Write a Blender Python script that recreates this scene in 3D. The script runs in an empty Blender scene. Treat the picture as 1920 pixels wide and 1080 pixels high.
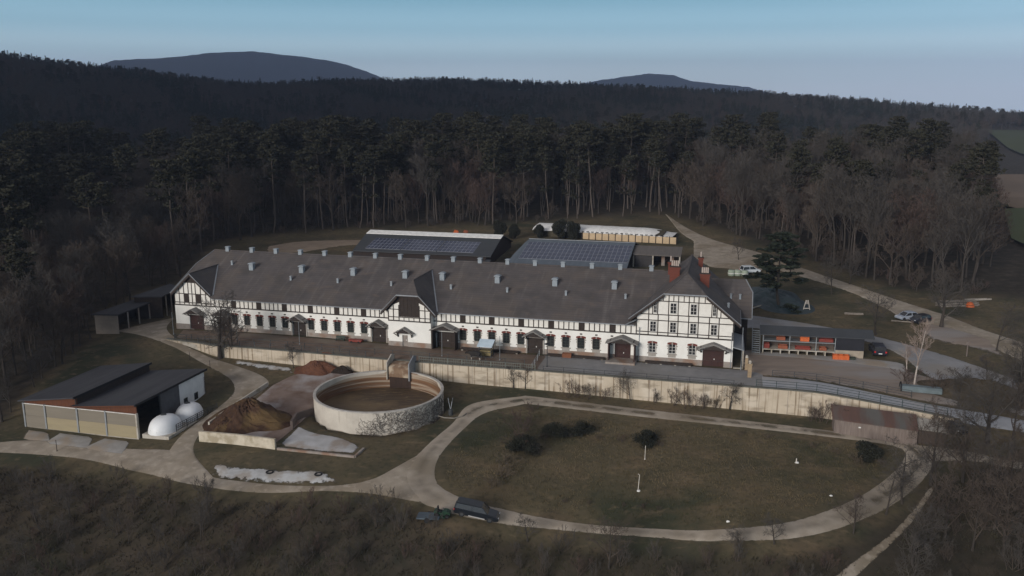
import bpy, math, random
import numpy as np
from mathutils import Vector

# ---------------------------------------------------------------- camera
CAMH = 41.0
FPX = 1600.0
PITCH = math.atan(347 / FPX)
scene = bpy.context.scene
cam_d = bpy.data.cameras.new('camera')
cam = bpy.data.objects.new('camera', cam_d)
scene.collection.objects.link(cam)
cam.location = (0, 0, CAMH)
cam.rotation_euler = (math.pi / 2 - PITCH, 0, 0)
cam_d.sensor_width = 36
cam_d.lens = 36 * FPX / 1920
cam_d.clip_end = 40000
scene.camera = cam
scene.render.resolution_x = 1024
scene.render.resolution_y = 576
scene.cycles.volume_bounces = 0
scene.cycles.max_bounces = 6
scene.cycles.diffuse_bounces = 2

# ---------------------------------------------------------------- light
SUN_EL = math.radians(16)
SUN_AZ = math.radians(215)          # compass style: 0 = +Y, clockwise
world = bpy.data.worlds.new("World")
scene.world = world
world.use_nodes = True
wn, wl = world.node_tree.nodes, world.node_tree.links
bgn = wn['Background']
sky = wn.new('ShaderNodeTexSky')
sky.sky_type = 'NISHITA'
sky.sun_disc = False
sky.sun_elevation = SUN_EL
sky.sun_rotation = SUN_AZ
sky.altitude = 300
sky.air_density = 1.0
sky.dust_density = 0.15
sky.ozone_density = 3.0
# thin haze veil of a dull evening sky laid over the Nishita dome, by elevation
tcw = wn.new('ShaderNodeTexCoord')
sxyz = wn.new('ShaderNodeSeparateXYZ')
wl.new(tcw.outputs['Generated'], sxyz.inputs[0])
mrw = wn.new('ShaderNodeMapRange')
mrw.inputs['From Min'].default_value = -.02
mrw.inputs['From Max'].default_value = .5
wl.new(sxyz.outputs['Z'], mrw.inputs['Value'])
rpw = wn.new('ShaderNodeValToRGB')
els = rpw.color_ramp.elements
SKY = [(0, (1.0, 1.18, 1.36)), (.06, (1.0, 1.18, 1.40)), (.10, (.93, 1.16, 1.36)), (.15, (.74, 1.04, 1.24)), (.20, (.48, .80, 1.0)), (.28, (.23, .51, .68)), (.45, (.24, .30, .35)), (1, (.33, .32, .33))]
rpw.color_ramp.interpolation = 'EASE'
while len(els) < len(SKY):
    els.new(.5)
for e, (p_, c_) in zip(els, SKY):
    e.position = p_
    e.color = (*c_, 1)
wl.new(mrw.outputs[0], rpw.inputs[0])
vmw = wn.new('ShaderNodeVectorMath')
vmw.operation = 'SCALE'
vmw.inputs['Scale'].default_value = 10
wl.new(rpw.outputs[0], vmw.inputs[0])
mxw = wn.new('ShaderNodeMix')
mxw.data_type = 'RGBA'
mxw.inputs[0].default_value = .88
wl.new(sky.outputs[0], mxw.inputs[6])
wl.new(vmw.outputs[0], mxw.inputs[7])
wl.new(mxw.outputs[2], bgn.inputs[0])
bgn.inputs[1].default_value = 0.1
sun_d = bpy.data.lights.new('sun', 'SUN')
sun_d.energy = 2.8
sun_d.angle = math.radians(24)
sun_d.color = (1.0, 0.93, 0.85)
sun = bpy.data.objects.new('sun', sun_d)
scene.collection.objects.link(sun)
sdir = Vector((math.sin(SUN_AZ) * math.cos(SUN_EL), math.cos(SUN_AZ) * math.cos(SUN_EL), math.sin(SUN_EL)))
sun.rotation_euler = sdir.to_track_quat('Z', 'Y').to_euler()
scene.view_settings.view_transform = 'Standard'
scene.view_settings.look = 'None'
scene.view_settings.exposure = 0.0

# ---------------------------------------------------------------- helpers
COL = scene.collection
PI = math.pi
CP, SP = math.cos(PITCH), math.sin(PITCH)
ORG = np.array([34.778, 129.308, 0.0])
DU = np.array([0.969498, -0.245099])
DV = np.array([0.245099, 0.969498])
BROT = math.atan2(DU[1], DU[0])


def ray(x, y):
    a = (x - 960) / FPX
    b = -(y - 540) / FPX
    return np.array([a, CP + b * SP, -SP + b * CP])


def at(x, y, z=0.0):
    d = ray(x, y)
    t = (z - CAMH) / d[2]
    return np.array([0, 0, CAMH]) + t * d


def proj(x, y, z):
    zz = z - CAMH
    dep = y * CP - zz * SP
    return 960 + FPX * x / dep, 540 - FPX * (y * SP + zz * CP) / dep, dep


def uv(x, y):
    dx, dy = x - ORG[0], y - ORG[1]
    return dx * DU[0] + dy * DU[1], dx * DV[0] + dy * DV[1]


def xy(u, v):
    return ORG[0] + u * DU[0] + v * DV[0], ORG[1] + u * DU[1] + v * DV[1]


def sstep(a, b, x):
    t = np.clip((x - a) / (b - a), 0, 1)
    return t * t * (3 - 2 * t)


# ---- ground heights: two thin-plate surfaces, below and above the retaining wall
WALL_U = [-300, -104, -98, -93.5, -86.5, -50, 12, 26, 34, 50, 300]
WALL_V = [-8.0, -6.0, -6.2, -7.4, -9.3, -9.3, -9.3, -11.6, -13.0, -15.0, -30]


def wall_v(u):
    return np.interp(u, WALL_U, WALL_V)


_up = [(0, -9, 0), (-15, -9, 0), (-30, -9, 0), (-60, -9, 0), (-90, -9, 0), (12, -9, 0), (0, 0, 0), (-50, 0, 0), (-98, 0, 0), (-101, 20, 0), (-50, 26, .3), (0, 26, .3),
       (-50, 55, 1), (-100, 60, 1.5), (0, 60, 1.5), (-50, 82, 2), (-115, 127, 6), (-13, 166, 7), (26, -11.6, -1.0), (38, -14, -1.8), (16, 12, 0), (43, 22, 0.5),
       (33, 42, 1), (75, 10, -1), (16, 85, 2.5), (60, 60, 2), (-95, -7, -.3), (-112, -4, -.8), (-125, 15, .3), (-150, 10, 0), (-180, 60, 3), (90, 90, 4), (-200, 0, 0),
       (120, 30, 1), (-250, 120, 6), (150, 120, 4), (0, 260, 9), (-150, 250, 9), (60, -20, -2.8), (110, -25, -3)]
_lo = [(-104, -7, -.9), (-94, -8, -.5), (-90, -9.5, -1.2), (-86, -9.8, -1.9), (-72, -9.8, -2.05), (-60, -9.8, -2.3), (-45, -9.8, -2.7), (-30, -9.8, -2.9), (-13, -9.8, -3.24),
       (3, -9.8, -3.48), (14, -9.8, -3.62), (26, -12, -3.6), (34, -14, -3.4), (40, -15.5, -2.9), (60, -20, -2.8), (110, -25, -3), (-200, 0, 0), (-125, 15, .3), (-112, -4, -.8), (-150, 10, 0)]
_lopx = [(430, 740, -3.0), (390, 690, -1.9), (330, 660, -1.2), (375, 830, -4.3), (45, 800, -4.6), (150, 815, -4.6), (260, 822, -4.6), (0, 840, -5), (360, 750, -3.9), (520, 845, -4.3), (700, 820, -4.2), (560, 740, -3.3),
         (850, 740, -3.3), (820, 900, -4.8), (850, 968, -5.3), (1000, 830, -4.4), (1400, 900, -4.8), (1400, 1010, -5.6), (1600, 970, -5.3), (1700, 835, -4.3), (1900, 870, -4.6),
         (600, 915, -5.3), (300, 900, -5.4), (200, 1080, -10), (960, 1080, -9.5), (1800, 1080, -9), (10, 700, -2.5), (-250, 900, -6), (2200, 900, -6), (600, 1000, -7.5), (60, 950, -7.5), (1300, 1050, -7.5)]


def _tps(pts):
    P = np.array([(p[0], p[1]) for p in pts]) / 100.0
    z = np.array([p[2] for p in pts])
    n = len(P)
    d = np.sqrt(((P[:, None] - P[None]) ** 2).sum(-1)) + 1e-9
    K = d * d * np.log(d) + np.eye(n) * 0.002
    A = np.zeros((n + 3, n + 3))
    A[:n, :n] = K
    A[:n, n] = 1
    A[:n, n + 1:] = P
    A[n:, :n] = A[:n, n:].T
    w = np.linalg.solve(A, np.concatenate([z, [0, 0, 0]]))
    return P, w


def _ev(T, x, y):
    P, w = T
    n = len(P)
    X = np.stack([x, y], -1) / 100.0
    out = w[n] + w[n + 1] * X[..., 0] + w[n + 2] * X[..., 1]
    for i in range(n):
        d = np.sqrt((X[..., 0] - P[i, 0]) ** 2 + (X[..., 1] - P[i, 1]) ** 2) + 1e-9
        out = out + w[i] * d * d * np.log(d)
    return out


TUP = _tps([(*xy(a, b), c) for a, b, c in _up])
TLO = _tps([(*xy(a, b), c) for a, b, c in _lo] + [(*at(a, b, c)[:2], c) for a, b, c in _lopx])

RIDGE_X = [-600, -100, 0, 120, 240, 330, 450, 520, 600, 850, 1000, 1150, 1300, 1400, 1550, 1700, 1850, 1920, 2100, 2600]
RIDGE_Y = [100, 102, 110, 122, 131, 140, 153, 156, 149, 144, 149, 156, 164, 168, 178, 188, 197, 203, 212, 225]


def far_h(x, y):
    r = np.sqrt(x * x + y * y)
    px = 960 + 1637 * x / np.maximum(y, 1)
    ry = np.interp(px, RIDGE_X, RIDGE_Y)
    zr = 41 + (193 - ry) / 1637 * 1150 * (1 + .05 * ((px - 960) / 1600) ** 2) - 17
    dip = np.interp(px, [0, 500, 1100, 1500, 1900], [-2, 4, 2, -8, -14])
    base = 8 + (dip - 8) * sstep(330, 520, r)
    up = sstep(480, 1150, r)
    z = base + (zr - base) * up
    z = z + 4.5 * np.sin(x / 75 + 1.3) * np.sin(y / 92 + .4) * sstep(350, 500, r) * (1 - sstep(900, 1100, r)) + 2.0 * np.sin(x / 31) * np.cos(y / 43) * sstep(350, 500, r) * (1 - sstep(950, 1100, r))
    z = z - 60 * sstep(1180, 2000, r)
    return z


def hgt(x, y, side=None):
    x = np.asarray(x, float)
    y = np.asarray(y, float)
    r = np.sqrt(x * x + y * y)
    u, v = uv(x, y)
    up = np.clip(_ev(TUP, x, y), -14, 14)
    lo = np.clip(_ev(TLO, x, y), -18, 14)
    wd = np.interp(u, [-116, -96, 29.5, 44], [16, .0, .0, 16]) + 1e-4
    d = v - wall_v(u)
    if side is not None:
        d = np.where(wd < .01, side, d)
    t = np.clip(.5 + .5 * d / wd, 0, 1)
    near = lo + (up - lo) * t * t * (3 - 2 * t)
    near = np.where(y < 20, np.minimum(near, -12), near)
    near = near - 2.8 * (1 - sstep(8.5, 9.9, np.hypot(x + 19.9, y - 121.6)))
    return near + (far_h(x, y) - near) * sstep(280, 360, r)


def g(x, y):
    return float(hgt(x, y))


def atT(px, py, lift=0.0):
    d = ray(px, py)
    ts = np.concatenate([np.linspace(40, 420, 800), np.linspace(425, 1500, 300)])
    X, Y, Z = d[0] * ts, d[1] * ts, CAMH + d[2] * ts
    h = hgt(X, Y) + lift
    k = np.nonzero(Z < h)[0]
    if len(k) == 0:
        t = ts[-1]
    else:
        k = k[0]
        a, b = (ts[k - 1] if k else 30), ts[k]
        for _ in range(14):
            m = (a + b) / 2
            if CAMH + d[2] * m < float(hgt(d[0] * m, d[1] * m)) + lift:
                b = m
            else:
                a = m
        t = (a + b) / 2
    x, y = d[0] * t, d[1] * t
    return np.array([x, y, g(x, y)])


# ---- materials
MATS = {}


def mat(name, col, rough=.85, col2=None, scale=1.0, amt=.5, spec=.3, metal=0, bump=0.0, detail=6, col3=None, scale3=.15, coord='Object', stretch=None):
    if name in MATS:
        return MATS[name]
    m = bpy.data.materials.new(name)
    m.use_nodes = True
    nt = m.node_tree
    N, Lk = nt.nodes, nt.links
    b = N['Principled BSDF']
    b.inputs['Roughness'].default_value = rough
    b.inputs['Metallic'].default_value = metal
    b.inputs['Specular IOR Level'].default_value = spec
    if col2 is None:
        col2 = tuple(c * .78 for c in col)
    tc = N.new('ShaderNodeTexCoord')
    src = tc.outputs[coord]
    if stretch:
        mp = N.new('ShaderNodeMapping')
        mp.inputs['Scale'].default_value = stretch
        Lk.new(src, mp.inputs[0])
        src = mp.outputs[0]
    nz = N.new('ShaderNodeTexNoise')
    nz.inputs['Scale'].default_value = scale
    nz.inputs['Detail'].default_value = detail
    nz.inputs['Roughness'].default_value = .62
    Lk.new(src, nz.inputs['Vector'])
    rp = N.new('ShaderNodeValToRGB')
    rp.color_ramp.elements[0].position = .5 - .28 * amt
    rp.color_ramp.elements[1].position = .5 + .28 * amt
    rp.color_ramp.elements[0].color = (*col2, 1)
    rp.color_ramp.elements[1].color = (*col, 1)
    Lk.new(nz.outputs[0], rp.inputs[0])
    out = rp.outputs[0]
    if col3:
        n3 = N.new('ShaderNodeTexNoise')
        n3.inputs['Scale'].default_value = scale3
        n3.inputs['Detail'].default_value = 5
        Lk.new(src, n3.inputs['Vector'])
        r3 = N.new('ShaderNodeValToRGB')
        r3.color_ramp.elements[0].position = .48
        r3.color_ramp.elements[1].position = .62
        Lk.new(n3.outputs[0], r3.inputs[0])
        mx = N.new('ShaderNodeMix')
        mx.data_type = 'RGBA'
        Lk.new(r3.outputs[0], mx.inputs[0])
        Lk.new(out, mx.inputs[6])
        mx.inputs[7].default_value = (*col3, 1)
        out = mx.outputs[2]
    Lk.new(out, b.inputs['Base Color'])
    if bump:
        bp = N.new('ShaderNodeBump')
        bp.inputs['Strength'].default_value = bump
        bp.inputs['Distance'].default_value = .1
        Lk.new(nz.outputs[0], bp.inputs['Height'])
        Lk.new(bp.outputs[0], b.inputs['Normal'])
    MATS[name] = m
    m['out'] = 1
    return m


def base_socket(m):
    b = m.node_tree.nodes['Principled BSDF']
    return b.inputs['Base Color']


def overlay(m, kind, colr, **k):
    """mix a further real surface pattern over the base colour (streaks, courses, joints)"""
    nt = m.node_tree
    N, Lk = nt.nodes, nt.links
    s = base_socket(m)
    prev = s.links[0].from_socket
    tc = N.new('ShaderNodeTexCoord')
    mp = N.new('ShaderNodeMapping')
    mp.inputs['Scale'].default_value = k.get('scale', (1, 1, 1))
    mp.inputs['Location'].default_value = k.get('loc', (0, 0, 0))
    Lk.new(tc.outputs['Object'], mp.inputs[0])
    if kind == 'noise':
        t = N.new('ShaderNodeTexNoise')
        t.inputs['Scale'].default_value = 1
        t.inputs['Detail'].default_value = k.get('detail', 5)
        Lk.new(mp.outputs[0], t.inputs['Vector'])
        fac = t.outputs[0]
    else:
        t = N.new('ShaderNodeTexWave')
        t.bands_direction = k.get('axis', 'X')
        t.inputs['Scale'].default_value = 1
        t.inputs['Distortion'].default_value = k.get('dist', 0)
        t.inputs['Detail Scale'].default_value = 2
        Lk.new(mp.outputs[0], t.inputs['Vector'])
        fac = t.outputs[1]
    rp = N.new('ShaderNodeValToRGB')
    rp.color_ramp.elements[0].position = k.get('lo', .5)
    rp.color_ramp.elements[1].position = k.get('hi', .6)
    f = k.get('fac', 1)
    rp.color_ramp.elements[1].color = (f, f, f, 1)
    Lk.new(fac, rp.inputs[0])
    mx = N.new('ShaderNodeMix')
    mx.data_type = 'RGBA'
    Lk.new(rp.outputs[0], mx.inputs[0])
    Lk.new(prev, mx.inputs[6])
    mx.inputs[7].default_value = (*colr, 1)
    Lk.new(mx.outputs[2], s)
    return m


# ---- mesh builder
class MB:
    def __init__(s):
        s.v, s.f, s.m = [], [], []

    def add(s, vs, fs, mi=0):
        n = len(s.v)
        s.v += [tuple(p) for p in vs]
        s.f += [tuple(i + n for i in f) for f in fs]
        s.m += [mi] * len(fs)
        return s

    def box(s, x0, x1, y0, y1, z0, z1, mi=0):
        return s.add([(x0, y0, z0), (x1, y0, z0), (x1, y1, z0), (x0, y1, z0), (x0, y0, z1), (x1, y0, z1), (x1, y1, z1), (x0, y1, z1)],
                     [(0, 3, 2, 1), (4, 5, 6, 7), (0, 1, 5, 4), (1, 2, 6, 5), (2, 3, 7, 6), (3, 0, 4, 7)], mi)

    def beam(s, a, b, w, h=None, mi=0):
        """square bar from a to b"""
        a, b = Vector(a), Vector(b)
        h = h or w
        d = (b - a).normalized()
        up = Vector((0, 0, 1)) if abs(d.z) < .95 else Vector((0, 1, 0))
        sx = d.cross(up).normalized() * w / 2
        sz = sx.cross(d).normalized() * h / 2
        vs = []
        for p in (a, b):
            vs += [p - sx - sz, p + sx - sz, p + sx + sz, p - sx + sz]
        return s.add(vs, [(0, 3, 2, 1), (4, 5, 6, 7), (0, 1, 5, 4), (1, 2, 6, 5), (2, 3, 7, 6), (3, 0, 4, 7)], mi)

    def tube(s, pts, rad, n=6, mi=0, cap=True):
        pts = [Vector(p) for p in pts]
        if not hasattr(rad, '__len__'):
            rad = [rad] * len(pts)
        vs = []
        for i, p in enumerate(pts):
            d = (pts[min(i + 1, len(pts) - 1)] - pts[max(i - 1, 0)])
            d = d.normalized() if d.length > 1e-6 else Vector((0, 0, 1))
            a = d.orthogonal().normalized() if abs(d.z) < .999 else Vector((1, 0, 0))
            if abs(d.z) < .98:
                a = d.cross(Vector((0, 0, 1))).normalized()
            b = d.cross(a)
            for k in range(n):
                t = 2 * PI * k / n
                vs.append(p + a * math.cos(t) * rad[i] + b * math.sin(t) * rad[i])
        fs = []
        for i in range(len(pts) - 1):
            for k in range(n):
                fs.append((i * n + k, i * n + (k + 1) % n, (i + 1) * n + (k + 1) % n, (i + 1) * n + k))
        if cap:
            fs.append(tuple(range(n - 1, -1, -1)))
            fs.append(tuple((len(pts) - 1) * n + k for k in range(n)))
        return s.add(vs, fs, mi)

    def lathe(s, prof, n=24, c=(0, 0, 0), mi=0):
        vs = []
        for r, z in prof:
            for k in range(n):
                t = 2 * PI * k / n
                vs.append((c[0] + r * math.cos(t), c[1] + r * math.sin(t), c[2] + z))
        fs = []
        for i in range(len(prof) - 1):
            for k in range(n):
                fs.append((i * n + k, i * n + (k + 1) % n, (i + 1) * n + (k + 1) % n, (i + 1) * n + k))
        return s.add(vs, fs, mi)

    def prism(s, poly, axis, a, b, mi=0):
        """2d polygon extruded along axis ('x','y','z') from a to b"""
        def P(p, t):
            return {'x': (t, p[0], p[1]), 'y': (p[0], t, p[1]), 'z': (p[0], p[1], t)}[axis]
        n = len(poly)
        vs = [P(p, a) for p in poly] + [P(p, b) for p in poly]
        fs = [tuple(range(n)), tuple(range(2 * n - 1, n - 1, -1))] + [(i, (i + 1) % n + 0, n + (i + 1) % n, n + i) for i in range(n)]
        return s.add(vs, fs, mi)

    def slab(s, vs, polys, t, mi=0):
        """polygons sharing vertices, thickened downwards by t"""
        n = len(vs)
        V = list(vs) + [(p[0], p[1], p[2] - t) for p in vs]
        fs = [tuple(p) for p in polys] + [tuple(i + n for i in reversed(p)) for p in polys]
        ed = {}
        for p in polys:
            for i in range(len(p)):
                e = (p[i], p[(i + 1) % len(p)])
                ed[tuple(sorted(e))] = ed.get(tuple(sorted(e)), []) + [e]
        for k, e in ed.items():
            if len(e) == 1:
                a, b = e[0]
                fs.append((b, a, a + n, b + n))
        return s.add(V, fs, mi)

    def build(s, name, mats, parent=None, smooth=False, loc=None, recalc=True):
        me = bpy.data.meshes.new(name)
        me.from_pydata(s.v, [], s.f)
        if not isinstance(mats, (list, tuple)):
            mats = [mats]
        for m in mats:
            me.materials.append(m)
        if len(mats) > 1:
            me.polygons.foreach_set('material_index', s.m)
        if recalc and len(s.f) < 20000:
            import bmesh
            bm = bmesh.new()
            bm.from_mesh(me)
            bmesh.ops.recalc_face_normals(bm, faces=bm.faces)
            bm.to_mesh(me)
            bm.free()
        if smooth:
            me.polygons.foreach_set('use_smooth', [True] * len(me.polygons))
        me.update()
        o = bpy.data.objects.new(name, me)
        COL.objects.link(o)
        if parent:
            o.parent = parent
        if loc is not None:
            o.location = loc
        return o


def tag(o, label=None, cat=None, group=None, kind=None):
    if label:
        o['label'] = label
    if cat:
        o['category'] = cat
    if group:
        o['group'] = group
    if kind:
        o['kind'] = kind
    return o


def thing(name, label, cat, loc=(0, 0, 0), rz=0, group=None):
    o = bpy.data.objects.new(name, None)
    COL.objects.link(o)
    o.empty_display_size = .5
    o.location = loc
    o.rotation_euler = (0, 0, rz)
    return tag(o, label, cat, group)


def copy_tree(o, parent=None):
    c = o.copy()
    COL.objects.link(c)
    if parent is not None:
        c.parent = parent
    for ch in list(o.children):
        copy_tree(ch, c)
    return c


def inst(o, loc, rz=0, s=1, label=None, group=None, parent=None):
    c = copy_tree(o, parent)
    c.location = loc
    c.rotation_euler = (0, 0, rz)
    c.scale = (s, s, s) if not hasattr(s, '__len__') else s
    if label:
        c['label'] = label
    if group:
        c['group'] = group
    return c

# ================================================================ GROUND
def ground_mat():
    m = mat('meadow_grass', (.135, .108, .066), .95, (.078, .068, .042), .13, .8, .15, bump=.5, detail=10, col3=(.047, .05, .031), scale3=.06)
    nt = m.node_tree
    N, Lk = nt.nodes, nt.links
    overlay(m, 'noise', (.165, .118, .075), scale=(.16, .22, .2), lo=.5, hi=.68, fac=.55, detail=9)
    overlay(m, 'noise', (.06, .055, .038), scale=(.07, .09, .09), loc=(3, 1, 0), lo=.52, hi=.66, fac=.6, detail=7)
    overlay(m, 'noise', (.035, .036, .022), scale=(1.6, 1.6, 1.6), lo=.5, hi=.66, fac=.45, detail=8)
    overlay(m, 'noise', (.20, .15, .095), scale=(.6, .9, .9), loc=(9, 2, 0), lo=.58, hi=.72, fac=.5, detail=10)
    s = base_socket(m)
    prev = s.links[0].from_socket
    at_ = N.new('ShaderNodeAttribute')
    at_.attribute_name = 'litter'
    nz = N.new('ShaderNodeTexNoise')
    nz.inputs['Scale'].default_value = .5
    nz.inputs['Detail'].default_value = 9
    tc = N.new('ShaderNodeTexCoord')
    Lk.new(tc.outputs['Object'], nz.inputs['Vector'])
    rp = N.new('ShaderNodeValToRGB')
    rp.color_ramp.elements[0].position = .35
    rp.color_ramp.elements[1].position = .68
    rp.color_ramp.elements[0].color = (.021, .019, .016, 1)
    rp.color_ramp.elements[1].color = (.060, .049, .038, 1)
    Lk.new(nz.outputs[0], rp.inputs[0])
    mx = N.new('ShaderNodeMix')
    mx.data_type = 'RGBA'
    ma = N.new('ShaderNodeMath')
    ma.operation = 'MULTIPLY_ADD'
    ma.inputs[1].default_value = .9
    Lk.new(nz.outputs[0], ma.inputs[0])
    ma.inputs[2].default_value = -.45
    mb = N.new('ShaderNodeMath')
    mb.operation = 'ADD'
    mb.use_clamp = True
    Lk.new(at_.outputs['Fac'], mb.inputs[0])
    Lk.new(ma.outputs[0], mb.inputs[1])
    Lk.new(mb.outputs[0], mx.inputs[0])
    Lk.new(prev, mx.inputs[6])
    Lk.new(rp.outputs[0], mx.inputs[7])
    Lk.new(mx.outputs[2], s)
    return m


# open land (no forest) outlined in photo pixels for ground points nearer than ~330 m
TREELINE_X = [-400, 0, 45, 100, 176, 180, 250, 330, 400, 440, 560, 640, 900, 1040, 1250, 1300, 1400, 1520, 1600, 1700, 1850, 2000, 2600]
TREELINE_Y = [835, 805, 745, 700, 640, 590, 556, 535, 462, 452, 440, 432, 424, 416, 404, 420, 452, 492, 520, 550, 556, 580, 640]
FRONT_X = [-400, 0, 200, 330, 420, 560, 700, 780, 850, 930, 1050, 1200, 1350, 1500, 1620, 1700, 1760, 1850, 2000, 2600]
FRONT_Y = [862, 862, 885, 912, 930, 932, 934, 955, 985, 1000, 1012, 1024, 1036, 1030, 1000, 945, 880, 862, 862, 900]


def in_forest(x, y, z):
    r = math.hypot(x, y)
    if r > 330:
        return True
    px, py, _ = proj(x, y, z)
    return py < np.interp(px, TREELINE_X, TREELINE_Y)


def make_ground():
    us = np.concatenate([np.arange(-230, -110, 3), np.arange(-110, 60, 1.5), np.arange(60, 190, 3)])
    vp = np.concatenate([np.arange(-130, -40, 2.5), np.arange(-40, -2, 1.25), [-1.0, -.05, .25], np.arange(1.25, 60, 1.5), np.arange(60, 252, 3)])
    U, VP = np.meshgrid(us, vp)
    w = np.exp(-(VP / 30) ** 2)
    V = VP + wall_v(U) * w + (-9.3) * (1 - w)
    X, Y = xy(U, V)
    side = np.where(VP < .1, -1, 1)
    Z = hgt(X, Y, side)
    PX, PY, DEP = proj(X, Y, Z)
    R = np.hypot(X, Y)
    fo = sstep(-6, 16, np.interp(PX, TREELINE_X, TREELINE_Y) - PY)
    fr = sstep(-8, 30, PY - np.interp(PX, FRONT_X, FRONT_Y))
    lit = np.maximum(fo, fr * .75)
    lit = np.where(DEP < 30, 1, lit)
    nv, nu = U.shape
    vs = np.stack([X, Y, Z], -1).reshape(-1, 3)
    idx = np.arange(nv * nu).reshape(nv, nu)
    q = np.stack([idx[:-1, :-1], idx[:-1, 1:], idx[1:, 1:], idx[1:, :-1]], -1).reshape(-1, 4)
    L = lit.reshape(-1)
    # far part of the same sheet
    az = np.linspace(-PI * .62, PI * .62, 150)
    rr = np.concatenate([np.arange(250, 520, 12), np.arange(520, 1200, 22), [1250, 1400, 1700, 2200, 4000, 9000]])
    A, RR = np.meshgrid(az, rr)
    X2, Y2 = RR * np.sin(A), RR * np.cos(A)
    Z2 = hgt(X2, np.maximum(Y2, 1)) - .8
    i2 = np.arange(A.size).reshape(A.shape) + len(vs)
    q2 = np.stack([i2[:-1, :-1], i2[:-1, 1:], i2[1:, 1:], i2[1:, :-1]], -1).reshape(-1, 4)
    U2, V2 = uv(X2, Y2)
    inside = (U2 > -222) & (U2 < 180) & (V2 > -120) & (V2 < 240)
    k = inside.reshape(-1)
    keep = ~(k[q2 - len(vs)].all(1))
    q2 = q2[keep]
    # the slope behind the camera
    vb = np.array([(-9000, -9000, -40), (9000, -9000, -40), (9000, 30, -16), (-9000, 30, -16)], float)
    ib = np.array([[0, 1, 2, 3]]) + len(vs) + A.size
    allv = np.concatenate([vs, np.stack([X2, Y2, Z2], -1).reshape(-1, 3), vb - [0, 0, 1]])
    allq = np.concatenate([q, q2, ib])
    me = bpy.data.meshes.new('ground')
    me.from_pydata(allv.tolist(), [], allq.tolist())
    at_ = me.attributes.new('litter', 'FLOAT', 'POINT')
    at_.data.foreach_set('value', np.concatenate([L, np.ones(A.size + 4)]).astype(np.float32))
    me.polygons.foreach_set('use_smooth', [True] * len(me.polygons))
    me.materials.append(ground_mat())
    o = bpy.data.objects.new('ground', me)
    COL.objects.link(o)
    tag(o, kind='structure')


make_ground()


# ---------------------------------------------------------------- draped surfaces
def edge_alpha(m, soft=.5, scale=.7, centre=None):
    """ragged worn edge: the sheet ends where a noise field beats the distance from its rim"""
    nt = m.node_tree
    N, Lk = nt.nodes, nt.links
    b = N['Principled BSDF']
    a = N.new('ShaderNodeAttribute')
    a.attribute_name = 'rim'
    tc = N.new('ShaderNodeTexCoord')
    nz = N.new('ShaderNodeTexNoise')
    nz.inputs['Scale'].default_value = scale
    nz.inputs['Detail'].default_value = 8
    nz.inputs['Roughness'].default_value = .7
    Lk.new(tc.outputs['Object'], nz.inputs['Vector'])
    m1 = N.new('ShaderNodeMath')
    m1.operation = 'MULTIPLY_ADD'
    Lk.new(nz.outputs[0], m1.inputs[0])
    m1.inputs[1].default_value = -2.6 * soft
    m1.inputs[2].default_value = 1.3 * soft - .12 * soft
    m2 = N.new('ShaderNodeMath')
    m2.operation = 'ADD'
    Lk.new(a.outputs['Fac'], m2.inputs[0])
    Lk.new(m1.outputs[0], m2.inputs[1])
    m3 = N.new('ShaderNodeMath')
    m3.operation = 'MULTIPLY_ADD'
    m3.use_clamp = True
    m3.inputs[1].default_value = 3.5
    m3.inputs[2].default_value = 0
    Lk.new(m2.outputs[0], m3.inputs[0])
    out = m3.outputs[0]
    if centre:
        ac = N.new('ShaderNodeAttribute')
        ac.attribute_name = 'strip'
        n2 = N.new('ShaderNodeTexNoise')
        n2.inputs['Scale'].default_value = .35
        n2.inputs['Detail'].default_value = 6
        Lk.new(tc.outputs['Object'], n2.inputs['Vector'])
        c1 = N.new('ShaderNodeMath')
        c1.operation = 'MULTIPLY_ADD'
        c1.use_clamp = True
        Lk.new(n2.outputs[0], c1.inputs[0])
        c1.inputs[1].default_value = 5
        c1.inputs[2].default_value = -1.9
        c2 = N.new('ShaderNodeMath')
        c2.operation = 'MULTIPLY'
        Lk.new(ac.outputs['Fac'], c2.inputs[0])
        Lk.new(c1.outputs[0], c2.inputs[1])
        c3 = N.new('ShaderNodeMath')
        c3.operation = 'MULTIPLY_ADD'
        c3.use_clamp = True
        Lk.new(c2.outputs[0], c3.inputs[0])
        c3.inputs[1].default_value = -1.0 * centre
        c3.inputs[2].default_value = 1
        c4 = N.new('ShaderNodeMath')
        c4.operation = 'MULTIPLY'
        Lk.new(out, c4.inputs[0])
        Lk.new(c3.outputs[0], c4.inputs[1])
        out = c4.outputs[0]
    Lk.new(out, b.inputs['Alpha'])
    return m


def catmull(P, n):
    P = np.array(P, float)
    Q = np.concatenate([[2 * P[0] - P[1]], P, [2 * P[-1] - P[-2]]])
    out = []
    for i in range(len(P) - 1):
        p0, p1, p2, p3 = Q[i:i + 4]
        for k in range(n):
            t = k / n
            out.append(.5 * ((2 * p1) + (-p0 + p2) * t + (2 * p0 - 5 * p1 + 4 * p2 - p3) * t * t + (-p0 + 3 * p1 - 3 * p2 + p3) * t ** 3))
    out.append(P[-1])
    return np.array(out)


LIFT = [0.05]


def resample(P, n):
    P = catmull(P, 12)
    d = np.concatenate([[0], np.cumsum(np.hypot(*np.diff(P, axis=0).T))])
    t = np.linspace(0, d[-1], n)
    return np.stack([np.interp(t, d, P[:, 0]), np.interp(t, d, P[:, 1])], -1)


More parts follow.
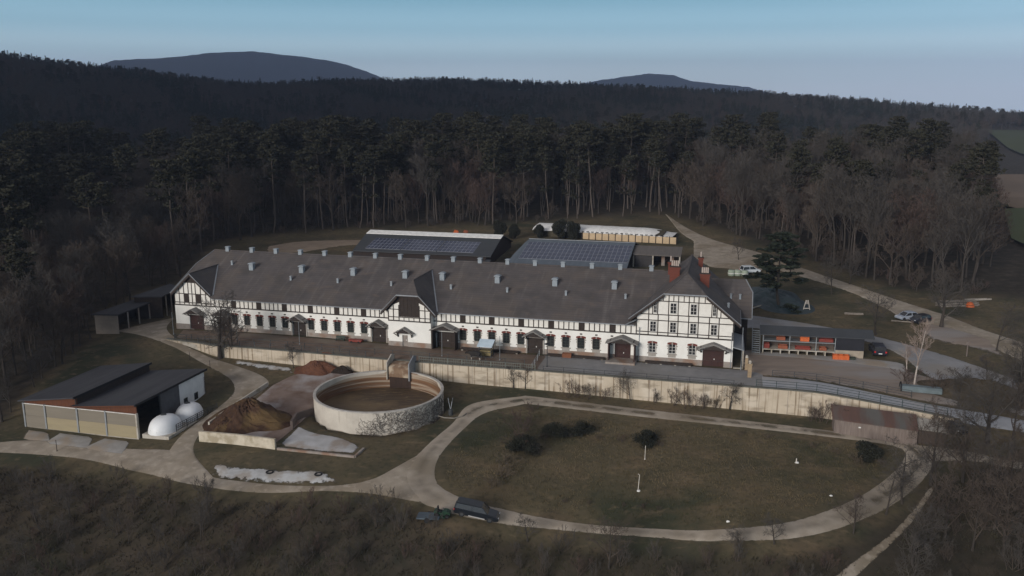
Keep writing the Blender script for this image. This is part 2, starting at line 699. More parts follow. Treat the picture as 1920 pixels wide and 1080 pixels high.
def drape(name, A, B, m, px=True, ends=True, lift=None, kind='structure', pairs=False, strip=None, rimw=1.5, across=None):
    """sheet between two edge lines (photo pixels -> ground, or world xy), laid on the ground"""
    if px:
        A = [atT(*p)[:2] for p in A]
        B = [atT(*p)[:2] for p in B]
    if pairs:
        n = max(8, int(1.0 * sum(math.dist(A[i], A[i + 1]) for i in range(len(A) - 1)) / len(A)))
        k = max(3, min(14, n))
        PA, PB = catmull(A, k), catmull(B, k)
    else:
        la = sum(math.dist(A[i], A[i + 1]) for i in range(len(A) - 1))
        lb = sum(math.dist(B[i], B[i + 1]) for i in range(len(B) - 1))
        n = int(max(la, lb) / 1.2) + 2
        PA, PB = resample(A, n), resample(B, n)
    wmax = np.hypot(*(PA - PB).T).max()
    c = across or int(min(40, max(6, wmax / 1.2)))
    T = np.linspace(0, 1, c + 1)
    G = PA[:, None] * (1 - T[None, :, None]) + PB[:, None] * T[None, :, None]
    lf = lift if lift is not None else LIFT[0]
    LIFT[0] += .006
    Z = hgt(G[..., 0], G[..., 1]) + lf
    W = np.hypot(*(PA - PB).T)[:, None]
    rim = np.minimum(T, 1 - T)[None] * W / rimw
    if ends:
        sL = np.concatenate([[0], np.cumsum(np.hypot(*np.diff((PA + PB) / 2, axis=0).T))])
        e = np.minimum(sL, sL[-1] - sL)[:, None] / rimw
        rim = np.minimum(rim, e)
    rim = np.clip(rim, 0, 1)
    Z = Z - .13 * (1 - rim) ** 2 * (1 if lift is None else 0)
    nr, nc = Z.shape
    vs = np.concatenate([G, Z[..., None]], -1).reshape(-1, 3)
    idx = np.arange(nr * nc).reshape(nr, nc)
    q = np.stack([idx[:-1, :-1], idx[1:, :-1], idx[1:, 1:], idx[:-1, 1:]], -1).reshape(-1, 4)
    me = bpy.data.meshes.new(name)
    me.from_pydata(vs.tolist(), [], q.tolist())
    a = me.attributes.new('rim', 'FLOAT', 'POINT')
    a.data.foreach_set('value', rim.reshape(-1).astype(np.float32))
    if strip is not None:
        sv = np.zeros((nr, nc))
        st = np.array(strip(np.linspace(0, 1, nr)))[:, None]
        sv = np.exp(-((T[None] - .5) * W / .55) ** 2) * st
        a = me.attributes.new('strip', 'FLOAT', 'POINT')
        a.data.foreach_set('value', sv.reshape(-1).astype(np.float32))
    me.polygons.foreach_set('use_smooth', [True] * len(me.polygons))
    me.materials.append(m)
    o = bpy.data.objects.new(name, me)
    COL.objects.link(o)
    if kind:
        tag(o, kind=kind)
    # face up
    if me.polygons[0].normal.z < 0:
        me.flip_normals()
    return o


gravel = edge_alpha(mat('gravel_track', (.40, .35, .29), .95, (.25, .215, .175), .5, .8, .1, bump=.4, detail=9, col3=(.24, .20, .15), scale3=.09), .5)
overlay(gravel, 'noise', (.16, .13, .095), scale=(.3, .3, .3), lo=.54, hi=.72, fac=.5, detail=9)
overlay(gravel, 'noise', (.52, .46, .39), scale=(.9, .9, .9), lo=.55, hi=.7, fac=.4, detail=9)
gravel_c = edge_alpha(mat('rutted_gravel', (.42, .37, .31), .95, (.28, .24, .195), .5, .8, .1, bump=.4, detail=9, col3=(.26, .22, .17), scale3=.09), .5, centre=.95)
asph = edge_alpha(mat('old_asphalt', (.27, .265, .27), .9, (.19, .19, .195), .6, .8, .2, bump=.2, detail=9, col3=(.22, .21, .2), scale3=.12), .25)
asph_b = edge_alpha(mat('pale_asphalt', (.40, .41, .44), .85, (.30, .31, .335), .35, .8, .25, bump=.2, detail=8, col3=(.34, .33, .33), scale3=.1), .15)
earth = edge_alpha(mat('bare_earth_yard', (.30, .245, .205), .95, (.20, .165, .14), .3, .8, .1, bump=.3, detail=9, col3=(.27, .25, .24), scale3=.12, stretch=(.5, 1.6, 1)), .6)
mud = edge_alpha(mat('trodden_mud', (.19, .14, .11), .8, (.11, .075, .055), .5, .8, .3, bump=.5, detail=9, col3=(.17, .14, .11), scale3=.2), .4)
concr_g = edge_alpha(mat('concrete_slab_ground', (.36, .35, .34), .9, (.25, .24, .23), .6, .8, .2, bump=.2, detail=9, col3=(.30, .25, .2), scale3=.2), .25)

# gravel farm track from the left edge, past the barn, to the oval loop
drape('gravel_road', [(-60, 832), (60, 822), (160, 832), (250, 838), (330, 842), (362, 868), (390, 888), (450, 898), (560, 907), (640, 905), (700, 893), (745, 870), (792, 842)],
      [(-60, 850), (60, 856), (160, 866), (250, 888), (330, 908), (390, 918), (450, 926), (520, 929), (600, 925), (680, 928), (740, 938), (785, 946), (832, 950)], gravel, pairs=False)
drape('gravel_road', [(285, 884), (330, 822), (368, 790), (412, 758), (433, 735), (426, 712), (390, 690), (345, 664), (295, 640), (250, 628), (205, 622)],
      [(420, 912), (366, 850), (385, 808), (440, 775), (505, 728), (500, 706), (440, 682), (385, 663), (345, 640), (318, 615), (335, 592)], gravel, pairs=True)
IN = [(985, 759), (1200, 783), (1400, 804), (1600, 827), (1680, 840), (1688, 862), (1640, 908), (1560, 950), (1460, 979), (1350, 989), (1200, 986), (1050, 972), (960, 955), (880, 936), (832, 912), (820, 885), (832, 850), (872, 806), (912, 776), (985, 759)]
OUT = [(985, 740), (1200, 765), (1400, 787), (1600, 811), (1722, 832), (1755, 868), (1706, 930), (1602, 985), (1480, 1014), (1350, 1018), (1200, 1010), (1050, 998), (940, 986), (850, 966), (775, 938), (752, 888), (795, 836), (846, 792), (882, 756), (985, 740)]
drape('gravel_road', IN, OUT, gravel_c, pairs=True, ends=False, rimw=1.1, across=10,
      strip=lambda t: np.where((t < .34) | (t > .92), 1.0, .35))
drape('gravel_road', [(1690, 828), (1780, 838), (1850, 850), (1960, 868)], [(1740, 870), (1790, 868), (1850, 872), (1960, 892)], gravel)
drape('footpath', [(1742, 905), (1700, 960), (1650, 1010), (1570, 1070), (1540, 1095)], [(1760, 915), (1722, 975), (1675, 1025), (1610, 1085), (1590, 1110)], gravel)
# yards and roads above the retaining wall
drape('terrace_paving', [(430, 640), (560, 650), (720, 664), (870, 676), (1000, 690)], [(430, 648), (560, 658), (720, 673), (870, 685), (1000, 698)], mud, ends=False)
GX = lambda pts: [tuple(xy(u, v)) for u, v in pts]
drape('cattle_yard', GX([(-99, -.4), (-60, -.4), (-29, -.4)]), GX([(-97, -5.6), (-60, -8.6), (-29, -8.9)]), mud, px=False, rimw=.8)
drape('terrace_paving', GX([(-30.5, -.4), (-10, -.4), (1.5, -.4), (5, -.4)]), GX([(-30.5, -8.9), (-10, -8.9), (1.5, -8.9), (5, -8.9)]), asph, px=False, rimw=.6)
drape('asphalt_road', GX([(4, -3.2), (12, -3.6), (20, -5.8), (30, -8.0), (44, -9), (80, -12)]), GX([(4, -8.9), (12, -8.9), (20, -10.3), (28, -11.8), (42, -13.2), (80, -22)]), asph_b, px=False, rimw=.5)
drape('service_yard', GX([(1.5, 11), (10, 10), (20, 9), (27, 6), (32, 2)]), GX([(1.5, -3), (10, -3.1), (20, -5.2), (27, -7), (32, -7.6)]), earth, px=False, rimw=1.5)
drape('service_yard', GX([(2, 10.8), (12, 10.8), (21.5, 10.8), (27, 10)]), GX([(2, 7.6), (12, 7.4), (21.5, 6.2), (27, 5)]), concr_g, px=False, rimw=.6)
drape('asphalt_road', [(1340, 580), (1390, 588), (1500, 604), (1620, 626), (1700, 645), (1780, 668), (1860, 695), (1960, 730)],
      [(1340, 612), (1390, 615), (1500, 622), (1620, 640), (1690, 668), (1730, 700), (1800, 738), (1960, 800)], edge_alpha(mat('road_tarmac', (.30, .30, .31), .9, (.21, .21, .22), .4, .9, .2, col3=(.25, .235, .22), scale3=.15), .5))
drape('dirt_road', [(1246, 400), (1290, 428), (1340, 450), (1420, 472), (1480, 494), (1550, 518), (1612, 538), (1683, 562), (1771, 590), (1850, 620), (1960, 655)],
      [(1256, 412), (1280, 440), (1330, 466), (1400, 492), (1470, 510), (1545, 532), (1605, 553), (1665, 582), (1700, 602), (1771, 616), (1850, 648), (1960, 700)], gravel)
drape('dirt_road', [(1300, 445), (1330, 460), (1380, 478), (1440, 500)], [(1300, 482), (1330, 500), (1370, 505), (1420, 515)], gravel)
drape('dirt_road', [(500, 462), (560, 453), (640, 450), (690, 450)], [(500, 475), (560, 474), (640, 462), (690, 460)], edge_alpha(mat('clay_track', (.30, .24, .19), .95, (.2, .16, .12), .3, .9, .1), .5))
drape('dirt_road', [(1735, 606), (1780, 612), (1830, 625), (1870, 640)], [(1720, 622), (1760, 640), (1820, 652), (1880, 668)], earth, rimw=2.5)
# concrete aprons in front of the barn bays
for a, b, c_, d_ in (((52, 806), (92, 811), (96, 828), (40, 826)), ((112, 812), (176, 820), (166, 842), (80, 832)), ((196, 822), (246, 828), (230, 852), (150, 842))):
    drape('concrete_apron', [a, b], [d_, c_], concr_g, rimw=.5)
# bare slurry-stained slab between the heap and the tank, broken slab below the tank
pad = edge_alpha(mat('stained_slab', (.25, .195, .17), .85, (.12, .075, .055), .35, .9, .3, bump=.3, detail=9, col3=(.33, .31, .31), scale3=.16), .25)
drape('manure_pad', [(512, 722), (560, 700), (620, 694), (680, 700)], [(390, 822), (450, 830), (510, 836), (598, 780)], pad, rimw=.6)
white_slab = edge_alpha(mat('pale_broken_slab', (.48, .48, .50), .8, (.33, .33, .33), .5, .8, .3, bump=.3, detail=9, col3=(.30, .26, .23), scale3=.35), .35)
drape('broken_slab', [(560, 800), (590, 812), (640, 822), (676, 838)], [(520, 838), (560, 842), (620, 848), (662, 850)], white_slab, rimw=.7)
sheet = edge_alpha(mat('white_lime_sheet', (.56, .57, .58), .7, (.38, .38, .38), .8, .8, .3, bump=.6, detail=10, col3=(.36, .33, .3), scale3=.5), .95, .9)
drape('lime_sheet', [(405, 868), (440, 876), (500, 880), (560, 884), (600, 882), (632, 902)], [(398, 892), (440, 902), (500, 905), (560, 908), (600, 906), (630, 905)], sheet, rimw=1.2)
drape('lime_sheet', [(440, 675), (490, 683), (550, 690)], [(438, 682), (490, 692), (548, 699)], sheet, rimw=1.2)
# fields beyond the wood on the right, far behind everything
green = mat('winter_wheat', (.085, .098, .052), .95, (.06, .07, .04), .01, .8, .1)
fallow = mat('fallow_field', (.20, .15, .11), .95, (.13, .10, .075), .01, .8, .1)


def field(name, pts, m):
    w = [atT(*p) for p in pts]
    h = len(w) // 2
    drape(name, [tuple(p[:2]) for p in w[:h]], [tuple(p[:2]) for p in reversed(w[h:])], m, px=False, lift=1.2, across=12)


field('green_field', [(1846, 247), (1880, 246), (1990, 246), (1990, 296), (1930, 294), (1890, 280)], green)
field('fallow_field', [(1835, 335), (1880, 330), (1990, 330), (1990, 400), (1900, 396), (1860, 378)], fallow)
field('green_field', [(1882, 398), (1930, 396), (1990, 396), (1990, 470), (1930, 468), (1895, 455)], green)


# ---------------------------------------------------------------- distant mountains
def mountain(xs, ys, R, name='mountain'):
    n = 60
    X = np.linspace(xs[0], xs[-1], n)
    from_y = np.interp(X, xs, ys)
    rng = random.Random(3)
    depth = np.linspace(-1, 1, 13)
    vs = []
    for j, d in enumerate(depth):
        for i in range(n):
            az = math.atan((X[i] - 960) / 1637)
            r = R + d * 1300
            zt = CAMH + (193 - from_y[i]) / 1637 * R / math.cos(az) * 1.0
            k = math.cos(d * PI / 2) ** 1.0
            z = -60 + (zt + 60) * k + (8 * math.sin(i * .9 + j) if abs(d) > .1 else 0) + rng.uniform(-3, 3)
            vs.append((r * math.sin(az) / math.cos(az) * math.cos(az), r * math.cos(az), z))
    fs = [(j * n + i, j * n + i + 1, (j + 1) * n + i + 1, (j + 1) * n + i) for j in range(12) for i in range(n - 1)]
    o = MB().add(vs, fs).build(name, mat('distant_woodland', (.05, .05, .045), .95, (.035, .035, .03), .004, .8, .1), smooth=True, recalc=False)
    tag(o, kind='structure')


mountain([150, 220, 330, 400, 480, 560, 620, 660, 705, 760], [150, 129, 121, 112, 107, 113, 119, 128, 143, 165], 8500)
mountain([1050, 1130, 1170, 1215, 1260, 1290, 1330, 1400, 1450], [165, 151, 146, 141, 144, 154, 159, 166, 178], 8900)

# ================================================================ MATERIALS OF BUILDINGS
plaster = mat('white_plaster', (.80, .79, .76), .9, (.70, .69, .66), .5, .7, .2, detail=8)
overlay(plaster, 'noise', (.58, .55, .5), scale=(1.2, 1.2, .25), lo=.6, hi=.75, fac=.35)
panel_m = mat('cream_infill', (.78, .76, .72), .9, (.66, .64, .60), 1.2, .7, .2)
timber = mat('dark_timber', (.045, .034, .03), .8, (.028, .022, .02), 2, .8, .3)
dkwood = mat('dark_boards', (.05, .038, .033), .85, (.03, .024, .022), 2, .8, .2)
redwood = mat('dark_red_door', (.055, .024, .021), .7, (.034, .017, .016), 2, .8, .3)
stone = mat('plinth_stone', (.33, .29, .26), .95, (.22, .195, .18), 1.5, .8, .2, bump=.3, col3=(.24, .16, .12), scale3=.4)
sillst = mat('sill_stone', (.36, .33, .30), .9, (.26, .24, .22), 2, .8, .2)
brick = mat('red_brick', (.17, .05, .038), .9, (.11, .035, .03), 4, .8, .2)
chbrick = mat('chimney_brick', (.15, .05, .037), .9, (.12, .04, .03), 3, .8, .2)
roofm = mat('slate_roof', (.108, .096, .095), .85, (.066, .059, .060), .55, .9, .3, bump=.25, detail=9, col3=(.10, .085, .078), scale3=.2)
overlay(roofm, 'noise', (.145, .13, .125), scale=(1.1, .12, .12), lo=.54, hi=.70, fac=.6, detail=7)
overlay(roofm, 'wave', (.06, .055, .055), scale=(0, .55, .55), axis='Y', lo=.55, hi=.95, fac=.35, dist=.4)
overlay(roofm, 'noise', (.05, .047, .047), scale=(.25, .3, .3), lo=.5, hi=.7, fac=.55, detail=9)
overlay(roofm, 'noise', (.13, .10, .085), scale=(.5, .9, .9), loc=(7, 0, 0), lo=.58, hi=.7, fac=.5, detail=9)
zinc = mat('zinc_sheet', (.30, .32, .35), .55, (.22, .24, .265), 2, .7, .4, metal=.3)
ventm = mat('vent_metal', (.28, .32, .36), .6, (.20, .23, .26), 3, .7, .4)
glass = mat('dark_glass', (.02, .022, .025), .12, (.03, .03, .032), 3, .5, .6)
wframe = mat('white_frame', (.7, .69, .67), .7, None, 2)
gframe = mat('dark_green_frame', (.045, .06, .05), .7, None, 2)
steel = mat('galvanised_steel', (.33, .35, .37), .5, (.24, .26, .28), 3, .7, .5, metal=.6)
dsteel = mat('dark_steel', (.06, .065, .07), .6, None, 3, metal=.3)
barkless = mat('weathered_boards', (.24, .20, .18), .95, (.13, .105, .095), 1.0, .9, .1, stretch=(5, 5, .6), detail=5)
concrete = mat('wall_concrete', (.54, .47, .38), .92, (.42, .355, .275), .45, .8, .2, bump=.2, detail=8)
overlay(concrete, 'noise', (.13, .085, .045), scale=(2.6, 2.6, .07), lo=.54, hi=.63, fac=.74, detail=3)
overlay(concrete, 'noise', (.62, .56, .48), scale=(.35, .35, .5), lo=.55, hi=.68, fac=.5, detail=3)
overlay(concrete, 'noise', (.2, .165, .12), scale=(.35, .35, 1.2), lo=.54, hi=.68, fac=.6, detail=8)
concrete2 = mat('tank_concrete', (.56, .52, .46), .92, (.42, .385, .34), .5, .8, .2, bump=.2, detail=8)
overlay(concrete2, 'noise', (.24, .20, .16), scale=(1.8, 1.8, .1), lo=.58, hi=.7, fac=.4, detail=4)
lconc = mat('pale_concrete', (.50, .47, .42), .92, (.38, .35, .31), .8, .8, .2, bump=.2, detail=8, col3=(.3, .27, .22), scale3=.8)
orange = mat('orange_plastic', (.58, .13, .035), .6, (.45, .10, .03), 3)
black = mat('black_rubber', (.018, .018, .02), .8, None, 4)


# ================================================================ THE HALF-TIMBERED STABLE
bld = thing('stable_building', 'very long half-timbered white stable with dark slate roof, cross gables and brick chimneys', 'building', tuple(ORG), BROT)


def wall_cells(mb, u0, u1, z0, z1, ops, y, depth, mi=0):
    us = sorted({u0, u1} | {max(u0, min(u1, t)) for o in ops for t in (o[0], o[1])})
    zs = sorted({z0, z1} | {max(z0, min(z1, t)) for o in ops for t in (o[2], o[3])})
    for i in range(len(us) - 1):
        for j in range(len(zs) - 1):
            if us[i + 1] - us[i] < 1e-6 or zs[j + 1] - zs[j] < 1e-6:
                continue
            cu, cz = (us[i] + us[i + 1]) / 2, (zs[j] + zs[j + 1]) / 2
            if any(o[0] < cu < o[1] and o[2] < cz < o[3] for o in ops):
                continue
            mb.add([(us[i], y, zs[j]), (us[i + 1], y, zs[j]), (us[i + 1], y, zs[j + 1]), (us[i], y, zs[j + 1])], [(0, 1, 2, 3)], mi)
    for a, b, c, d in ops:
        c = max(c, z0)
        d = min(d, z1)
        if d <= c:
            continue
        mb.add([(a, y, c), (b, y, c), (b, y, d), (a, y, d), (a, y + depth, c), (b, y + depth, c), (b, y + depth, d), (a, y + depth, d)],
               [(0, 3, 7, 4), (1, 5, 6, 2), (3, 2, 6, 7), (0, 4, 5, 1)], mi)


WU = lambda i: -85.49 + 2.545 * i
left_w = [WU(i) for i in (0, 1, 2, 3, 5, 6, 7, 8, 9)]
left_w = [-88.0] + left_w
right_w = [-44.47, -41.91, -39.38, -36.85, -34.34, -29.25, -26.71, -24.18, -21.66]
gab_w = [-12.55, -9.4, -6.25]
doors = [(-95.9, 3.0), (-90.2, 3.0), (-75.1, 2.6), (-59.8, 2.6), (-47.5, 3.4), (-31.87, 2.6)]
ops = [(u - .58, u + .58, 1.5, 3.3) for u in left_w + right_w] + [(u - .55, u + .55, 1.62, 3.25) for u in gab_w]
dops = [(u - w / 2, u + w / 2, 0, 2.75) for u, w in doors] + [(-18.6, -16.0, 0, 2.75), (-4.6, -1.3, 0, 2.7)]
CL, CR, CF = -57.4, -49.7, -1.5            # centre cross gable block
mb = MB()
for a, b in ((-100.3, CL), (CR, 0)):
    wall_cells(mb, a, b, -.6, 4.6, [o for o in ops + dops if a < o[0] < b], 0, .35)
wall_cells(mb, CL, CR, -.6, 4.6, [(-54.9, -53.9, 0, 2.1)], CF, .3)
mb.add([(CR, CF, -.6), (CR, 0, -.6), (CR, 0, 6.4), (CR, CF, 6.4)], [(0, 1, 2, 3)])
mb.add([(CL, CF, -.6), (CL, 0, -.6), (CL, 0, 6.4), (CL, CF, 6.4)], [(3, 2, 1, 0)])
# ends and back
mb.add([(-100.3, 0, -.6), (-100.3, 26.4, -.6), (-100.3, 26.4, 6.3), (-100.3, 13.2, 12.2), (-100.3, 0, 6.3)], [(0, 1, 2, 3, 4)])
mb.add([(-100.3, 26.4, -.6), (-12, 26.4, -.6), (-12, 26.4, 6.2), (-100.3, 26.4, 6.2)], [(0, 1, 2, 3)])
mb.build('wall', plaster, bld)
# upper storey of the main front: cream infill between dark posts
FR = MB()
for a, b in ((-92.2, CL), (CR, -15.3)):
    FR.add([(a, 0, 4.6), (b, 0, 4.6), (b, 0, 6.42), (a, 0, 6.42)], [(0, 1, 2, 3)])
FR.add([(CL, CF, 4.6), (CR, CF, 4.6), (CR, CF, 6.3), (-52.0, CF, 9.2), (-55.1, CF, 9.2), (CL, CF, 6.3)], [(0, 1, 2, 3, 4, 5)])
FR.add([(-100.3, 0, 4.6), (-92.2, 0, 4.6), (-92.2, 0, 6.6), (-96.5, 0, 10.3), (-100.3, 0, 6.8)], [(0, 1, 2, 3, 4)])
FR.add([(-15.3, 0, 4.6), (0, 0, 4.6), (0, 0, 7.9), (-4.4, 0, 11.5), (-11.0, 0, 11.5), (-15.3, 0, 7.9)], [(0, 1, 2, 3, 4, 5)])
FR.build('infill_panel', panel_m, bld)
T = MB()
HB = MB()


def H_(u0, u1, z, y=0, t=.16):
    T.box(u0, u1, y - .06, y + .02, z - t / 2, z + t / 2)


def V_(u, z0, z1, y=0, t=.15):
    T.box(u - t / 2, u + t / 2, y - .05, y + .02, z0, z1)


for a, b, hatch in ((-92.2, CL, [WU(i) for i in (-1, 1, 3, 5, 7, 9)]), (CR, -15.3, [-44.47, -39.4, -34.34, -29.25, -24.16, -19.1])):
    H_(a, b, 4.56, t=.2)
    for h in hatch:
        MB().box(h - .44, h + .44, -.04, .01, 4.66, 6.42).build('loft_hatch', dkwood, bld)
    step = 5.09 / 6
    k = math.ceil((a - hatch[0] - step / 2) / step)
    u = hatch[0] + step / 2 + k * step
    while u < b - .1:
        V_(u, 4.66, 6.42)
        u += step
# centre gable timbers
H_(CL, CR, 4.6, CF, .2); H_(CL, CR, 5.25, CF, .13)
H_(CL, -55.4, 6.6, CF, .13); H_(-51.7, CR, 6.6, CF, .13)
for u in (CL + .08, -56.4, -55.4, -51.7, -50.7, CR - .08):
    V_(u, 4.7, 7.4 if -57 < u < -50.5 else 6.3, CF, .16)
for u in (-54.5, -53.6, -52.7):
    V_(u, 4.7, 5.25, CF, .12)
# left gable timbers
for z, t in ((4.56, .2), (5.05, .13), (6.7, .13), (8.85, .14)):
    a = max(-100.3, -96.5 - (10.4 - z) / .93)
    b = min(-92.2, -96.5 + (10.4 - z) / .93)
    H_(a, b, z, 0, t)
for u in (-100.2, -99.2, -98.2, -97.25, -96.5, -95.75, -94.7, -93.7, -92.7):
    V_(u, 4.7, min(9.9, 10.2 - abs(u + 96.5) * .93))
# right gable timbers
vt = lambda u: 7.9 + (7.65 - abs(u + 7.65)) * .8
for z, t in ((4.56, .22), (5.08, .14), (7.04, .14), (8.01, .14), (10.24, .14), (11.42, .14)):
    k = 0 if z < 7.95 else (z - 7.9) / .8
    H_(-15.3 + k, -k, z, 0, t)
for u in (-15.2, -13.3, -11.8, -10.15, -8.65, -7.0, -5.5, -3.8, -2.3, -.1):
    V_(u, 4.6, 8.0)
for u in (-13.3, -12.7, -11.9, -10.2, -8.7, -7.05, -5.55, -3.5, -2.7, -2.1):
    V_(u, 8.0, min(11.4, vt(u)), t=.14)
for u in (-11.1, -9.45, -7.85, -6.3, -4.6):
    V_(u, 10.24, min(11.4, vt(u)), t=.13)
T.build('timber_frame', timber, bld)
# dark boarded loft opening of the centre gable and boarded tips of the gables
mb = MB()
mb.prism([(-55.3, 5.35), (-51.8, 5.35), (-51.8, 8.0), (-51.8, 9.1), (-55.3, 9.1), (-55.3, 8.0)], 'y', CF - .035, CF + .01)
mb.prism([(-57.3, 7.0), (-55.3, 7.9), (-55.3, 9.15), (-55.9, 9.0), (-57.6, 6.9)], 'y', CF - .035, CF + .01)
mb.prism([(-49.8, 7.0), (-51.8, 7.9), (-51.8, 9.15), (-51.2, 9.0), (-49.5, 6.9)], 'y', CF - .035, CF + .01)
mb.build('loft_boarding', dkwood, bld)
mb = MB()
for k in range(6):
    mb.box(-55.2 + k * .67, -55.12 + k * .67, CF - .08, CF - .03, 5.4, 9.0)
for z in (5.9, 6.8, 7.7):
    mb.box(-55.3, -51.8, CF - .07, CF - .036, z, z + .08)
mb.build('loft_lattice', timber, bld)
mb = MB()
mb.prism([(-97.9, 8.92), (-95.1, 8.92), (-96.5, 10.2)], 'y', -.04, .01).build('gable_boarding', dkwood, bld)
MB().box(-98.15, -97.3, -.04, .01, 5.1, 6.64).build('loft_hatch', dkwood, bld)
MB().box(-95.7, -94.75, -.04, .01, 5.1, 6.64).build('loft_hatch', dkwood, bld)
# plinth
mb = MB()
for a, b in ((-100.3, CL), (CR, 0)):
    wall_cells(mb, a - .05, b + .05, -.7, .95, [o for o in dops if a < o[0] < b], -.07, .07)
    cuts = sorted([o for o in dops if a < o[0] < b])
    e = a - .05
    for o in cuts + [(b + .05, 0)]:
        mb.add([(e, -.07, .95), (o[0], -.07, .95), (o[0], 0, .95), (e, 0, .95)], [(0, 1, 2, 3)])
        e = o[1]
wall_cells(mb, CL - .05, CR + .05, -.7, .95, [(-54.9, -53.9, 0, .95)], CF - .07, .07)
mb.add([(CR + .05, CF - .07, -.7), (CR + .05, -.07, -.7), (CR + .05, -.07, .95), (CR + .05, CF - .07, .95)], [(0, 1, 2, 3)])
mb.build('plinth', stone, bld)

# ---- windows (one built, the rest copied): window > pane, surround, sill
def make_window(w, h, framem, lattice=3, arch=True, sill=True):
    f = MB()
    t = .07
    for a, b, c, d in ((-w / 2, w / 2, 0, t), (-w / 2, w / 2, h - t, h), (-w / 2, -w / 2 + t, t, h - t), (w / 2 - t, w / 2, t, h - t)):
        f.box(a, b, .1, .2, c, d)
    f.box(-.03, .03, .11, .19, t, h - t)
    for k in range(1, lattice):
        f.box(-w / 2 + t, w / 2 - t, .12, .18, h * k / lattice - .02, h * k / lattice + .02)
    o = f.build('window', framem, bld)
    p = MB().box(-w / 2, w / 2, .2, .24, 0, h)
    p.build('pane', glass, o)
    if arch:
        s = MB()
        n = 9
        W2, z0, z1 = w / 2 + .22, h + .02, h + .3
        for k in range(n):
            a0 = -W2 + 2 * W2 * k / n
            a1 = -W2 + 2 * W2 * (k + 1) / n
            c = lambda a: .16 * (1 - (a / W2) ** 2)
            s.add([(a0, -.05, z0 - .12 + c(a0) * .6), (a1, -.05, z0 - .12 + c(a1) * .6), (a1, -.05, z1 - .12 + c(a1)), (a0, -.05, z1 - .12 + c(a0)),
                   (a0, .01, z0 - .12 + c(a0) * .6), (a1, .01, z0 - .12 + c(a1) * .6), (a1, .01, z1 - .12 + c(a1)), (a0, .01, z1 - .12 + c(a0))],
                  [(0, 1, 2, 3), (3, 2, 6, 7), (0, 4, 5, 1), (0, 3, 7, 4), (1, 5, 6, 2)])
        s.build('brick_arch', brick, o)
        s = MB()
        s.prism([(-.08, h + .02), (.08, h + .02), (.12, h + .3), (-.12, h + .3)], 'y', -.07, 0).build('keystone', sillst, o)
        for sx in (-1, 1):
            pr = [(.0, .1), (.1, .1), (.1, .85), (.22, .85), (.22, 1.05), (.12, 1.05), (.12, 1.25), (.3, 1.25), (.3, 1.45), (.14, 1.45), (.14, 1.6), (0, 1.6)]
            MB().prism([(sx * (w / 2 + a), h - 1.7 + b) for a, b in pr], 'y', -.035, .01).build('quoin', sillst, o)
    if sill:
        s = MB()
        s.box(-w / 2 - .22, w / 2 + .22, -.16, .1, -.14, 0)
        s.box(-w / 2 - .05, w / 2 + .05, -.06, .01, -.58, -.14)
        s.build('sill', sillst, o)
    return o


w0 = make_window(1.16, 1.8, gframe, 4)
w0.location = (left_w[0], 0, 1.5)
for u in left_w[1:] + right_w:
    c = copy_tree(w0, bld)
    c.location = (u, 0, 1.5)
w1 = make_window(1.1, 1.63, wframe, 3)
for i, u in enumerate(gab_w):
    c = w1 if i == 0 else copy_tree(w1, bld)
    c.location = (u, 0, 1.62)
w2 = make_window(1.0, 1.75, wframe, 3, False, False)
k = 0
for u in (-12.55, -9.4, -6.25, -3.05):
    c = w2 if k == 0 else copy_tree(w2, bld)
    k += 1
    c.location = (u, -.245, 5.15)
for u, s_ in ((-12.3, .5), (-9.45, 1), (-6.3, 1), (-3.1, .5)):
    c = copy_tree(w2, bld)
    c.location = (u, -.245, 8.28)
    c.scale = (s_, 1, 1)
mb = MB()
for u in left_w + right_w:
    MB().box(u - .2, u + .2, -.03, .01, 3.82, 4.05).build('air_slot', dkwood, bld)
MB().box(-19.3, -18.9, -.03, .01, 3.82, 4.05).build('air_slot', dkwood, bld)

# ---- roofs
def cross_roof(mb, cx, ze, sl, zr, wh, zh, v0, va, vb):
    we = (zr - ze) / sl
    vs = [(cx - we, v0, ze), (cx - wh, v0, zh), (cx, va, zr), (cx, vb, zr), (cx - we, vb, ze),
          (cx + we, v0, ze), (cx + wh, v0, zh), (cx + we, vb, ze)]
    ps = [(0, 1, 2, 3, 4), (6, 5, 7, 3, 2)]
    if wh > .05:
        ps.append((1, 6, 2))
    mb.slab(vs, ps, .22)
    return vs


S = .455
zr = 12.6
rz = lambda v: 6.6 + S * v
vs = [(-92.3, -.7, rz(-.7)), (-15.35, -.7, rz(-.7)), (-15.35, .5, rz(.5)), (-9, .5, rz(.5)), (-9, 13.2, rz(13.2)), (-99.9, 13.2, rz(13.2)), (-101.2, 8.8, rz(8.8)), (-101.2, .12, rz(.12)), (-92.3, .12, rz(.12))]
vb_ = [(-101.2, 17.6, rz(8.8)), (-101.2, 27.1, rz(-.7)), (-7, 27.1, rz(-.7)), (-7, 13.2, rz(13.2)), (-9, 13.2, rz(13.2))]
M1 = MB()
M1.slab(vs + vb_, [(0, 1, 2, 3, 4, 5, 6, 7, 8), (5, 13, 12, 11, 10, 9), (6, 5, 9)], .2)
rf = M1.build('roof', roofm, bld)
mb = MB()
vL = cross_roof(mb, -96.5, 6.75, .93, 10.6, .0, 10.6, -.55, -.55, 9.2)
mb.build('cross_gable_roof', roofm, bld)
mb = MB()
vC = cross_roof(mb, -53.55, 6.1, 1.05, 11.3, 1.95, 9.25, CF - .7, .9, 10.8)
mb.build('cross_gable_roof', roofm, bld)
mb = MB()
vR = cross_roof(mb, -7.7, 7.2, .81, 14.26, 3.3, 11.59, -.75, 3.4, 21)
mb.build('wing_roof', roofm, bld)
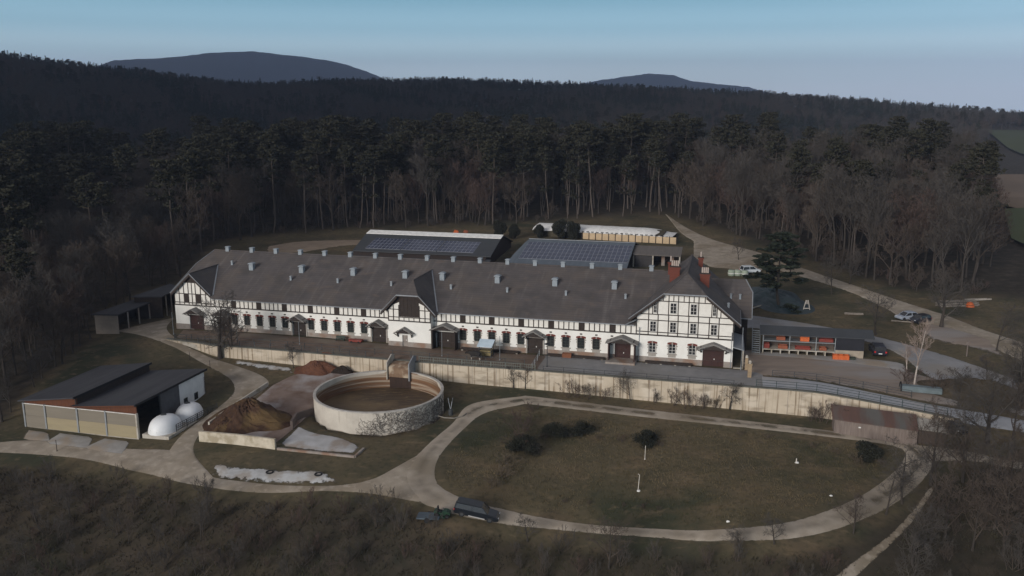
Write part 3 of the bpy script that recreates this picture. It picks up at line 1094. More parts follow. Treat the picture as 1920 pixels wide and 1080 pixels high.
# right extension behind the wing
mb = MB()
mb.slab([(-7, 9.6, 5.9), (2.9, 9.6, 5.9), (2.9, 13.0, 9.6), (1.7, 15.0, 11.4), (-7, 15.0, 11.4), (2.9, 17.0, 9.6), (2.9, 21, 5.9), (-7, 21, 5.9)], [(0, 1, 2, 3, 4), (4, 3, 5, 6, 7), (2, 5, 3)], .22)
mb.build('wing_roof', roofm, bld)
mb = MB()
mb.add([(2.3, 10.2, -.5), (2.3, 20.4, -.5), (2.3, 20.4, 6), (2.3, 17, 9.4), (2.3, 13, 9.4), (2.3, 10.2, 6)], [(0, 1, 2, 3, 4, 5)])
mb.add([(0, 10.2, -.5), (2.3, 10.2, -.5), (2.3, 10.2, 6), (0, 10.2, 6)], [(0, 1, 2, 3)])
mb.add([(0, 0, -.5), (0, 10.2, -.5), (0, 10.2, 8), (0, 0, 8)], [(0, 1, 2, 3)])
mb.add([(-15.3, 0, 6), (-15.3, 20, 6), (-15.3, 20, 8.1), (-15.3, 0, 8.1)], [(0, 1, 2, 3)])
mb.add([(-15.3, 20.5, -.5), (2.3, 20.5, -.5), (2.3, 20.5, 6), (-.2, 20.5, 8), (-7.7, 20.5, 14), (-15.3, 20.5, 8)], [(0, 1, 2, 3, 4, 5)])
mb.build('side_wall', dkwood, bld)
# lean-to porch on the right side
mb = MB()
mb.slab([(0, -.15, 3.5), (1.75, -.15, 3.1), (1.75, 9, 3.1), (0, 9, 3.5)], [(0, 1, 2, 3)], .15)
mb.build('porch_roof', zinc, bld)
mb = MB()
mb.box(1.55, 1.7, -.1, .05, 0, 2.95).box(1.55, 1.7, 4, 4.15, 0, 2.95).box(.2, 1.7, -.3, .3, -.3, .12)
mb.build('porch_post', lconc, bld)
# dark barge boards, pale verge flashings, ridge caps, gutters
fl, bg = MB(), MB()
def verge(vs, skip=()):
    for a, b in ((0, 1), (5, 6)):
        A, B = Vector(vs[a]), Vector(vs[b])
        fl.beam(A + Vector((0, -.03, .04)), B + Vector((0, -.03, .04)), .12, .07)
        bg.beam(A + Vector((0, .06, -.36)), B + Vector((0, .06, -.36)), .06, .3)
    if vs[1] != vs[6]:
        fl.beam(Vector(vs[1]) + Vector((0, -.05, .0)), Vector(vs[6]) + Vector((0, -.05, .0)), .14, .16)
for v_ in (vL, vC, vR):
    verge(v_)
# valley flashings where the cross roofs meet the main roof
def valley(cx, sl, zr_, side, v_lo):
    we = lambda z: (zr_ - z) / sl
    zt, zb = zr_, rz(v_lo)
    a = (cx + side * .0, (zt - 6.6) / S, zt + .03)
    b = (cx + side * we(zb), v_lo, zb + .06)
    fl.beam(a, b, .28, .05)
valley(-96.5, .93, 10.6, 1, .2); valley(-53.55, 1.05, 11.3, 1, -.6); valley(-53.55, 1.05, 11.3, -1, -.6)
fl.beam((-92.3, -.78, rz(-.7) - .12), (-56.6, -.78, rz(-.7) - .12), .12, .12)
fl.beam((-50.4, -.78, rz(-.7) - .12), (-15.5, -.78, rz(-.7) - .12), .12, .12)
fl.beam((2.95, 9.5, 5.9), (2.95, 13.0, 9.6), .14, .1)
fl.beam((2.95, 13, 9.62), (1.75, 15.0, 11.42), .14, .1)
fl.beam((-.8, 9.5, 5.8), (2.95, 9.5, 5.8), .14, .14)
fl.beam((1.0, -.8, 7.15), (1.0, 9.8, 7.15), .12, .12)
fl.beam((-101.25, .1, rz(.12)), (-101.25, 8.8, rz(8.8)), .1, .1)
fl.beam((-101.25, 8.8, rz(8.8)), (-99.9, 13.2, zr + .02), .1, .1)
fl.beam((-16.9, -.8, rz(-.7) - .05), (-15.2, -.8, rz(1.2)), .9, .05)
fl.build('roof_flashing', zinc, bld)
BGN = len(bg.f) // 6
for k_ in range(BGN):
    MB().add(bg.v[k_ * 8:k_ * 8 + 8], [(0, 3, 2, 1), (4, 5, 6, 7), (0, 1, 5, 4), (1, 2, 6, 5), (2, 3, 7, 6), (3, 0, 4, 7)]).build('barge_board', dkwood, bld)
fl = MB()
for vs_ in (vR,):
    fl.beam(Vector(vs_[2]) + Vector((0, 0, .05)), Vector(vs_[3]) + Vector((0, 0, .05)), .3, .14)
    fl.beam(Vector(vs_[1]) + Vector((0, 0, .03)), Vector(vs_[2]) + Vector((0, 0, .05)), .2, .1)
    fl.beam(Vector(vs_[6]) + Vector((0, 0, .03)), Vector(vs_[2]) + Vector((0, 0, .05)), .2, .1)
fl.beam((-99.9, 13.2, zr + .05), (-12, 13.2, zr + .05), .3, .12)
fl.beam(Vector(vL[2]) + Vector((0, .3, .05)), Vector(vL[3]) + Vector((0, 0, .05)), .22, .1)
fl.beam(Vector(vC[2]) + Vector((0, 0, .05)), Vector(vC[3]) + Vector((0, 0, .05)), .22, .1)
fl.build('ridge_cap', roofm, bld)
# downpipes
mb = MB()
for u in (-49.2, -14.7, -.25, 1.35):
    v_ = -.12 if u < 0 else -.75
    MB().tube([(u, v_ - .5, 5.9 if u < 0 else 7.0), (u + .02, v_, 5.3), (u + .02, v_, 0)], .07, 6).build('downpipe', zinc, bld)

# ---- roof vents, small pipes, chimneys
def make_vent(w, h, name='roof_vent'):
    o = MB().box(-w / 2, w / 2, -w / 2, w / 2, -.6, h * .62).box(-w * .42, w * .42, -w * .42, w * .42, h * .62, h * .8).build(name, ventm, bld)
    c = MB().box(-w * .66, w * .66, -w * .66, w * .66, h * .8, h * .88)
    c.prism([(-w * .66, h * .88), (w * .66, h * .88), (w * .35, h), (-w * .35, h)], 'y', -w * .6, w * .6)
    c.build('vent_cap', zinc if w < .5 else ventm, o)
    return o


v0 = make_vent(.85, 1.25)
for i, u in enumerate((-88.7, -78.3, -67.9, -57.75, -50.7, -40.5, -30.2, -19.9)):
    c = v0 if i == 0 else copy_tree(v0, bld)
    c.location = (u, 8.0, rz(8.0))
v1 = make_vent(.7, .8, 'ridge_vent')
for i, u in enumerate((-96.9, -91.6, -86.4, -81.2, -76.1, -70.8, -65.7, -60.7, -55.4, -50.3, -45.2, -40.0, -34.9, -29.8, -24.6, -19.6, -14.2)):
    c = v1 if i == 0 else copy_tree(v1, bld)
    c.location = (u, 13.2, zr + .05)
v2 = make_vent(.34, .8, 'vent_pipe')
for i, u in enumerate((-79.3, -69.9, -59.5, -48.3, -38.1, -27.8, -17.7, -93.5)):
    c = v2 if i == 0 else copy_tree(v2, bld)
    vv = 5.5 if u > -90 else 9.0
    c.location = (u, vv, rz(vv))
for u in (-.6, .9):
    c = copy_tree(v2, bld)
    c.location = (u, 12.3, 8.6)
c = copy_tree(v2, bld)
c.location = (-1.0, 4.2, 8.8)


def chimney(u, v, zb, zt, w, npots, potm):
    o = MB().box(-w / 2, w / 2, -w * .4, w * .4, zb - zt, 0).box(-w / 2 - .12, w / 2 + .12, -w * .4 - .12, w * .4 + .12, -.3, -.08).build('chimney', chbrick, bld, loc=(u, v, zt))
    MB().box(-w / 2 - .05, w / 2 + .05, -w * .4 - .05, w * .4 + .05, -.08, .06).build('chimney_cap', dkwood, o)
    for k in range(npots):
        x = (k - (npots - 1) / 2) * (w * .8 / max(npots, 1))
        MB().lathe([(.13, .06), (.12, .9), (.15, .95), (.1, .96)], 8, (x, 0, 0)).build('chimney_pot', potm, o)


potm = mat('chimney_pot_clay', (.5, .42, .38), .9, None, 3)
chimney(-9.85, 7.3, 8, 14.6, 1.6, 4, potm)
chimney(-4.95, 6.6, 8, 13.8, 1.5, 4, potm)
chimney(-10.9, 12.5, 9, 14.4, .8, 1, potm)
chimney(-6.0, 17, 9, 14.6, .8, 1, potm)

# ---- porch canopies over the doors: canopy > bracket, each with a door below
cz = mat('canopy_felt', (.25, .24, .23), .8, (.18, .17, .165), 1.5, .8, .3)


def canopy(u, w, z, dep, y=0, m=cz, doorm=None, dw=2.6, dh=2.75, legs=False, redside=False):
    prof = []
    n = 12
    for k in range(n + 1):
        t = k / n * 2 - 1
        hgt_ = .68 * (1 - abs(t)) ** 1.0 + .28 * math.cos(t * PI) * .55
        prof.append((t * w / 2, hgt_ - .15))
    poly = prof + [(x, zz - .14) for x, zz in reversed(prof)]
    o = MB()
    n1 = len(prof)
    o.prism(poly, 'y', -dep, 0)
    o = o.build('canopy', m, bld, loc=(u, y, z - .55))
    b = MB()
    for sx in (-1, 1):
        x = sx * w * .36
        b.beam((x, -.1, -.1), (x, -dep + .25, -.1), .14)
        b.beam((x, -.05, -1.15), (x, -dep + .4, -.15), .14)
        b.beam((sx * w * .48, -dep + .1, -.32), (sx * w * .33, -.1, -1.1), .12)
    b.beam((-w * .47, -dep + .15, -.25), (w * .47, -dep + .15, -.25), .12)
    b.prism([(-w * .3, -.2), (w * .3, -.2), (0, .4)], 'y', -dep + .1, -dep + .16)
    b.build('bracket', timber, o)
    if legs:
        for sx in (-1, 1):
            l = MB()
            x = sx * w * .40
            l.box(x - .08, x + .08, -dep + .15, -dep + .31, -(z - .55) , -.2)
            l.box(x - .04, x + .04, -dep + .2, -.02, -(z - .55), -.5)
            l.build('side_screen', redwood if redside else dkwood, o)
    if doorm:
        d = MB().box(u - dw / 2, u + dw / 2, y + .2, y + .28, 0, dh)
        for k in range(7):
            x = u - dw / 2 + dw * k / 7
            d.box(x, x + .03, y + .18, y + .2, .05, dh - .05)
        d = d.build('stable_door', doorm, bld)
        MB().box(u + .1, u + .22, y + .14, y + .19, 1.1, 1.3).build('door_handle', wframe, d)
    return o


canopy(-95.9, 3.6, 4.15, 1.7, m=cz, doorm=redwood, dw=3)
canopy(-90.2, 3.6, 4.15, 1.7, doorm=dkwood, dw=3)
canopy(-75.1, 3.6, 4.15, 1.7, doorm=dkwood)
canopy(-59.8, 3.6, 4.15, 1.7, doorm=dkwood)
canopy(-54.4, 3.5, 3.5, 1.1, CF, doorm=stone, dw=1.0, dh=2.1)
canopy(-47.4, 5.0, 4.3, 2.0, doorm=dkwood, dw=3.4, legs=True)
canopy(-31.87, 3.8, 4.15, 1.7, doorm=dkwood)
canopy(-17.3, 5.2, 4.2, 2.2, doorm=redwood, legs=True, redside=True)
canopy(-2.95, 5.4, 3.95, 1.5, doorm=redwood, dw=3.3, dh=2.7)
MB().prism([(-19.7, 0), (-15.0, 0), (-15.0, .45), (-19.7, .45)], 'y', -3.0, -.1).build('doorstep', stone, bld)
for u in (-75.1, -59.8, -31.87):
    mb = MB()
    for sx in (-1, 1):
        mb.box(u + sx * 1.45 - .1, u + sx * 1.45 + .1, -.16, -.02, 0, 3.1)
    mb.box(u - 1.5, u + 1.5, -.16, -.02, 2.78, 3.1)
    mb.build('door_frame', sillst, bld)

# ================================================================ RETAINING WALL AND RAILINGS
def wall_run(name, label, us, top, bot, th, m, cat='wall'):
    """follows the retaining line, in the stable's frame"""
    mb = MB()
    n = len(us)
    vs = []
    for i, u in enumerate(us):
        v = wall_v(u)
        for (dv, zz) in ((-.25, bot(u)), (-.25, top(u)), (th - .25, top(u)), (th - .25, bot(u))):
            vs.append((u, v + dv, zz))
    fs = []
    for i in range(n - 1):
        for k in range(4):
            fs.append((i * 4 + k, i * 4 + (k + 1) % 4, (i + 1) * 4 + (k + 1) % 4, (i + 1) * 4 + k))
    fs += [(0, 1, 2, 3), tuple((n - 1) * 4 + k for k in (3, 2, 1, 0))]
    mb.add(vs, fs)
    root = thing(name, label, cat, tuple(ORG), BROT)
    mb.build('wall_body', m, root)
    return root


def gz_up(u, off=.4):
    x, y = xy(u, wall_v(u) + off)
    return float(hgt(x, y, 1))


def gz_lo(u, off=-.4):
    x, y = xy(u, wall_v(u) + off)
    return float(hgt(x, y, -1))


us_w = list(np.arange(-98, 29.6, 1.5))
rw = wall_run('retaining_wall', 'long stained concrete retaining wall below the stable terrace', us_w, lambda u: gz_up(u) + .12, lambda u: gz_lo(u) - 1, .5, concrete)
mb = MB()
for a, b in zip(us_w[:-1], us_w[1:]):
    za, zb = gz_up(a) + .12, gz_up(b) + .12
    mb.add([(a, wall_v(a) - .34, za), (b, wall_v(b) - .34, zb), (b, wall_v(b) + .34, zb), (a, wall_v(a) + .34, za),
            (a, wall_v(a) - .34, za + .14), (b, wall_v(b) - .34, zb + .14), (b, wall_v(b) + .34, zb + .14), (a, wall_v(a) + .34, za + .14)],
           [(4, 5, 6, 7), (0, 1, 5, 4), (2, 3, 7, 6), (0, 3, 2, 1)])
mb.build('coping', mat('mossy_coping', (.15, .15, .13), .95, (.09, .09, .08), 1, .8), rw)
mb = MB()
for u in np.arange(-84, 28, 4.0):
    v = wall_v(u) - .255
    mb.add([(u - .03, v - .005, gz_lo(u) - .2), (u + .03, v - .005, gz_lo(u) - .2), (u + .03, v - .005, gz_up(u)), (u - .03, v - .005, gz_up(u))], [(0, 1, 2, 3)])
mb.build('wall_joint', stone, rw)


def railing(name, label, us, vf, h, m, rails=3, step=2.5, zf=None, mesh=0, cat='railing'):
    root = thing(name, label, cat, tuple(ORG), BROT)
    zf = zf or (lambda u, v: g(*xy(u, v)))
    us = list(us)
    P = [(u, vf(u), zf(u, vf(u))) for u in us]
    po = MB()
    for p in P:
        po.box(p[0] - .045, p[0] + .045, p[1] - .045, p[1] + .045, p[2] - .1, p[2] + h)
    po.build('fence_post', m, root)
    r = MB()
    for a, b in zip(P[:-1], P[1:]):
        for k in range(rails):
            z = h * (k + 1) / rails - .04
            r.beam((a[0], a[1], a[2] + z), (b[0], b[1], b[2] + z), .06, .05)
        if mesh:
            L = math.dist(a[:2], b[:2])
            for j in range(int(L / mesh)):
                t = (j + .5) * mesh / L
                p = [a[i] + (b[i] - a[i]) * t for i in range(3)]
                r.box(p[0] - .02, p[0] + .02, p[1] - .02, p[1] + .02, p[2] + .1, p[2] + h)
    r.build('rail', m, root)
    return root


gzw = lambda u, v: gz_up(u) + .2
railing('wall_railing', 'grey steel railing on the wall coping left of the manure chute', np.arange(-96, -56, 2.9), lambda u: wall_v(u), 1.05, dsteel, 3, zf=gzw)
railing('wall_railing', 'barred grey railing on the wall coping just right of the manure chute', np.arange(-49, -29.5, 2.4), lambda u: wall_v(u), .9, mat('worn_green_steel', (.17, .19, .17), .7, None, 2), 2, zf=gzw, mesh=.3)
railing('wall_railing', 'dark thin railing on the wall in front of the tall gabled wing', np.arange(-28.5, 3, 3.2), lambda u: wall_v(u), .8, dsteel, 2, zf=gzw)
railing('mesh_fence', 'dark green mesh fence between the pale road and the wall top', np.arange(3.5, 29, 2.8), lambda u: wall_v(u) + .05, 1.15, mat('dark_green_wire', (.04, .06, .06), .7, None, 2), 3, zf=gzw)
railing('pipe_fence', 'low grey pipe fence between the cattle yard and the terrace edge', np.arange(-96, -31, 3.2), lambda u: -6.4 if u < -90 else -7.2, 1.1, dsteel, 2)
railing('pipe_fence', 'short pipe fence running out from the door beside the hay feeder', [-30.9, -30.6, -30.5, -30.4], lambda u: {-30.9: -1.2, -30.6: -4, -30.5: -6.5, -30.4: -8.8}[round(u, 1)], 1.1, steel, 3)
railing('wire_fence', 'thin wire fence between the earth yard and the pale road', np.arange(6, 27, 3.2), lambda u: -3.3 if u < 12 else -3.3 - (u - 12) * .21, 1.1, dsteel, 3)


# manure chute over the tank
ch = thing('manure_chute', 'stained concrete manure chute with grey side panels dropping from the terrace into the round tank', 'chute', tuple(ORG), BROT)
mb = MB()
mb.prism([(-12.0, -1.9), (-8.9, -1.9), (-8.9, .15), (-11.2, .05), (-12.0, -.3)], 'x', -53.2, -49.9)
mb.build('chute_bed', mat('manure_stained_concrete', (.26, .18, .12), .85, (.12, .07, .045), .9, .9, .3, col3=(.4, .33, .25), scale3=.7), ch)
for a in (-53.5, -49.75):
    MB().prism([(-12.3, -2.3), (-9.0, -2.6), (-9.0, 1.0), (-10.2, 1.35), (-12.3, .5)], 'x', a, a + .16).build('side_panel', lconc if a < -50 else zinc, ch)

# lower fence in front of the wall right of the chute
def px_fence(name, label, pts, h, m, rails=2, cat='fence'):
    P = [atT(*p) for p in pts]
    o = P[0]
    root = thing(name, label, cat, tuple(o))
    po, r = MB(), MB()
    for p in P:
        q = p - o
        po.box(q[0] - .06, q[0] + .06, q[1] - .06, q[1] + .06, q[2] - .1, q[2] + h)
    for a, b in zip(P[:-1], P[1:]):
        a, b = a - o, b - o
        for k in range(rails):
            z = h * (k + 1) / rails - .08
            r.beam((a[0], a[1], a[2] + z), (b[0], b[1], b[2] + z), .06, .05)
    po.build('fence_post', m, root)
    r.build('rail', m, root)


px_fence('pipe_fence', 'short dark pipe fence against the concrete wall right of the round tank', [(812, 705), (842, 711), (876, 717)], 1.6, dsteel, 1)


# ================================================================ ROUND TANK
TC = np.array([-19.9, 121.6])
TR, RIMZ = 9.6, -1.0
tk = thing('slurry_tank', 'large round open concrete slurry tank with rusty brown stained inside', 'tank', (TC[0], TC[1], RIMZ))
N_ = 96
mb = MB()
mb.lathe([(TR, -5), (TR, 0), (TR - .32, 0), (TR - .32, -3.4)], N_)
tw = mb.build('tank_wall', concrete2, tk, smooth=False)
# inside coating of old slurry: bands of brown at different heights
stain = mat('slurry_stain', (.24, .13, .065), .75, (.07, .038, .025), .8, .9, .35, stretch=(.12, .12, 5), detail=8, col3=(.33, .27, .21), scale3=.5)
mb = MB()
rnd = random.Random(5)
prof_z = []
vs, fs = [], []
for k in range(N_ + 1):
    t = 2 * PI * k / N_
    r_ = TR - .33
    top = -.35 - .35 * (0.5 + .5 * math.sin(t * 3)) - .25 * math.sin(t * 7 + 1) * .5
    # beneath the chute the coat reaches the rim
    d = abs((t - math.radians(76) + PI) % (2 * PI) - PI)
    if d < .3:
        top = -.02
    elif d < .9 and math.cos(t) > .2:
        top = -.2
    for z in (top, -3.4):
        vs.append(((r_) * math.cos(t), r_ * math.sin(t), z))
for k in range(N_):
    fs.append((k * 2, k * 2 + 1, k * 2 + 3, k * 2 + 2))
mb.add(vs, fs)
mb.build('inner_stain', stain, tk, smooth=True)
vs, fs = [], []
for k in range(15):
    t = math.radians(66 + k * 1.6)
    low = -2.75
    hi = -.0 - (.25 * abs(k - 7) / 7) ** 1.5
    vs += [((TR - .345) * math.cos(t), (TR - .345) * math.sin(t), hi), ((TR - .345) * math.cos(t), (TR - .345) * math.sin(t), low)]
for k in range(14):
    fs.append((k * 2, k * 2 + 1, k * 2 + 3, k * 2 + 2))
MB().add(vs, fs).build('chute_stain', mat('dark_manure_run', (.05, .03, .022), .8, (.025, .016, .013), 1.2, .9, .3, stretch=(2, 2, .3)), tk, smooth=True)
slm = mat('slurry_surface', (.105, .072, .042), .6, (.055, .038, .026), .25, .9, .3, detail=7, col3=(.16, .11, .06), scale3=.12)
nt = slm.node_tree
overlay(slm, 'wave', (.20, .15, .08), scale=(.18, .3, .3), axis='Y', dist=9, lo=.9, hi=.99, fac=.6)
mb = MB()
mb.lathe([(0.01, -2.75), (TR - .34, -2.75)], N_)
mb.build('slurry', slm, tk)
MB().lathe([(TR + .01, -.12), (TR + .06, -.12), (TR + .06, .04), (TR - .36, .04), (TR - .36, -.05)], N_).build('rim', mat('tank_rim', (.5, .48, .45), .9, (.3, .28, .26), 1, .8), tk)
# dry creeper on the right-hand outside
mb = MB()
rnd = random.Random(11)
for i in range(480):
    t = math.radians(rnd.uniform(-101, -8))
    z = rnd.uniform(-4.2, -.4)
    edge = -.5 - 3.2 * max(0, (math.radians(-78) - t)) * 3
    if z > edge:
        z = edge - rnd.uniform(0, 1)
    pts = []
    dr = rnd.uniform(0, 6.28)
    for k in range(rnd.randint(7, 15)):
        pts.append(((TR + .035) * math.cos(t), (TR + .035) * math.sin(t), z))
        dr += rnd.uniform(-1.1, 1.1)
        t += math.cos(dr) * .022
        z += math.sin(dr) * .2
        z = min(-.1, z)
        if t < math.radians(-102):
            break
    if len(pts) > 2:
        mb.tube(pts, rnd.uniform(.014, .028), 3, cap=False)
mb.build('creeper', mat('dry_creeper', (.16, .14, .125), .9, (.09, .078, .07), 3), tk, recalc=False)

# ================================================================ BARN WITH SAW-TOOTH ROOFS (lower left)
def local(name, label, cat, group=None):
    return thing(name, label, cat, tuple(ORG), BROT, group)


tin = mat('dark_tin_roof', (.052, .053, .062), .75, (.04, .041, .048), .6, .8, .25)
overlay(tin, 'noise', (.065, .066, .073), scale=(.7, .05, .05), lo=.5, hi=.62, fac=.5, detail=2)
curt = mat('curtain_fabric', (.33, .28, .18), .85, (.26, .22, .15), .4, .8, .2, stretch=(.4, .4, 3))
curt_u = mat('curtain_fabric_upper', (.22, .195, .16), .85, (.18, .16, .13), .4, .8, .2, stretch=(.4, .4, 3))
rbrown = mat('red_brown_boards', (.14, .055, .03), .85, (.075, .032, .02), 1, .9, .2, stretch=(6, 6, .5))
shedwall = mat('barn_whitewash', (.72, .73, .74), .9, (.62, .63, .65), 1, .6, .2)
barn = local('livestock_barn', 'low barn with two dark saw-tooth roofs and beige curtain front beside the lower track', 'barn')
G = -4.7
U0, U1, V0, V1 = -98.3, -79.6, -38.6, -22.6
mb = MB()
mb.slab([(-98.7, -39.2, -.45), (-89.2, -39.2, .8), (-89.2, -22.2, .8), (-98.7, -22.2, -.45)], [(0, 1, 2, 3)], .18)
mb.build('roof', tin, barn)
mb = MB()
mb.slab([(-89.9, -39.2, -.55), (-79.3, -39.2, .55), (-79.3, -22.2, .55), (-89.9, -22.2, -.55)], [(0, 1, 2, 3)], .18)
mb.build('roof', tin, barn)
mb = MB()
mb.beam((-79.25, -39.25, .45), (-79.25, -22.2, .45), .1, .3)
mb.build('roof_edge', black, barn)
MB().beam((-89.15, -39.25, .68), (-89.15, -22.2, .68), .1, .3).build('roof_edge', black, barn)
MB().beam((-89.9, -39.27, -.62), (-79.3, -39.27, .46), .1, .14).build('roof_edge', rbrown, barn)
mb = MB()
mb.prism([(U0, -1.2), (-89.3, -1.2), (-89.3, .6), (U0, -.6)], 'y', V0 + .1, V0 + .25)
mb.prism([(-89.3, -1.2), (U1, -1.2), (U1, .35), (-89.3, -.7)], 'y', V0 + .1, V0 + .25)
mb.build('gable_boarding', rbrown, barn)
mb = MB()
mb.box(-89.5, -89.35, V0, V1, -1.0, .5)
mb.build('clerestory', dkwood, barn)
bays = [U0, -94.7, -89.3, -84.6, U1]
for i in range(4):
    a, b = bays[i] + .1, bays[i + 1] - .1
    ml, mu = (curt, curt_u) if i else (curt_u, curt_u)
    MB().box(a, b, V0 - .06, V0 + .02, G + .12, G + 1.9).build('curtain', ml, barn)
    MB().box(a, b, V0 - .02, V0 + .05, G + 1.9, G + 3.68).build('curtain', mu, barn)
    MB().beam((a, V0 - .08, G + 3.7), (b, V0 - .08, G + 3.7), .12, .1).build('curtain_rail', wframe, barn)
    MB().beam((a, V0 - .1, G + .1), (b, V0 - .1, G + .1), .1, .1).build('curtain_rail', lconc, barn)
for u in bays:
    MB().box(u - .12, u + .12, V0 - .16, V0 + .2, G - .4, G + 3.8).build('post', steel if u != U1 else lconc, barn)
for v in (-33.3, -28.0, V1):
    MB().box(U1 - .25, U1 - .05, v - .12, v + .12, G - .2, .35).build('post', dsteel, barn)
MB().box(U1 - .2, U1, -28.9, V1, -3.9, .38).build('white_wall', shedwall, barn)
MB().box(U1 - .12, U1 - .02, -33.2, -28.92, -3.9, .2).build('grey_wall', mat('grey_sheeting', (.10, .10, .11), .8, None, 1), barn)
MB().box(U1 - .3, U1 + .06, -33.2, V1, -5, -3.7).build('wall_base', stone, barn)
for v in (-27.6, -25.0):
    w_ = MB().box(U1 - .02, U1 + .05, v - .45, v + .45, -3.5, -2.4).build('window', gframe, barn)
    MB().box(U1 + .05, U1 + .06, v - .36, v + .36, -3.4, -2.5).build('pane', glass, w_)
MB().box(U0, U1, V1 - .2, V1, -5, -.6).box(U0, U0 + .15, V0 + .2, V1 - .2, -5, -.7).build('back_wall', rbrown, barn)
MB().box(-84.0, -79.9, V0 + .3, V1 - .3, G - .1, G + .02).build('floor', dkwood, barn)

# ---- calf igloos on their slab beside the barn
slab_ = local('igloo_slab', 'pale concrete slab carrying the two white calf igloos beside the barn', 'slab')
z0 = g(*xy(-76.8, -33)) + .02
MB().prism([(-79.2, -38.3), (-75.0, -38.3), (-74.4, -26.5), (-78.9, -26.5)], 'z', z0 - .5, z0 + .15).build('slab_top', lconc, slab_)
igm = mat('igloo_shell', (.80, .81, .83), .5, (.68, .70, .73), .7, .7, .4)
zi = z0 + .15


def igloo(u, v, label, s=1.0, rz=0):
    x, y = xy(u, v)
    r = thing('calf_igloo', label, 'calf shelter', (x, y, zi), BROT + rz, 'white calf igloos beside the barn')
    mb = MB()
    nu_, nv_ = 28, 12
    vs, fs = [], []
    for j in range(nv_ + 1):
        ph = j / nv_ * PI / 2
        for i in range(nu_):
            t = 2 * PI * i / nu_
            rr = math.cos(ph) ** .75
            rib = 1 + .012 * math.cos(t * 14)
            vs.append((2.0 * s * rr * math.cos(t) * rib, 2.6 * s * rr * math.sin(t) * rib, 2.05 * s * math.sin(ph) ** .9))
    for j in range(nv_):
        for i in range(nu_):
            fs.append((j * nu_ + i, j * nu_ + (i + 1) % nu_, (j + 1) * nu_ + (i + 1) % nu_, (j + 1) * nu_ + i))
    mb.add(vs, fs).build('shell', igm, r, smooth=True)
    c = MB()
    c.lathe([(.01, .12), (.3, .12), (.42, 0), (.42, -.2)], 14, (-.3, .3, 2.05 * s))
    c.build('vent_cap', dsteel, r)
    MB().tube([(2.02 * s, .1, .02), (1.7 * s, .1, 1.05 * s), (1.05 * s, .1, 1.75 * s), (.1, .1, 2.07 * s)], .03, 5).build('seam', dsteel, r)
    for x_ in (-.6, .1):
        MB().beam((x_, -2.36 * s, .6), (x_ + .42, -2.46 * s, .42), .1, .1).build('slot', black, r)
    return r


igloo(-77.25, -35.9, 'white dome calf igloo nearest the lower track, in front of the other', 1.0)
igloo(-77.0, -30.6, 'white dome calf igloo farther up the slab behind the front one', .95, .2)
pf = local('pen_fence', 'dark steel pen fence along the slab of the calf igloos', 'fence')
r_ = MB()
for k in range(5):
    v = -36.5 + k * 2.3
    u = -75.0 + k * .12
    r_.box(u - .04, u + .04, v - .04, v + .04, zi, zi + 1.1)
for z in (.25, .55, .8, 1.1):
    r_.beam((-75.0, -36.5, zi + z), (-74.5, -27.3, zi + z), .05)
for k in range(22):
    v = -36.4 + k * .42
    r_.beam((-75.0 + (v + 36.5) * .054, v, zi + .1), (-75.0 + (v + 36.5) * .054, v, zi + 1.1), .035)
r_.build('fence_panel', dsteel, pf)

# ================================================================ BARNS BEHIND
roofblue = mat('blue_grey_tin', (.10, .125, .155), .6, (.085, .105, .13), .5, .7, .4)
overlay(roofblue, 'noise', (.12, .145, .175), scale=(1.5, .02, .02), lo=.5, hi=.6, fac=.5, detail=1)
roofdk = mat('anthracite_tin', (.05, .055, .062), .65, (.04, .044, .05), .5, .7, .35)
pvm = mat('solar_cell', (.035, .045, .085), .25, (.025, .033, .065), .5, .7, .6)
pvf = mat('solar_frame', (.34, .36, .42), .5, None, 2)
whitestrip = mat('white_fabric_strip', (.85, .85, .84), .8, None, 1)


def pv_array(parent, u0, u1, v0, v1, zf, nx, ny, name='solar_array'):
    fr = MB()
    zs = lambda v: zf(v) + .08
    fr.slab([(u0, v0, zs(v0)), (u1, v0, zs(v0)), (u1, v1, zs(v1)), (u0, v1, zs(v1))], [(0, 1, 2, 3)], .05)
    o = fr.build(name, pvf, parent)
    c = MB()
    gx, gy = .09, .11
    for i in range(nx):
        for j in range(ny):
            a = u0 + (u1 - u0) * i / nx + gx / 2
            b = u0 + (u1 - u0) * (i + 1) / nx - gx / 2
            p = v0 + (v1 - v0) * j / ny + gy / 2
            q = v0 + (v1 - v0) * (j + 1) / ny - gy / 2
            c.add([(a, p, zs(p) + .012), (b, p, zs(p) + .012), (b, q, zs(q) + .012), (a, q, zs(q) + .012)], [(0, 1, 2, 3)])
    c.build('solar_cells', pvm, o, recalc=False)


b1 = local('solar_barn', 'dark roofed barn behind the stable, white strip on top and three solar arrays', 'barn')
zf1 = lambda v: 3.7 + (v - 62) * .21
mb = MB()
mb.slab([(-94.2, 64.5, zf1(64.5)), (-57.6, 64.5, zf1(64.5)), (-58.2, 76.5, zf1(76.5)), (-95.6, 76.5, zf1(76.5))], [(0, 1, 2, 3)], .2)
mb.build('roof', roofdk, b1)
MB().slab([(-93.8, 61.5, 2.95), (-57.4, 61.5, 2.95), (-57.4, 64.3, 3.5), (-94.0, 64.3, 3.5)], [(0, 1, 2, 3)], .15).build('lower_roof', roofdk, b1)
MB().slab([(-95.6, 76.6, 6.85), (-58.2, 76.6, 6.85), (-58.2, 79.4, 7.4), (-95.6, 79.4, 7.4)], [(0, 1, 2, 3)], .15).build('ridge_light', whitestrip, b1)
MB().slab([(-95.6, 79.5, 7.2), (-58.2, 79.5, 7.2), (-58.2, 90, 4), (-95.6, 90, 4)], [(0, 1, 2, 3)], .15).build('roof', roofdk, b1)
mb = MB()
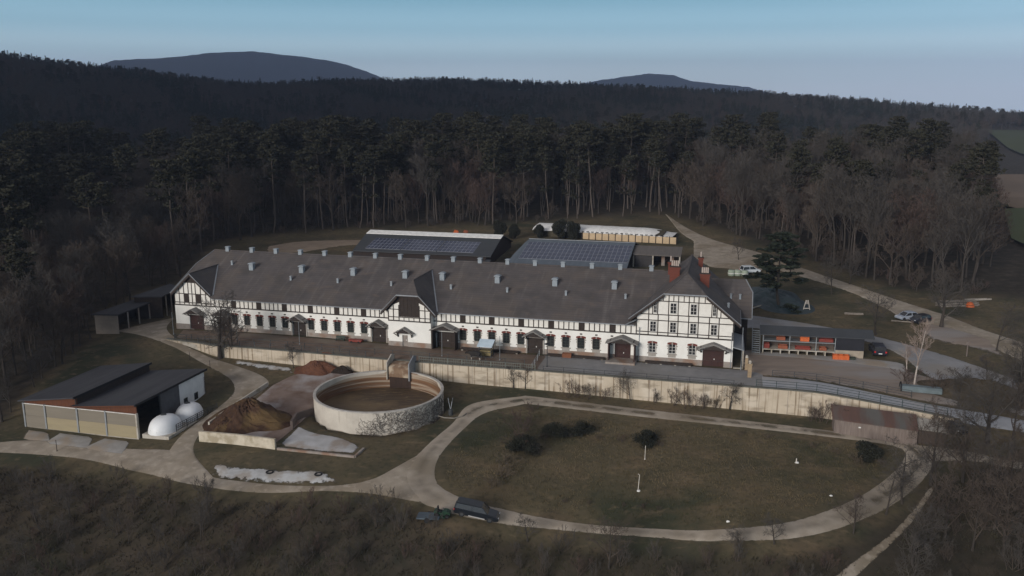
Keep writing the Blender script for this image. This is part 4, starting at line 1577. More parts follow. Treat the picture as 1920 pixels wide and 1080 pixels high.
mb.prism([(62.2, -1), (89.5, -1), (89.5, 4.1), (79.4, 7.1), (76.6, 6.6), (64.5, 3.9), (62.2, 2.9)], 'x', -94.4, -58.7)
mb.build('wall', dkwood, b1)
for k in range(3):
    pv_array(b1, -91.4 + k * 9.7, -91.4 + k * 9.7 + 9.4, 66.2, 73.5, zf1, 9, 4)

b2 = local('arched_solar_barn', 'blue-grey roofed barn behind the stable covered by one long solar array', 'barn')
zf2 = lambda v: 3.2 + (v - 60) * .19 - .0
prof = [(58.5, 2.9), (60, 3.2), (68, 4.72), (76, 6.24), (78.5, 6.6), (80.5, 6.5), (90, 4.5)]
mb = MB()
vs = []
for v, z in prof:
    cut = 0 if v < 70 else (v - 70) * .22
    vs += [(-52.0 + (v - 58) * .05 - .9 + cut * .35, v, z), (-23.9, v, z)]
mb.slab(vs, [(2 * i, 2 * i + 1, 2 * i + 3, 2 * i + 2) for i in range(len(prof) - 1)], .2)
mb.build('roof', roofblue, b2)
MB().beam((-51.2, 78.8, 6.75), (-24, 78.8, 6.75), .5, .12).build('ridge_cap', zinc, b2)
pv_array(b2, -50.6, -24.2, 64.6, 76.2, zf2, 24, 5)
MB().prism([(60.5, -1), (88, -1), (88, 4.5), (78.5, 6.3), (60.5, 3.0)], 'x', -51.0, -24.4).build('wall', dkwood, b2)
MB().slab([(-23.8, 72.5, 4.9), (-12.2, 72.5, 4.9), (-12.2, 79.5, 6.0), (-23.8, 79.5, 6.0)], [(0, 1, 2, 3)], .2).build('annex_roof', mat('grey_brown_tin', (.15, .135, .125), .8, (.11, .10, .095), 1, .8, .2, stretch=(4, .2, .2)), b2)
MB().box(-23.6, -12.4, 79, 79.3, -1, 5.8).build('annex_wall', dkwood, b2)
for u in (-23.6, -18.9, -12.5):
    MB().box(u - .15, u + .15, 72.7, 73.0, -1, 4.75).build('post', lconc, b2)
MB().box(-23.3, -19.1, 72.9, 73.0, 0, 4.5).build('bay_door', mat('anthracite_door', (.05, .048, .05), .8, None, 1), b2)
MB().box(-17.0, -16.2, 75, 75.3, -1, 4.6).box(-14.6, -14.0, 75, 75.3, -1, 4.6).build('pillar', stone, b2)

# silage clamp with white sheet
A_, B_ = atT(1092, 448), atT(1268, 458)
cl = thing('silage_clamp', 'long silage clamp behind the barns, white sheet on top and tan panelled front wall', 'silage clamp', tuple(A_), math.atan2(B_[1] - A_[1], B_[0] - A_[0]))
Lc = math.dist(A_[:2], B_[:2])
tanp = mat('tan_panel', (.55, .42, .28), .85, (.42, .32, .21), .6, .7, .2)
n_ = 14
for k in range(n_):
    a, b = Lc * k / n_ + .12, Lc * (k + 1) / n_ - .12
    MB().box(a, b, 0, .12, -.6, 1.75).build('panel', tanp, cl)
mb = MB()
for k in range(n_ + 1):
    x = Lc * k / n_
    MB().box(x - .1, x + .1, -.12, .16, -.6, 1.95).build('post', dkwood, cl)
vs, fs = [], []
pr = [(.1, 1.8), (1.2, 2.35), (4, 2.9), (7, 3.0), (10, 2.6), (13, .8)]
m_ = 26
for i in range(m_ + 1):
    x = -15 + (Lc + 13.5) * i / m_
    e = min(1, (m_ - i) / 5 + .12)
    for y, z in pr:
        vs.append((x, y, 1.3 + (z - 1.3) * e + .07 * math.sin(i * 2.1 + y)))
for i in range(m_):
    for j in range(len(pr) - 1):
        a = i * len(pr) + j
        fs.append((a, a + 1, a + len(pr) + 1, a + len(pr)))
MB().add(vs, fs).build('cover_sheet', whitestrip, cl, smooth=True)
MB().prism([(0.2, -1), (11, -1), (7, 2.6), (1, 2.0)], 'x', -14, Lc * .85).build('silage', mat('silage_dark', (.07, .06, .04), .9), cl)
tyre_m = black


def make_tyre(name, label, loc, r=.35, grp=None, rz=0):
    mb = MB()
    n, k = 16, 6
    vs, fs = [], []
    for i in range(n):
        t = 2 * PI * i / n
        for j in range(k):
            p = 2 * PI * j / k
            rr = r + .11 * math.cos(p)
            vs.append((rr * math.cos(t), rr * math.sin(t), .1 + .1 * math.sin(p)))
    for i in range(n):
        for j in range(k):
            fs.append((i * k + j, i * k + (j + 1) % k, ((i + 1) % n) * k + (j + 1) % k, ((i + 1) % n) * k + j))
    o = mb.add(vs, fs).build(name, black, loc=loc, smooth=True)
    return tag(o, label, 'tyre', grp)


rnd = random.Random(8)
tg = 'old tyres weighing down the white silage sheet'
tt = None
for k in range(20):
    f = k / 19
    p = A_ + (B_ - A_) * f
    loc = (p[0] - math.sin(cl.rotation_euler.z) * .5, p[1] + math.cos(cl.rotation_euler.z) * .5, p[2] + 1.95 - (0.3 if f > .85 else 0))
    tt = make_tyre('tyre', 'black tyre weighing down the front edge of the white silage sheet', loc, .3, tg) if tt is None else tt
    if k:
        c = tt.copy()
        COL.objects.link(c)
        c.location = loc

# ---- sheds at the upper left
def quad_roof(name, label, pts, z, zlow, wallm, posts=True):
    P = [at(x, y, z) for x, y in pts]
    o = P[0]
    gz = min(g(p[0], p[1]) for p in P)
    t = thing(name, label, 'shed', (o[0], o[1], gz))
    Q = [p - np.array([o[0], o[1], gz]) for p in P]
    MB().slab([tuple(q) for q in Q], [(0, 1, 2, 3)], .2).build('roof', tin, t)
    a, b, c, d = Q
    MB().prism([(a[0] + .4, a[1] + .3), (b[0] - .2, b[1] + .3), (b[0] - .2, b[1] + .6), (a[0] + .4, a[1] + .6)], 'z', -.6, z - gz - .25).build('end_wall', wallm, t)
    w = MB()
    w.add([(a[0] + .4, a[1] + .4, -.6), (d[0] + .4, d[1] - .4, -.6), (d[0] + .4, d[1] - .4, z - gz - .22), (a[0] + .4, a[1] + .4, z - gz - .22)], [(0, 1, 2, 3)])
    w.add([(c[0] - .3, c[1] - .4, -.6), (d[0] + .4, d[1] - .4, -.6), (d[0] + .4, d[1] - .4, z - gz - .22), (c[0] - .3, c[1] - .4, z - gz - .22)], [(0, 1, 2, 3)])
    w.build('back_wall', dkwood, t)
    for k in range(1, 4):
        p = b + (c - b) * k / 4
        MB().box(p[0] - .35, p[0] - .15, p[1] - .1, p[1] + .1, -.5, z - gz - .2).build('post', stone, t)
    return t


tanwall = mat('tan_rendered_wall', (.30, .25, .21), .9, (.22, .185, .16), .8, .8)
quad_roof('open_shed', 'lower open-fronted shed with dark flat roof at the wood edge, tan end wall', [(171, 589), (220, 590), (300, 560), (258, 559)], 3.0, 0, tanwall)
quad_roof('open_shed', 'upper open-fronted shed with dark flat roof next to the left gable', [(246, 556), (303, 556), (340, 538), (318, 532)], 4.2, 0, dkwood)

# ================================================================ STORAGE RACK SHED (right)
rk = local('rack_shed', 'long two-tier storage rack with flat dark roof, orange goods on the shelves', 'shed')
yv = lambda u: 9.5 + (u - 5) * .075
mb = MB()
mb.slab([(4.4, 9.0, 3.5), (22.4, 10.3, 3.5), (22.4, 13.2, 4.25), (4.4, 12.2, 4.25)], [(0, 1, 2, 3)], .16)
mb.build('roof', roofdk, rk)
for z, nm in ((.72, 'shelf'), (2.2, 'shelf')):
    MB().prism([(4.9, yv(4.9)), (16.4, yv(16.4)), (16.4, yv(16.4) + 2.4), (4.9, yv(4.9) + 2.4)], 'z', z, z + .14).build(nm, lconc if z < 1 else steel, rk)
for u in (4.95, 9.2, 13.4, 16.4):
    MB().box(u - .06, u + .06, yv(u) - .05, yv(u) + .07, .86, 3.4).build('post', steel, rk)
for k in range(9):
    u = 5.0 + k * 1.42
    MB().box(u - .09, u + .09, yv(u) - .02, yv(u) + 2.3, -.2, .72).build('pier', lconc, rk)
MB().box(4.9, 16.4, 12.1, 12.25, -.2, 3.4).build('back_panel', mat('brown_back_panel', (.10, .08, .07), .9), rk)
MB().prism([(16.5, yv(16.5) - .02), (20.9, yv(20.9) - .02), (20.9, 12.6), (16.5, 12.4)], 'z', 1.2, 3.45).build('closed_bay', mat('black_cladding', (.022, .023, .03), .8), rk)
MB().prism([(16.5, yv(16.5) - .05), (20.9, yv(20.9) - .05), (20.9, 12.7), (16.5, 12.5)], 'z', -.3, 1.2).build('concrete_base', mat('tan_concrete', (.36, .31, .25), .9, None, 1), rk)

st = local('outside_stair', 'grey steel stair rising beside the left end of the storage rack', 'stair')
mb = MB()
for k in range(12):
    mb.box(3.3, 4.5, 8.8 + k * .35, 9.15 + k * .35, -.1 + k * .28, .02 + k * .28)
mb.build('tread', steel, st)
for u in (3.25, 4.5):
    m2 = MB()
    m2.beam((u, 8.7, 0), (u, 13, 3.4), .08, .3)
    m2.beam((u, 8.7, 1), (u, 13, 4.4), .06)
    for k in range(4):
        m2.box(u - .03, u + .03, 8.8 + k * 1.35, 8.86 + k * 1.35, k * 1.07, k * 1.07 + 1.05)
    m2.build('handrail', steel, st)

cg = 'orange crates on the storage rack'
def crate(u, v, z, w, d, h, label, group=None, m=orange, name='crate'):
    x, y = xy(u, v)
    t = thing(name, label, 'crate', (x, y, z), BROT, group)
    b = MB()
    b.box(-w / 2, w / 2, -d / 2, d / 2, 0, .08)
    for a in ((-w / 2, -w / 2 + .05, -d / 2, d / 2), (w / 2 - .05, w / 2, -d / 2, d / 2), (-w / 2 + .05, w / 2 - .05, -d / 2, -d / 2 + .05), (-w / 2 + .05, w / 2 - .05, d / 2 - .05, d / 2)):
        b.box(*a, .08, h)
    b.build('crate_body', m, t)
    r = MB()
    for z_ in (h * .5, h):
        for sy in (-1, 1):
            r.beam((-w / 2 - .02, sy * (d / 2 + .02), z_ - .04), (w / 2 + .02, sy * (d / 2 + .02), z_ - .04), .05, .07)
    r.build('crate_rim', m, t)


dor = mat('dull_orange', (.27, .085, .045), .7, None, 2)
redm = mat('dull_red_goods', (.22, .045, .035), .7, None, 2)
crate(7.8, yv(7.8) + 1, 2.34, 1.4, 1, .55, 'dull orange crate alone on the upper shelf, left bay', m=dor)
crate(11.6, yv(11.6) + .8, 2.34, 1.4, 1, .8, 'bright orange crate on the upper shelf, middle bay')
crate(15.0, yv(15) + 1, 2.34, 2.2, 1, .5, 'dark red low crate on the upper shelf, right bay', m=redm)
crate(5.6, yv(5.6) + 1, .86, .9, 1, .75, 'dull red crate at the far left of the lower shelf', m=redm)
crate(8.2, yv(8.2) + 1, .86, 1.5, 1, .55, 'orange-red crate on the lower shelf, left bay', m=dor)
crate(11.4, yv(11.4) + 1, .86, 2.4, 1, .4, 'long flat red crate on the lower shelf, middle bay', m=redm)
crate(14.6, yv(14.6) + 1, .86, 1.1, 1, .45, 'small orange crate on the lower shelf, right bay', m=dor)
for k, lb in enumerate(('left', 'middle', 'right')):
    crate(16.4 + k * .85, 9.1 + k * .06, .05, .82, .9, .75, {'left': 'leftmost of the three bright orange crates on the ground before the rack', 'middle': 'bright orange crate between two others on the ground before the rack', 'right': 'rightmost of the three bright orange crates on the ground before the rack'}[lb], 'three orange crates on the ground')
crate(19.0, 9.5, .05, 1.1, .8, .35, 'low dark green box right of the orange crates on the ground', m=mat('dark_green_box', (.04, .05, .04), .8))
crate(-26.3, -1.0, .02, 1.5, .7, .8, 'orange-brown slatted box against the stable plinth between two windows', m=mat('rusty_box', (.22, .09, .05), .9))

# ================================================================ WEATHERED WOODEN SHED
ws = local('wooden_shed', 'long weathered grey board shed with rusty brown roof against the retaining wall', 'shed')
yf = lambda u: -14.2 - (u - 14.1) * .155
rust = mat('rusty_roof', (.13, .075, .06), .9, (.075, .052, .047), .5, .9, .2, stretch=(1.5, .3, .3), col3=(.10, .095, .09), scale3=.3)
mb = MB()
mb.slab([(13.7, yf(13.7) - .3, -1.85), (24.4, yf(24.4) - .3, -1.95), (24.6, yf(24.6) + 2.9, -.75), (13.7, yf(13.7) + 2.7, -.75)], [(0, 1, 2, 3)], .12)
mb.build('roof', rust, ws)
MB().prism([(14.1, yf(14.1)), (24.3, yf(24.3)), (24.3, yf(24.3) + 2.6), (14.1, yf(14.1) + 2.4)], 'z', -4.8, -1.98).build('board_wall', barkless, ws)
MB().prism([(yf(14.1), -4.5), (yf(14.1) + 2.4, -4.5), (yf(14.1) + 2.4, -1.0), (yf(14.1), -1.98)], 'x', 14.02, 14.12).build('end_wall', barkless, ws)
for u in (14.1, 17.5, 21, 24.3):
    MB().box(u - .07, u + .07, yf(u) - .1, yf(u) - .01, -4.8, -2.0).build('post', barkless, ws)
MB().prism([(24.5, yf(24.5) + .8), (28.0, yf(28) + 1.0), (28.0, yf(28) + 3), (24.5, yf(24.5) + 3)], 'z', -4.4, -2.1).build('side_bay', mat('brown_boards', (.085, .065, .055), .9), ws)
MB().slab([(24.5, yf(24.5) + .6, -2.0), (28.1, yf(28) + .8, -2.1), (28.1, yf(28) + 3.1, -1.3), (24.5, yf(24.5) + 3.1, -1.2)], [(0, 1, 2, 3)], .1).build('side_roof', mat('pale_sheet_roof', (.34, .32, .29), .9, (.25, .235, .215), 1), ws)
MB().box(17.1, 17.4, yf(17.2) - .16, yf(17.2) - .03, -2.75, -2.6).build('white_plate', whitestrip, ws)


# ================================================================ VEHICLES
def car(name, label, cat, loc, rz, L=4.4, W=1.8, Hh=1.5, col=(.05, .05, .06), kind='hatch', group=None, s=1.0, slope=0):
    t = thing(name, label, cat, loc, rz, group)
    t.scale = (s, s, s * (.9 if kind == 'pickup' else 1))
    if slope:
        t.rotation_euler[1] = slope
    paint = mat('car_paint_%d_%d_%d' % tuple(int(c * 1000) for c in col), col, .28, tuple(c * .93 for c in col), 1, .5, .5)
    h0 = .28
    if kind == 'pickup':
        body = [(-L / 2, .45), (-L / 2, 1.02), (-L * .08, 1.05), (L * .22, 1.05), (L * .44, .92), (L / 2, .72), (L / 2, .42), (L * .45, h0), (-L * .47, h0)]
        cabin = [(-L * .48, 1.03), (-L * .46, 1.62), (-L * .10, 1.66), (-L * .09, 1.72), (L * .10, 1.74), (L * .25, 1.04)]
    elif kind == 'suv':
        body = [(-L / 2, .45), (-L / 2 + .03, .95), (-L * .1, 1.0), (L * .24, .98), (L * .45, .88), (L / 2, .68), (L / 2, .42), (L * .46, h0), (-L * .47, h0)]
        cabin = [(-L * .485, .95), (-L * .42, Hh - .06), (-L * .1, Hh), (L * .1, Hh - .02), (L * .27, .97)]
    else:
        body = [(-L / 2, .42), (-L / 2 + .05, .88), (-L * .1, .92), (L * .2, .90), (L * .42, .78), (L / 2, .6), (L / 2, .38), (L * .45, .24), (-L * .46, .24)]
        cabin = [(-L * .46, .86), (-L * .34, Hh - .1), (-L * .1, Hh), (L * .08, Hh - .03), (L * .27, .90)]

    def loft(profile, ws, m, nm, parent, zc=.6):
        vs, fs = [], []
        n = len(profile)
        for y, k in ws:
            for x, z in profile:
                cx = 0
                vs.append((cx + (x - cx) * (1 - (1 - k) * .5), y, zc + (z - zc) * k))
        for j in range(len(ws) - 1):
            for i in range(n):
                fs.append((j * n + i, j * n + (i + 1) % n, (j + 1) * n + (i + 1) % n, (j + 1) * n + i))
        fs.append(tuple(range(n)))
        fs.append(tuple((len(ws) - 1) * n + i for i in reversed(range(n))))
        return MB().add(vs, fs).build(nm, m, parent)
    b = loft(body, [(-W / 2, .90), (-W / 2 + .1, 1), (W / 2 - .1, 1), (W / 2, .90)], paint, 'body', t)
    # greenhouse tapering upwards
    vs, fs = [], []
    n = len(cabin)
    for sy in (-1, 1):
        for x, z in cabin:
            f = (z - cabin[0][1]) / (max(c[1] for c in cabin) - cabin[0][1] + 1e-6)
            vs.append((x, sy * (W / 2 - .06 - .16 * f), z))
    fs = [tuple(range(n)), tuple(range(2 * n - 1, n - 1, -1))] + [(i, (i + 1) % n, n + (i + 1) % n, n + i) for i in range(n)]
    gl = MB().add(vs, fs).build('windows', glass, t)
    top = [c for c in cabin if c[1] > max(q[1] for q in cabin) - .14]
    rp = MB()
    x0, x1 = top[0][0], top[-1][0]
    zt = max(c[1] for c in cabin)
    rp.prism([(x0 + .0, zt - .10), (x0 + .15, zt + .02), ((x0 + x1) / 2, zt + .035), (x1 - .1, zt + .02), (x1 + .05, zt - .07)], 'y', -(W / 2 - .2), W / 2 - .2)
    rp.build('roof_panel', paint, t)
    pl = MB()
    for i in ([0, 1], [n - 2, n - 1]):
        for sy in (-1, 1):
            a, c = vs[(0 if sy < 0 else n) + i[0]], vs[(0 if sy < 0 else n) + i[1]]
            pl.beam(a, c, .07)
    mid = cabin[0][0] + (cabin[-1][0] - cabin[0][0]) * .5
    for sy in (-1, 1):
        pl.beam((mid, sy * (W / 2 - .04), cabin[0][1]), (mid - .05, sy * (W / 2 - .19), zt - .02), .08)
    pl.build('pillar', paint, t)
    wr = .36 if kind == 'pickup' else .32
    for sx in (-.31, .31):
        for sy in (-1, 1):
            w = thing('wheel', None, None, (0, 0, 0))
            del w
            o = bpy.data.objects.new('wheel', None)
            COL.objects.link(o)
            o.parent = t
            o.location = (L * sx, sy * (W / 2 - .1), wr)
            m1 = MB()
            m1.tube([(0, -.11, 0), (0, -.1, 0), (0, .1, 0), (0, .11, 0)], [wr * .9, wr, wr, wr * .9], 16)
            m1.build('tyre', black, o)
            MB().tube([(0, -.12, 0), (0, .12, 0)], wr * .58, 10).build('rim', dsteel, o)
    lm = mat('headlight_glass', (.75, .77, .8), .2, None, 2)
    tm = mat('taillight_glass', (.5, .03, .03), .3, None, 2)
    for sy in (-1, 1):
        MB().box(L / 2 - .28, L / 2 - .03, sy * (W / 2 - .3) - .16, sy * (W / 2 - .3) + .16, .66, .78).build('headlight', lm, t)
        MB().box(-L / 2 - .01, -L / 2 + .12, sy * (W / 2 - .16) - .12, sy * (W / 2 - .16) + .12, .68, .92).build('taillight', tm, t)
    if kind == 'pickup':
        MB().beam((-L * .16, -W / 2 - .08, .42), (L * .2, -W / 2 - .08, .42), .14, .05).build('side_step', wframe, t)
        MB().beam((-L * .16, W / 2 + .08, .42), (L * .2, W / 2 + .08, .42), .14, .05).build('side_step', steel, t)
        for sy in (-1, 1):
            MB().beam((-L * .42, sy * .55, 1.73), (-L * .14, sy * .55, 1.75), .06).build('roof_rail', dsteel, t)
    MB().box(-L / 2 - .015, -L / 2 + .02, -.26, .26, .5, .61).build('number_plate', whitestrip, t)
    return t


def aim(p1, p2):
    return math.atan2(p2[1] - p1[1], p2[0] - p1[0])


A_, B_ = atT(856, 972), atT(922, 990)
c_ = (A_ + B_) / 2 + np.array([.2, 1.0, 0])
rz_ = aim(A_, B_)
car('pickup_truck', 'black double-cab pickup with canopy parked on the lower track', 'pickup truck', (c_[0], c_[1], g(c_[0], c_[1]) + .08), rz_, 5.3, 1.9, 1.8, (.012, .015, .02), 'pickup', slope=-math.atan2(g(c_[0] + 2, c_[1]) - g(c_[0] - 2, c_[1]), 4))
p = atT(1650, 668)
car('parked_car', 'dark estate car seen from behind at the end of the storage rack', 'car', (p[0] + .2, p[1] + 1.6, p[2] + .05), math.radians(78), 4.5, 1.9, 1.6, (.02, .022, .035), 'suv', s=1.08)
p = atT(1700, 599)
car('parked_car', 'silver-blue hatchback parked beside the dirt road, left of the black one', 'car', (p[0], p[1], p[2] + .05), math.radians(196), 4.3, 1.8, 1.45, (.38, .43, .52), 'hatch')
p = atT(1724, 605)
car('parked_car', 'black hatchback parked beside the dirt road, right of the silver one', 'car', (p[0], p[1], p[2] + .05), math.radians(205), 4.2, 1.8, 1.48, (.018, .02, .03), 'suv')
p = atT(1406, 512)
car('parked_car', 'white van-like car parked by the pale wrapped bales', 'car', (p[0], p[1], p[2] + .05), math.radians(12), 4.6, 1.9, 1.7, (.65, .7, .75), 'suv')
p = atT(1785, 806)
car('parked_car', 'dark car with pale windscreen facing out beside the wooden shed', 'car', (p[0], p[1], p[2] + .05), math.radians(-84), 4.3, 1.8, 1.5, (.02, .02, .024), 'suv')

# small green trailer/mower behind the pickup and a flat trailer
p = atT(829, 968)
tr = thing('mower', 'small green ride-on mower standing behind the black pickup', 'mower', tuple(p), rz_)
tr.scale = (.85, .85, .85)
gm = mat('machine_green', (.02, .05, .032), .5, (.022, .06, .036), 2)
mb = MB()
mb.prism([(-1.0, .35), (1.1, .35), (1.15, .7), (.7, .95), (.2, .95), (.1, .7), (-.5, .7), (-.6, .95), (-1.0, .95)], 'y', -.5, .5)
mb.build('body', gm, tr)
MB().prism([(-.55, .72), (-.05, .72), (-.1, .85), (-.42, .86), (-.5, 1.45), (-.65, 1.45)], 'y', -.3, .3).build('seat', black, tr)
MB().tube([(.35, 0, .9), (.15, 0, 1.3)], .03, 6).build('steering_column', dsteel, tr)
for sx, r in ((-.65, .38), (.75, .28)):
    for sy in (-1, 1):
        MB().tube([(sx, sy * .58 - .12, r), (sx, sy * .58 + .12, r)], r, 14).build('wheel', black, tr)
MB().box(-.6, .5, -.85, .85, .12, .3).build('mower_deck', gm, tr)
p = atT(804, 974)
tr = thing('flat_trailer', 'low blue-grey flat trailer left of the green mower', 'trailer', tuple(p), rz_)
MB().box(-1.3, 1.3, -.75, .75, .35, .5).build('bed', mat('blue_grey_board', (.10, .13, .16), .7, (.07, .09, .11), 1), tr)
MB().beam((1.3, 0, .4), (2.2, 0, .4), .08).build('drawbar', dsteel, tr)
for sy in (-1, 1):
    MB().tube([(-.1, sy * .85 - .1, .28), (-.1, sy * .85 + .1, .28)], .28, 12).build('wheel', black, tr)

# ================================================================ MANURE HEAPS, LOW WALLS, SMALL THINGS
def mound(name, label, px, rx, ry, h, m, rz=BROT, seed=1, cat='heap', n=44, rough=.12):
    p = atT(*px)
    rnd = random.Random(seed)
    ph = [rnd.uniform(0, 6.28) for _ in range(8)]
    vs, fs = [], []
    c, s = math.cos(rz), math.sin(rz)
    for j in range(17):
        f = j / 16
        for i in range(n):
            t = 2 * PI * i / n
            w = 1 + .16 * math.sin(2 * t + ph[0]) + .1 * math.sin(3 * t + ph[1]) + .06 * math.sin(5 * t + ph[2])
            x, y = rx * f * w * math.cos(t), ry * f * w * math.sin(t)
            z = h * (math.cos(f * PI) * .5 + .5) * (1 + rough * math.sin(x * 1.7 + ph[3]) * math.sin(y * 1.9 + ph[4]))
            z += rough * .8 * h * .3 * math.sin(x * 4 + ph[5]) * math.sin(y * 4.4 + ph[6]) * (1 - f)
            z += rnd.uniform(-.1, .1) * h * .8 * (1 - f)
            X, Y = x * c - y * s, x * s + y * c
            gz = g(p[0] + X, p[1] + Y) - p[2]
            vs.append((X, Y, z + gz - (.1 if j == 16 else -.03)))
    for j in range(16):
        for i in range(n):
            fs.append((j * n + i, j * n + (i + 1) % n, (j + 1) * n + (i + 1) % n, (j + 1) * n + i))
    o = MB().add(vs, fs).build(name, m, loc=tuple(p), smooth=False, recalc=False)
    o.data.flip_normals()
    return tag(o, label, cat)


man = mat('manure', (.085, .048, .03), .95, (.03, .018, .014), 1.3, .9, .15, bump=.8, detail=10, col3=(.12, .078, .038), scale3=.3)
mound('manure_heap', 'big brown straw-topped manure heap behind the low pale wall', (466, 790), 6.3, 6.2, 3.1, man, seed=4)
mound('manure_heap', 'small wedge of manure reaching the left end of the low pale wall', (425, 802), 3.2, 2.6, 1.4, man, seed=6)
mound('compost_heap', 'reddish brown earth heap against the retaining wall', (597, 696), 4.6, 2.4, 1.7, mat('red_earth', (.14, .065, .04), .95, (.085, .04, .028), 1, .9, .1, bump=.6), seed=2)
mound('compost_heap', 'small black heap between the red earth heap and the tank', (641, 699), 2.2, 1.5, 1.1, mat('black_compost', (.035, .027, .022), .95, (.02, .016, .014), 1, .9, .1, bump=.6), seed=3)
mound('earth_bank', 'wide grass and brush covered bank beside the road on the far right', (1840, 740), 9.5, 5.0, 2.2, mat('bank_turf', (.10, .08, .055), .95, (.055, .045, .032), .5, .9, .1, bump=.6), seed=9, cat='bank')


def px_wall(name, label, pts, h, th, m, cap=None, cat='wall'):
    P = [atT(*q) for q in pts]
    o = P[0]
    t = thing(name, label, cat, tuple(o))
    mb = MB()
    for a, b in zip(P[:-1], P[1:]):
        a, b = a - o, b - o
        d = (b - a)[:2]
        n = np.array([-d[1], d[0]]) / np.hypot(*d) * th / 2
        vs = []
        for q in (a, b):
            for sgn in (-1, 1):
                vs += [(q[0] + n[0] * sgn, q[1] + n[1] * sgn, q[2] - .5), (q[0] + n[0] * sgn, q[1] + n[1] * sgn, q[2] + h)]
        mb.add(vs, [(0, 1, 5, 4), (2, 6, 7, 3), (1, 3, 7, 5), (0, 2, 3, 1), (4, 5, 7, 6)])
    mb.build('wall_body', m, t)
    return t


cream = mat('cream_concrete', (.60, .54, .44), .9, (.46, .41, .33), .7, .8, .2, col3=(.35, .3, .22), scale3=.6)
px_wall('low_wall', 'low cream concrete wall in front of the big manure heap', [(375, 827), (445, 833), (517, 842)], 1.45, .35, cream)
px_wall('low_wall', 'long narrow concrete kerb wall along the upper side of the manure heap', [(392, 800), (440, 765), (502, 724)], .7, .25, lconc)
px_wall('low_wall', 'short dark stained wall touching the left of the round tank', [(547, 806), (556, 790), (590, 780)], 1.3, .35, mat('stained_wall', (.14, .11, .10), .9, (.07, .055, .05), 1, .9))
px_wall('slab_edge', 'low broken brown edge strip below the pale slab under the tank', [(520, 843), (590, 850), (665, 858), (682, 843)], .28, .3, stone, cat='kerb')
px_wall('terrace_end', 'low pale kerb where the left end of the terrace meets the track', [(340, 641), (356, 645), (372, 650)], .35, .5, lconc, cat='kerb')
for px, lb in (((506, 888), 'black tyre on the left part of the white lime sheet'), ((597, 892), 'black tyre at the right end of the white lime sheet')):
    make_tyre('tyre', lb, tuple(atT(*px) + [0, 0, .12]), .42)


def pole(name, label, px, h, r, m, top=None, cat='pole', lean=0):
    p = atT(*px)
    t = thing(name, label, cat, tuple(p))
    MB().tube([(0, 0, -.2), (lean * h * .5, 0, h * .5), (lean * h, 0, h)], [r, r * .9, r * .8], 7).build('shaft', m, t)
    MB().lathe([(r * 2.6, -.05), (r * 2.4, .06), (r * 1.2, .1)], 8).build('foot', m, t)
    if top:
        top(t, h)
    return t


def lamp_top(t, h):
    MB().lathe([(.02, .25), (.42, .1), (.45, .0), (.1, -.06)], 12, (0, 0, h)).build('lamp_head', black, t)
    MB().lathe([(.28, -.02), (.2, -.14), (.02, -.16)], 10, (0, 0, h)).build('lamp_glass', wframe, t)


def lamp_at(u, v, h, label, top=lamp_top, r=.06, m=dsteel):
    x, y = xy(u, v)
    t = thing('street_lamp' if top else 'steel_pole', label, 'lamp' if top else 'pole', (x, y, g(x, y)))
    MB().tube([(0, 0, -.2), (0, 0, h)], [r * 1.2, r], 7).build('shaft', m, t)
    MB().lathe([(r * 2.6, -.05), (r * 2.4, .25), (r * 1.1, .3)], 8).build('foot', m, t)
    if top:
        top(t, h)
    else:
        MB().lathe([(r * 1.4, 0), (r * 1.4, .1), (.01, .14)], 8, (0, 0, h)).build('pole_cap', m, t)


lamp_at(-28.4, -6.9, 3.8, 'dark lamp post on the terrace right of the hay feeder')
for u, lb in ((-98.6, 'thin green steel pole at the far left corner of the terrace'), (-84.5, 'thin green steel pole in front of the fourth window from the left'),
              (-72.4, 'tall thin steel pole just right of the third door canopy'), (-46.5, 'thin steel pole before the widest door canopy'), (-36.6, 'thin steel pole just right of the hay feeder')):
    lamp_at(u, -5.2 if u > -95 else -3.4, 4.0, lb, None, .045, steel)
whitep = mat('white_paint_pole', (.62, .58, .53), .8, None, 2)


def base_disc(t, h):
    MB().lathe([(.24, .0), (.2, .12), (.04, .13)], 12, (.1, 0, .02)).build('weight', whitestrip, t)
    MB().lathe([(.05, 0), (.05, .08), (.01, .1)], 8, (0, 0, h)).build('pole_cap', whitep, t)


pole('marker_pole', 'white marker pole with a white foot in the middle of the oval meadow', (1196, 921), 2.2, .05, whitep, base_disc, lean=.07)
pole('marker_pole', 'thin pale pole in front of the dark meadow shrub', (1209, 861), 1.9, .045, whitep, lean=.02)
pole('signal_post', 'short white-topped post on the right side of the oval meadow', (1493, 868), .55, .09, whitep, base_disc)
for px, lb in (((1365, 978), 'small white marker stone at the lower edge of the meadow'), ((1558, 930), 'tiny pale stone near the lower right of the meadow'), ((1805, 866), 'white stone in the brush right of the oval track'), ((1868, 657), 'white base plate at the foot of the bare tree by the dirt road')):
    p = atT(*px)
    mb = MB()
    rnd = random.Random(px[0])
    mb.lathe([(.02, .15), (.12, .12), (.17, .06), (.18, -.05)], 9)
    mb.v = [(x * rnd.uniform(.8, 1.3), y * rnd.uniform(.6, 1.1), z) for x, y, z in mb.v]
    tag(mb.build('marker_stone', whitestrip, loc=tuple(p)), lb, 'stone')
k = 0
for px in ((140, 668), (298, 668 + 12), (330, 688), (362, 700), (393, 712)):
    pass
for i, px in enumerate([(107, 846), (356, 674), (394, 690)]):
    lb = ['thin dark stake beside the lower track before the barn', 'short dark stake on the left verge of the farm track, upper one', 'short dark stake on the left verge of the farm track, lower one'][i]
    pole('stake', lb, px, 1.3 if i else 1.6, .05, dkwood)
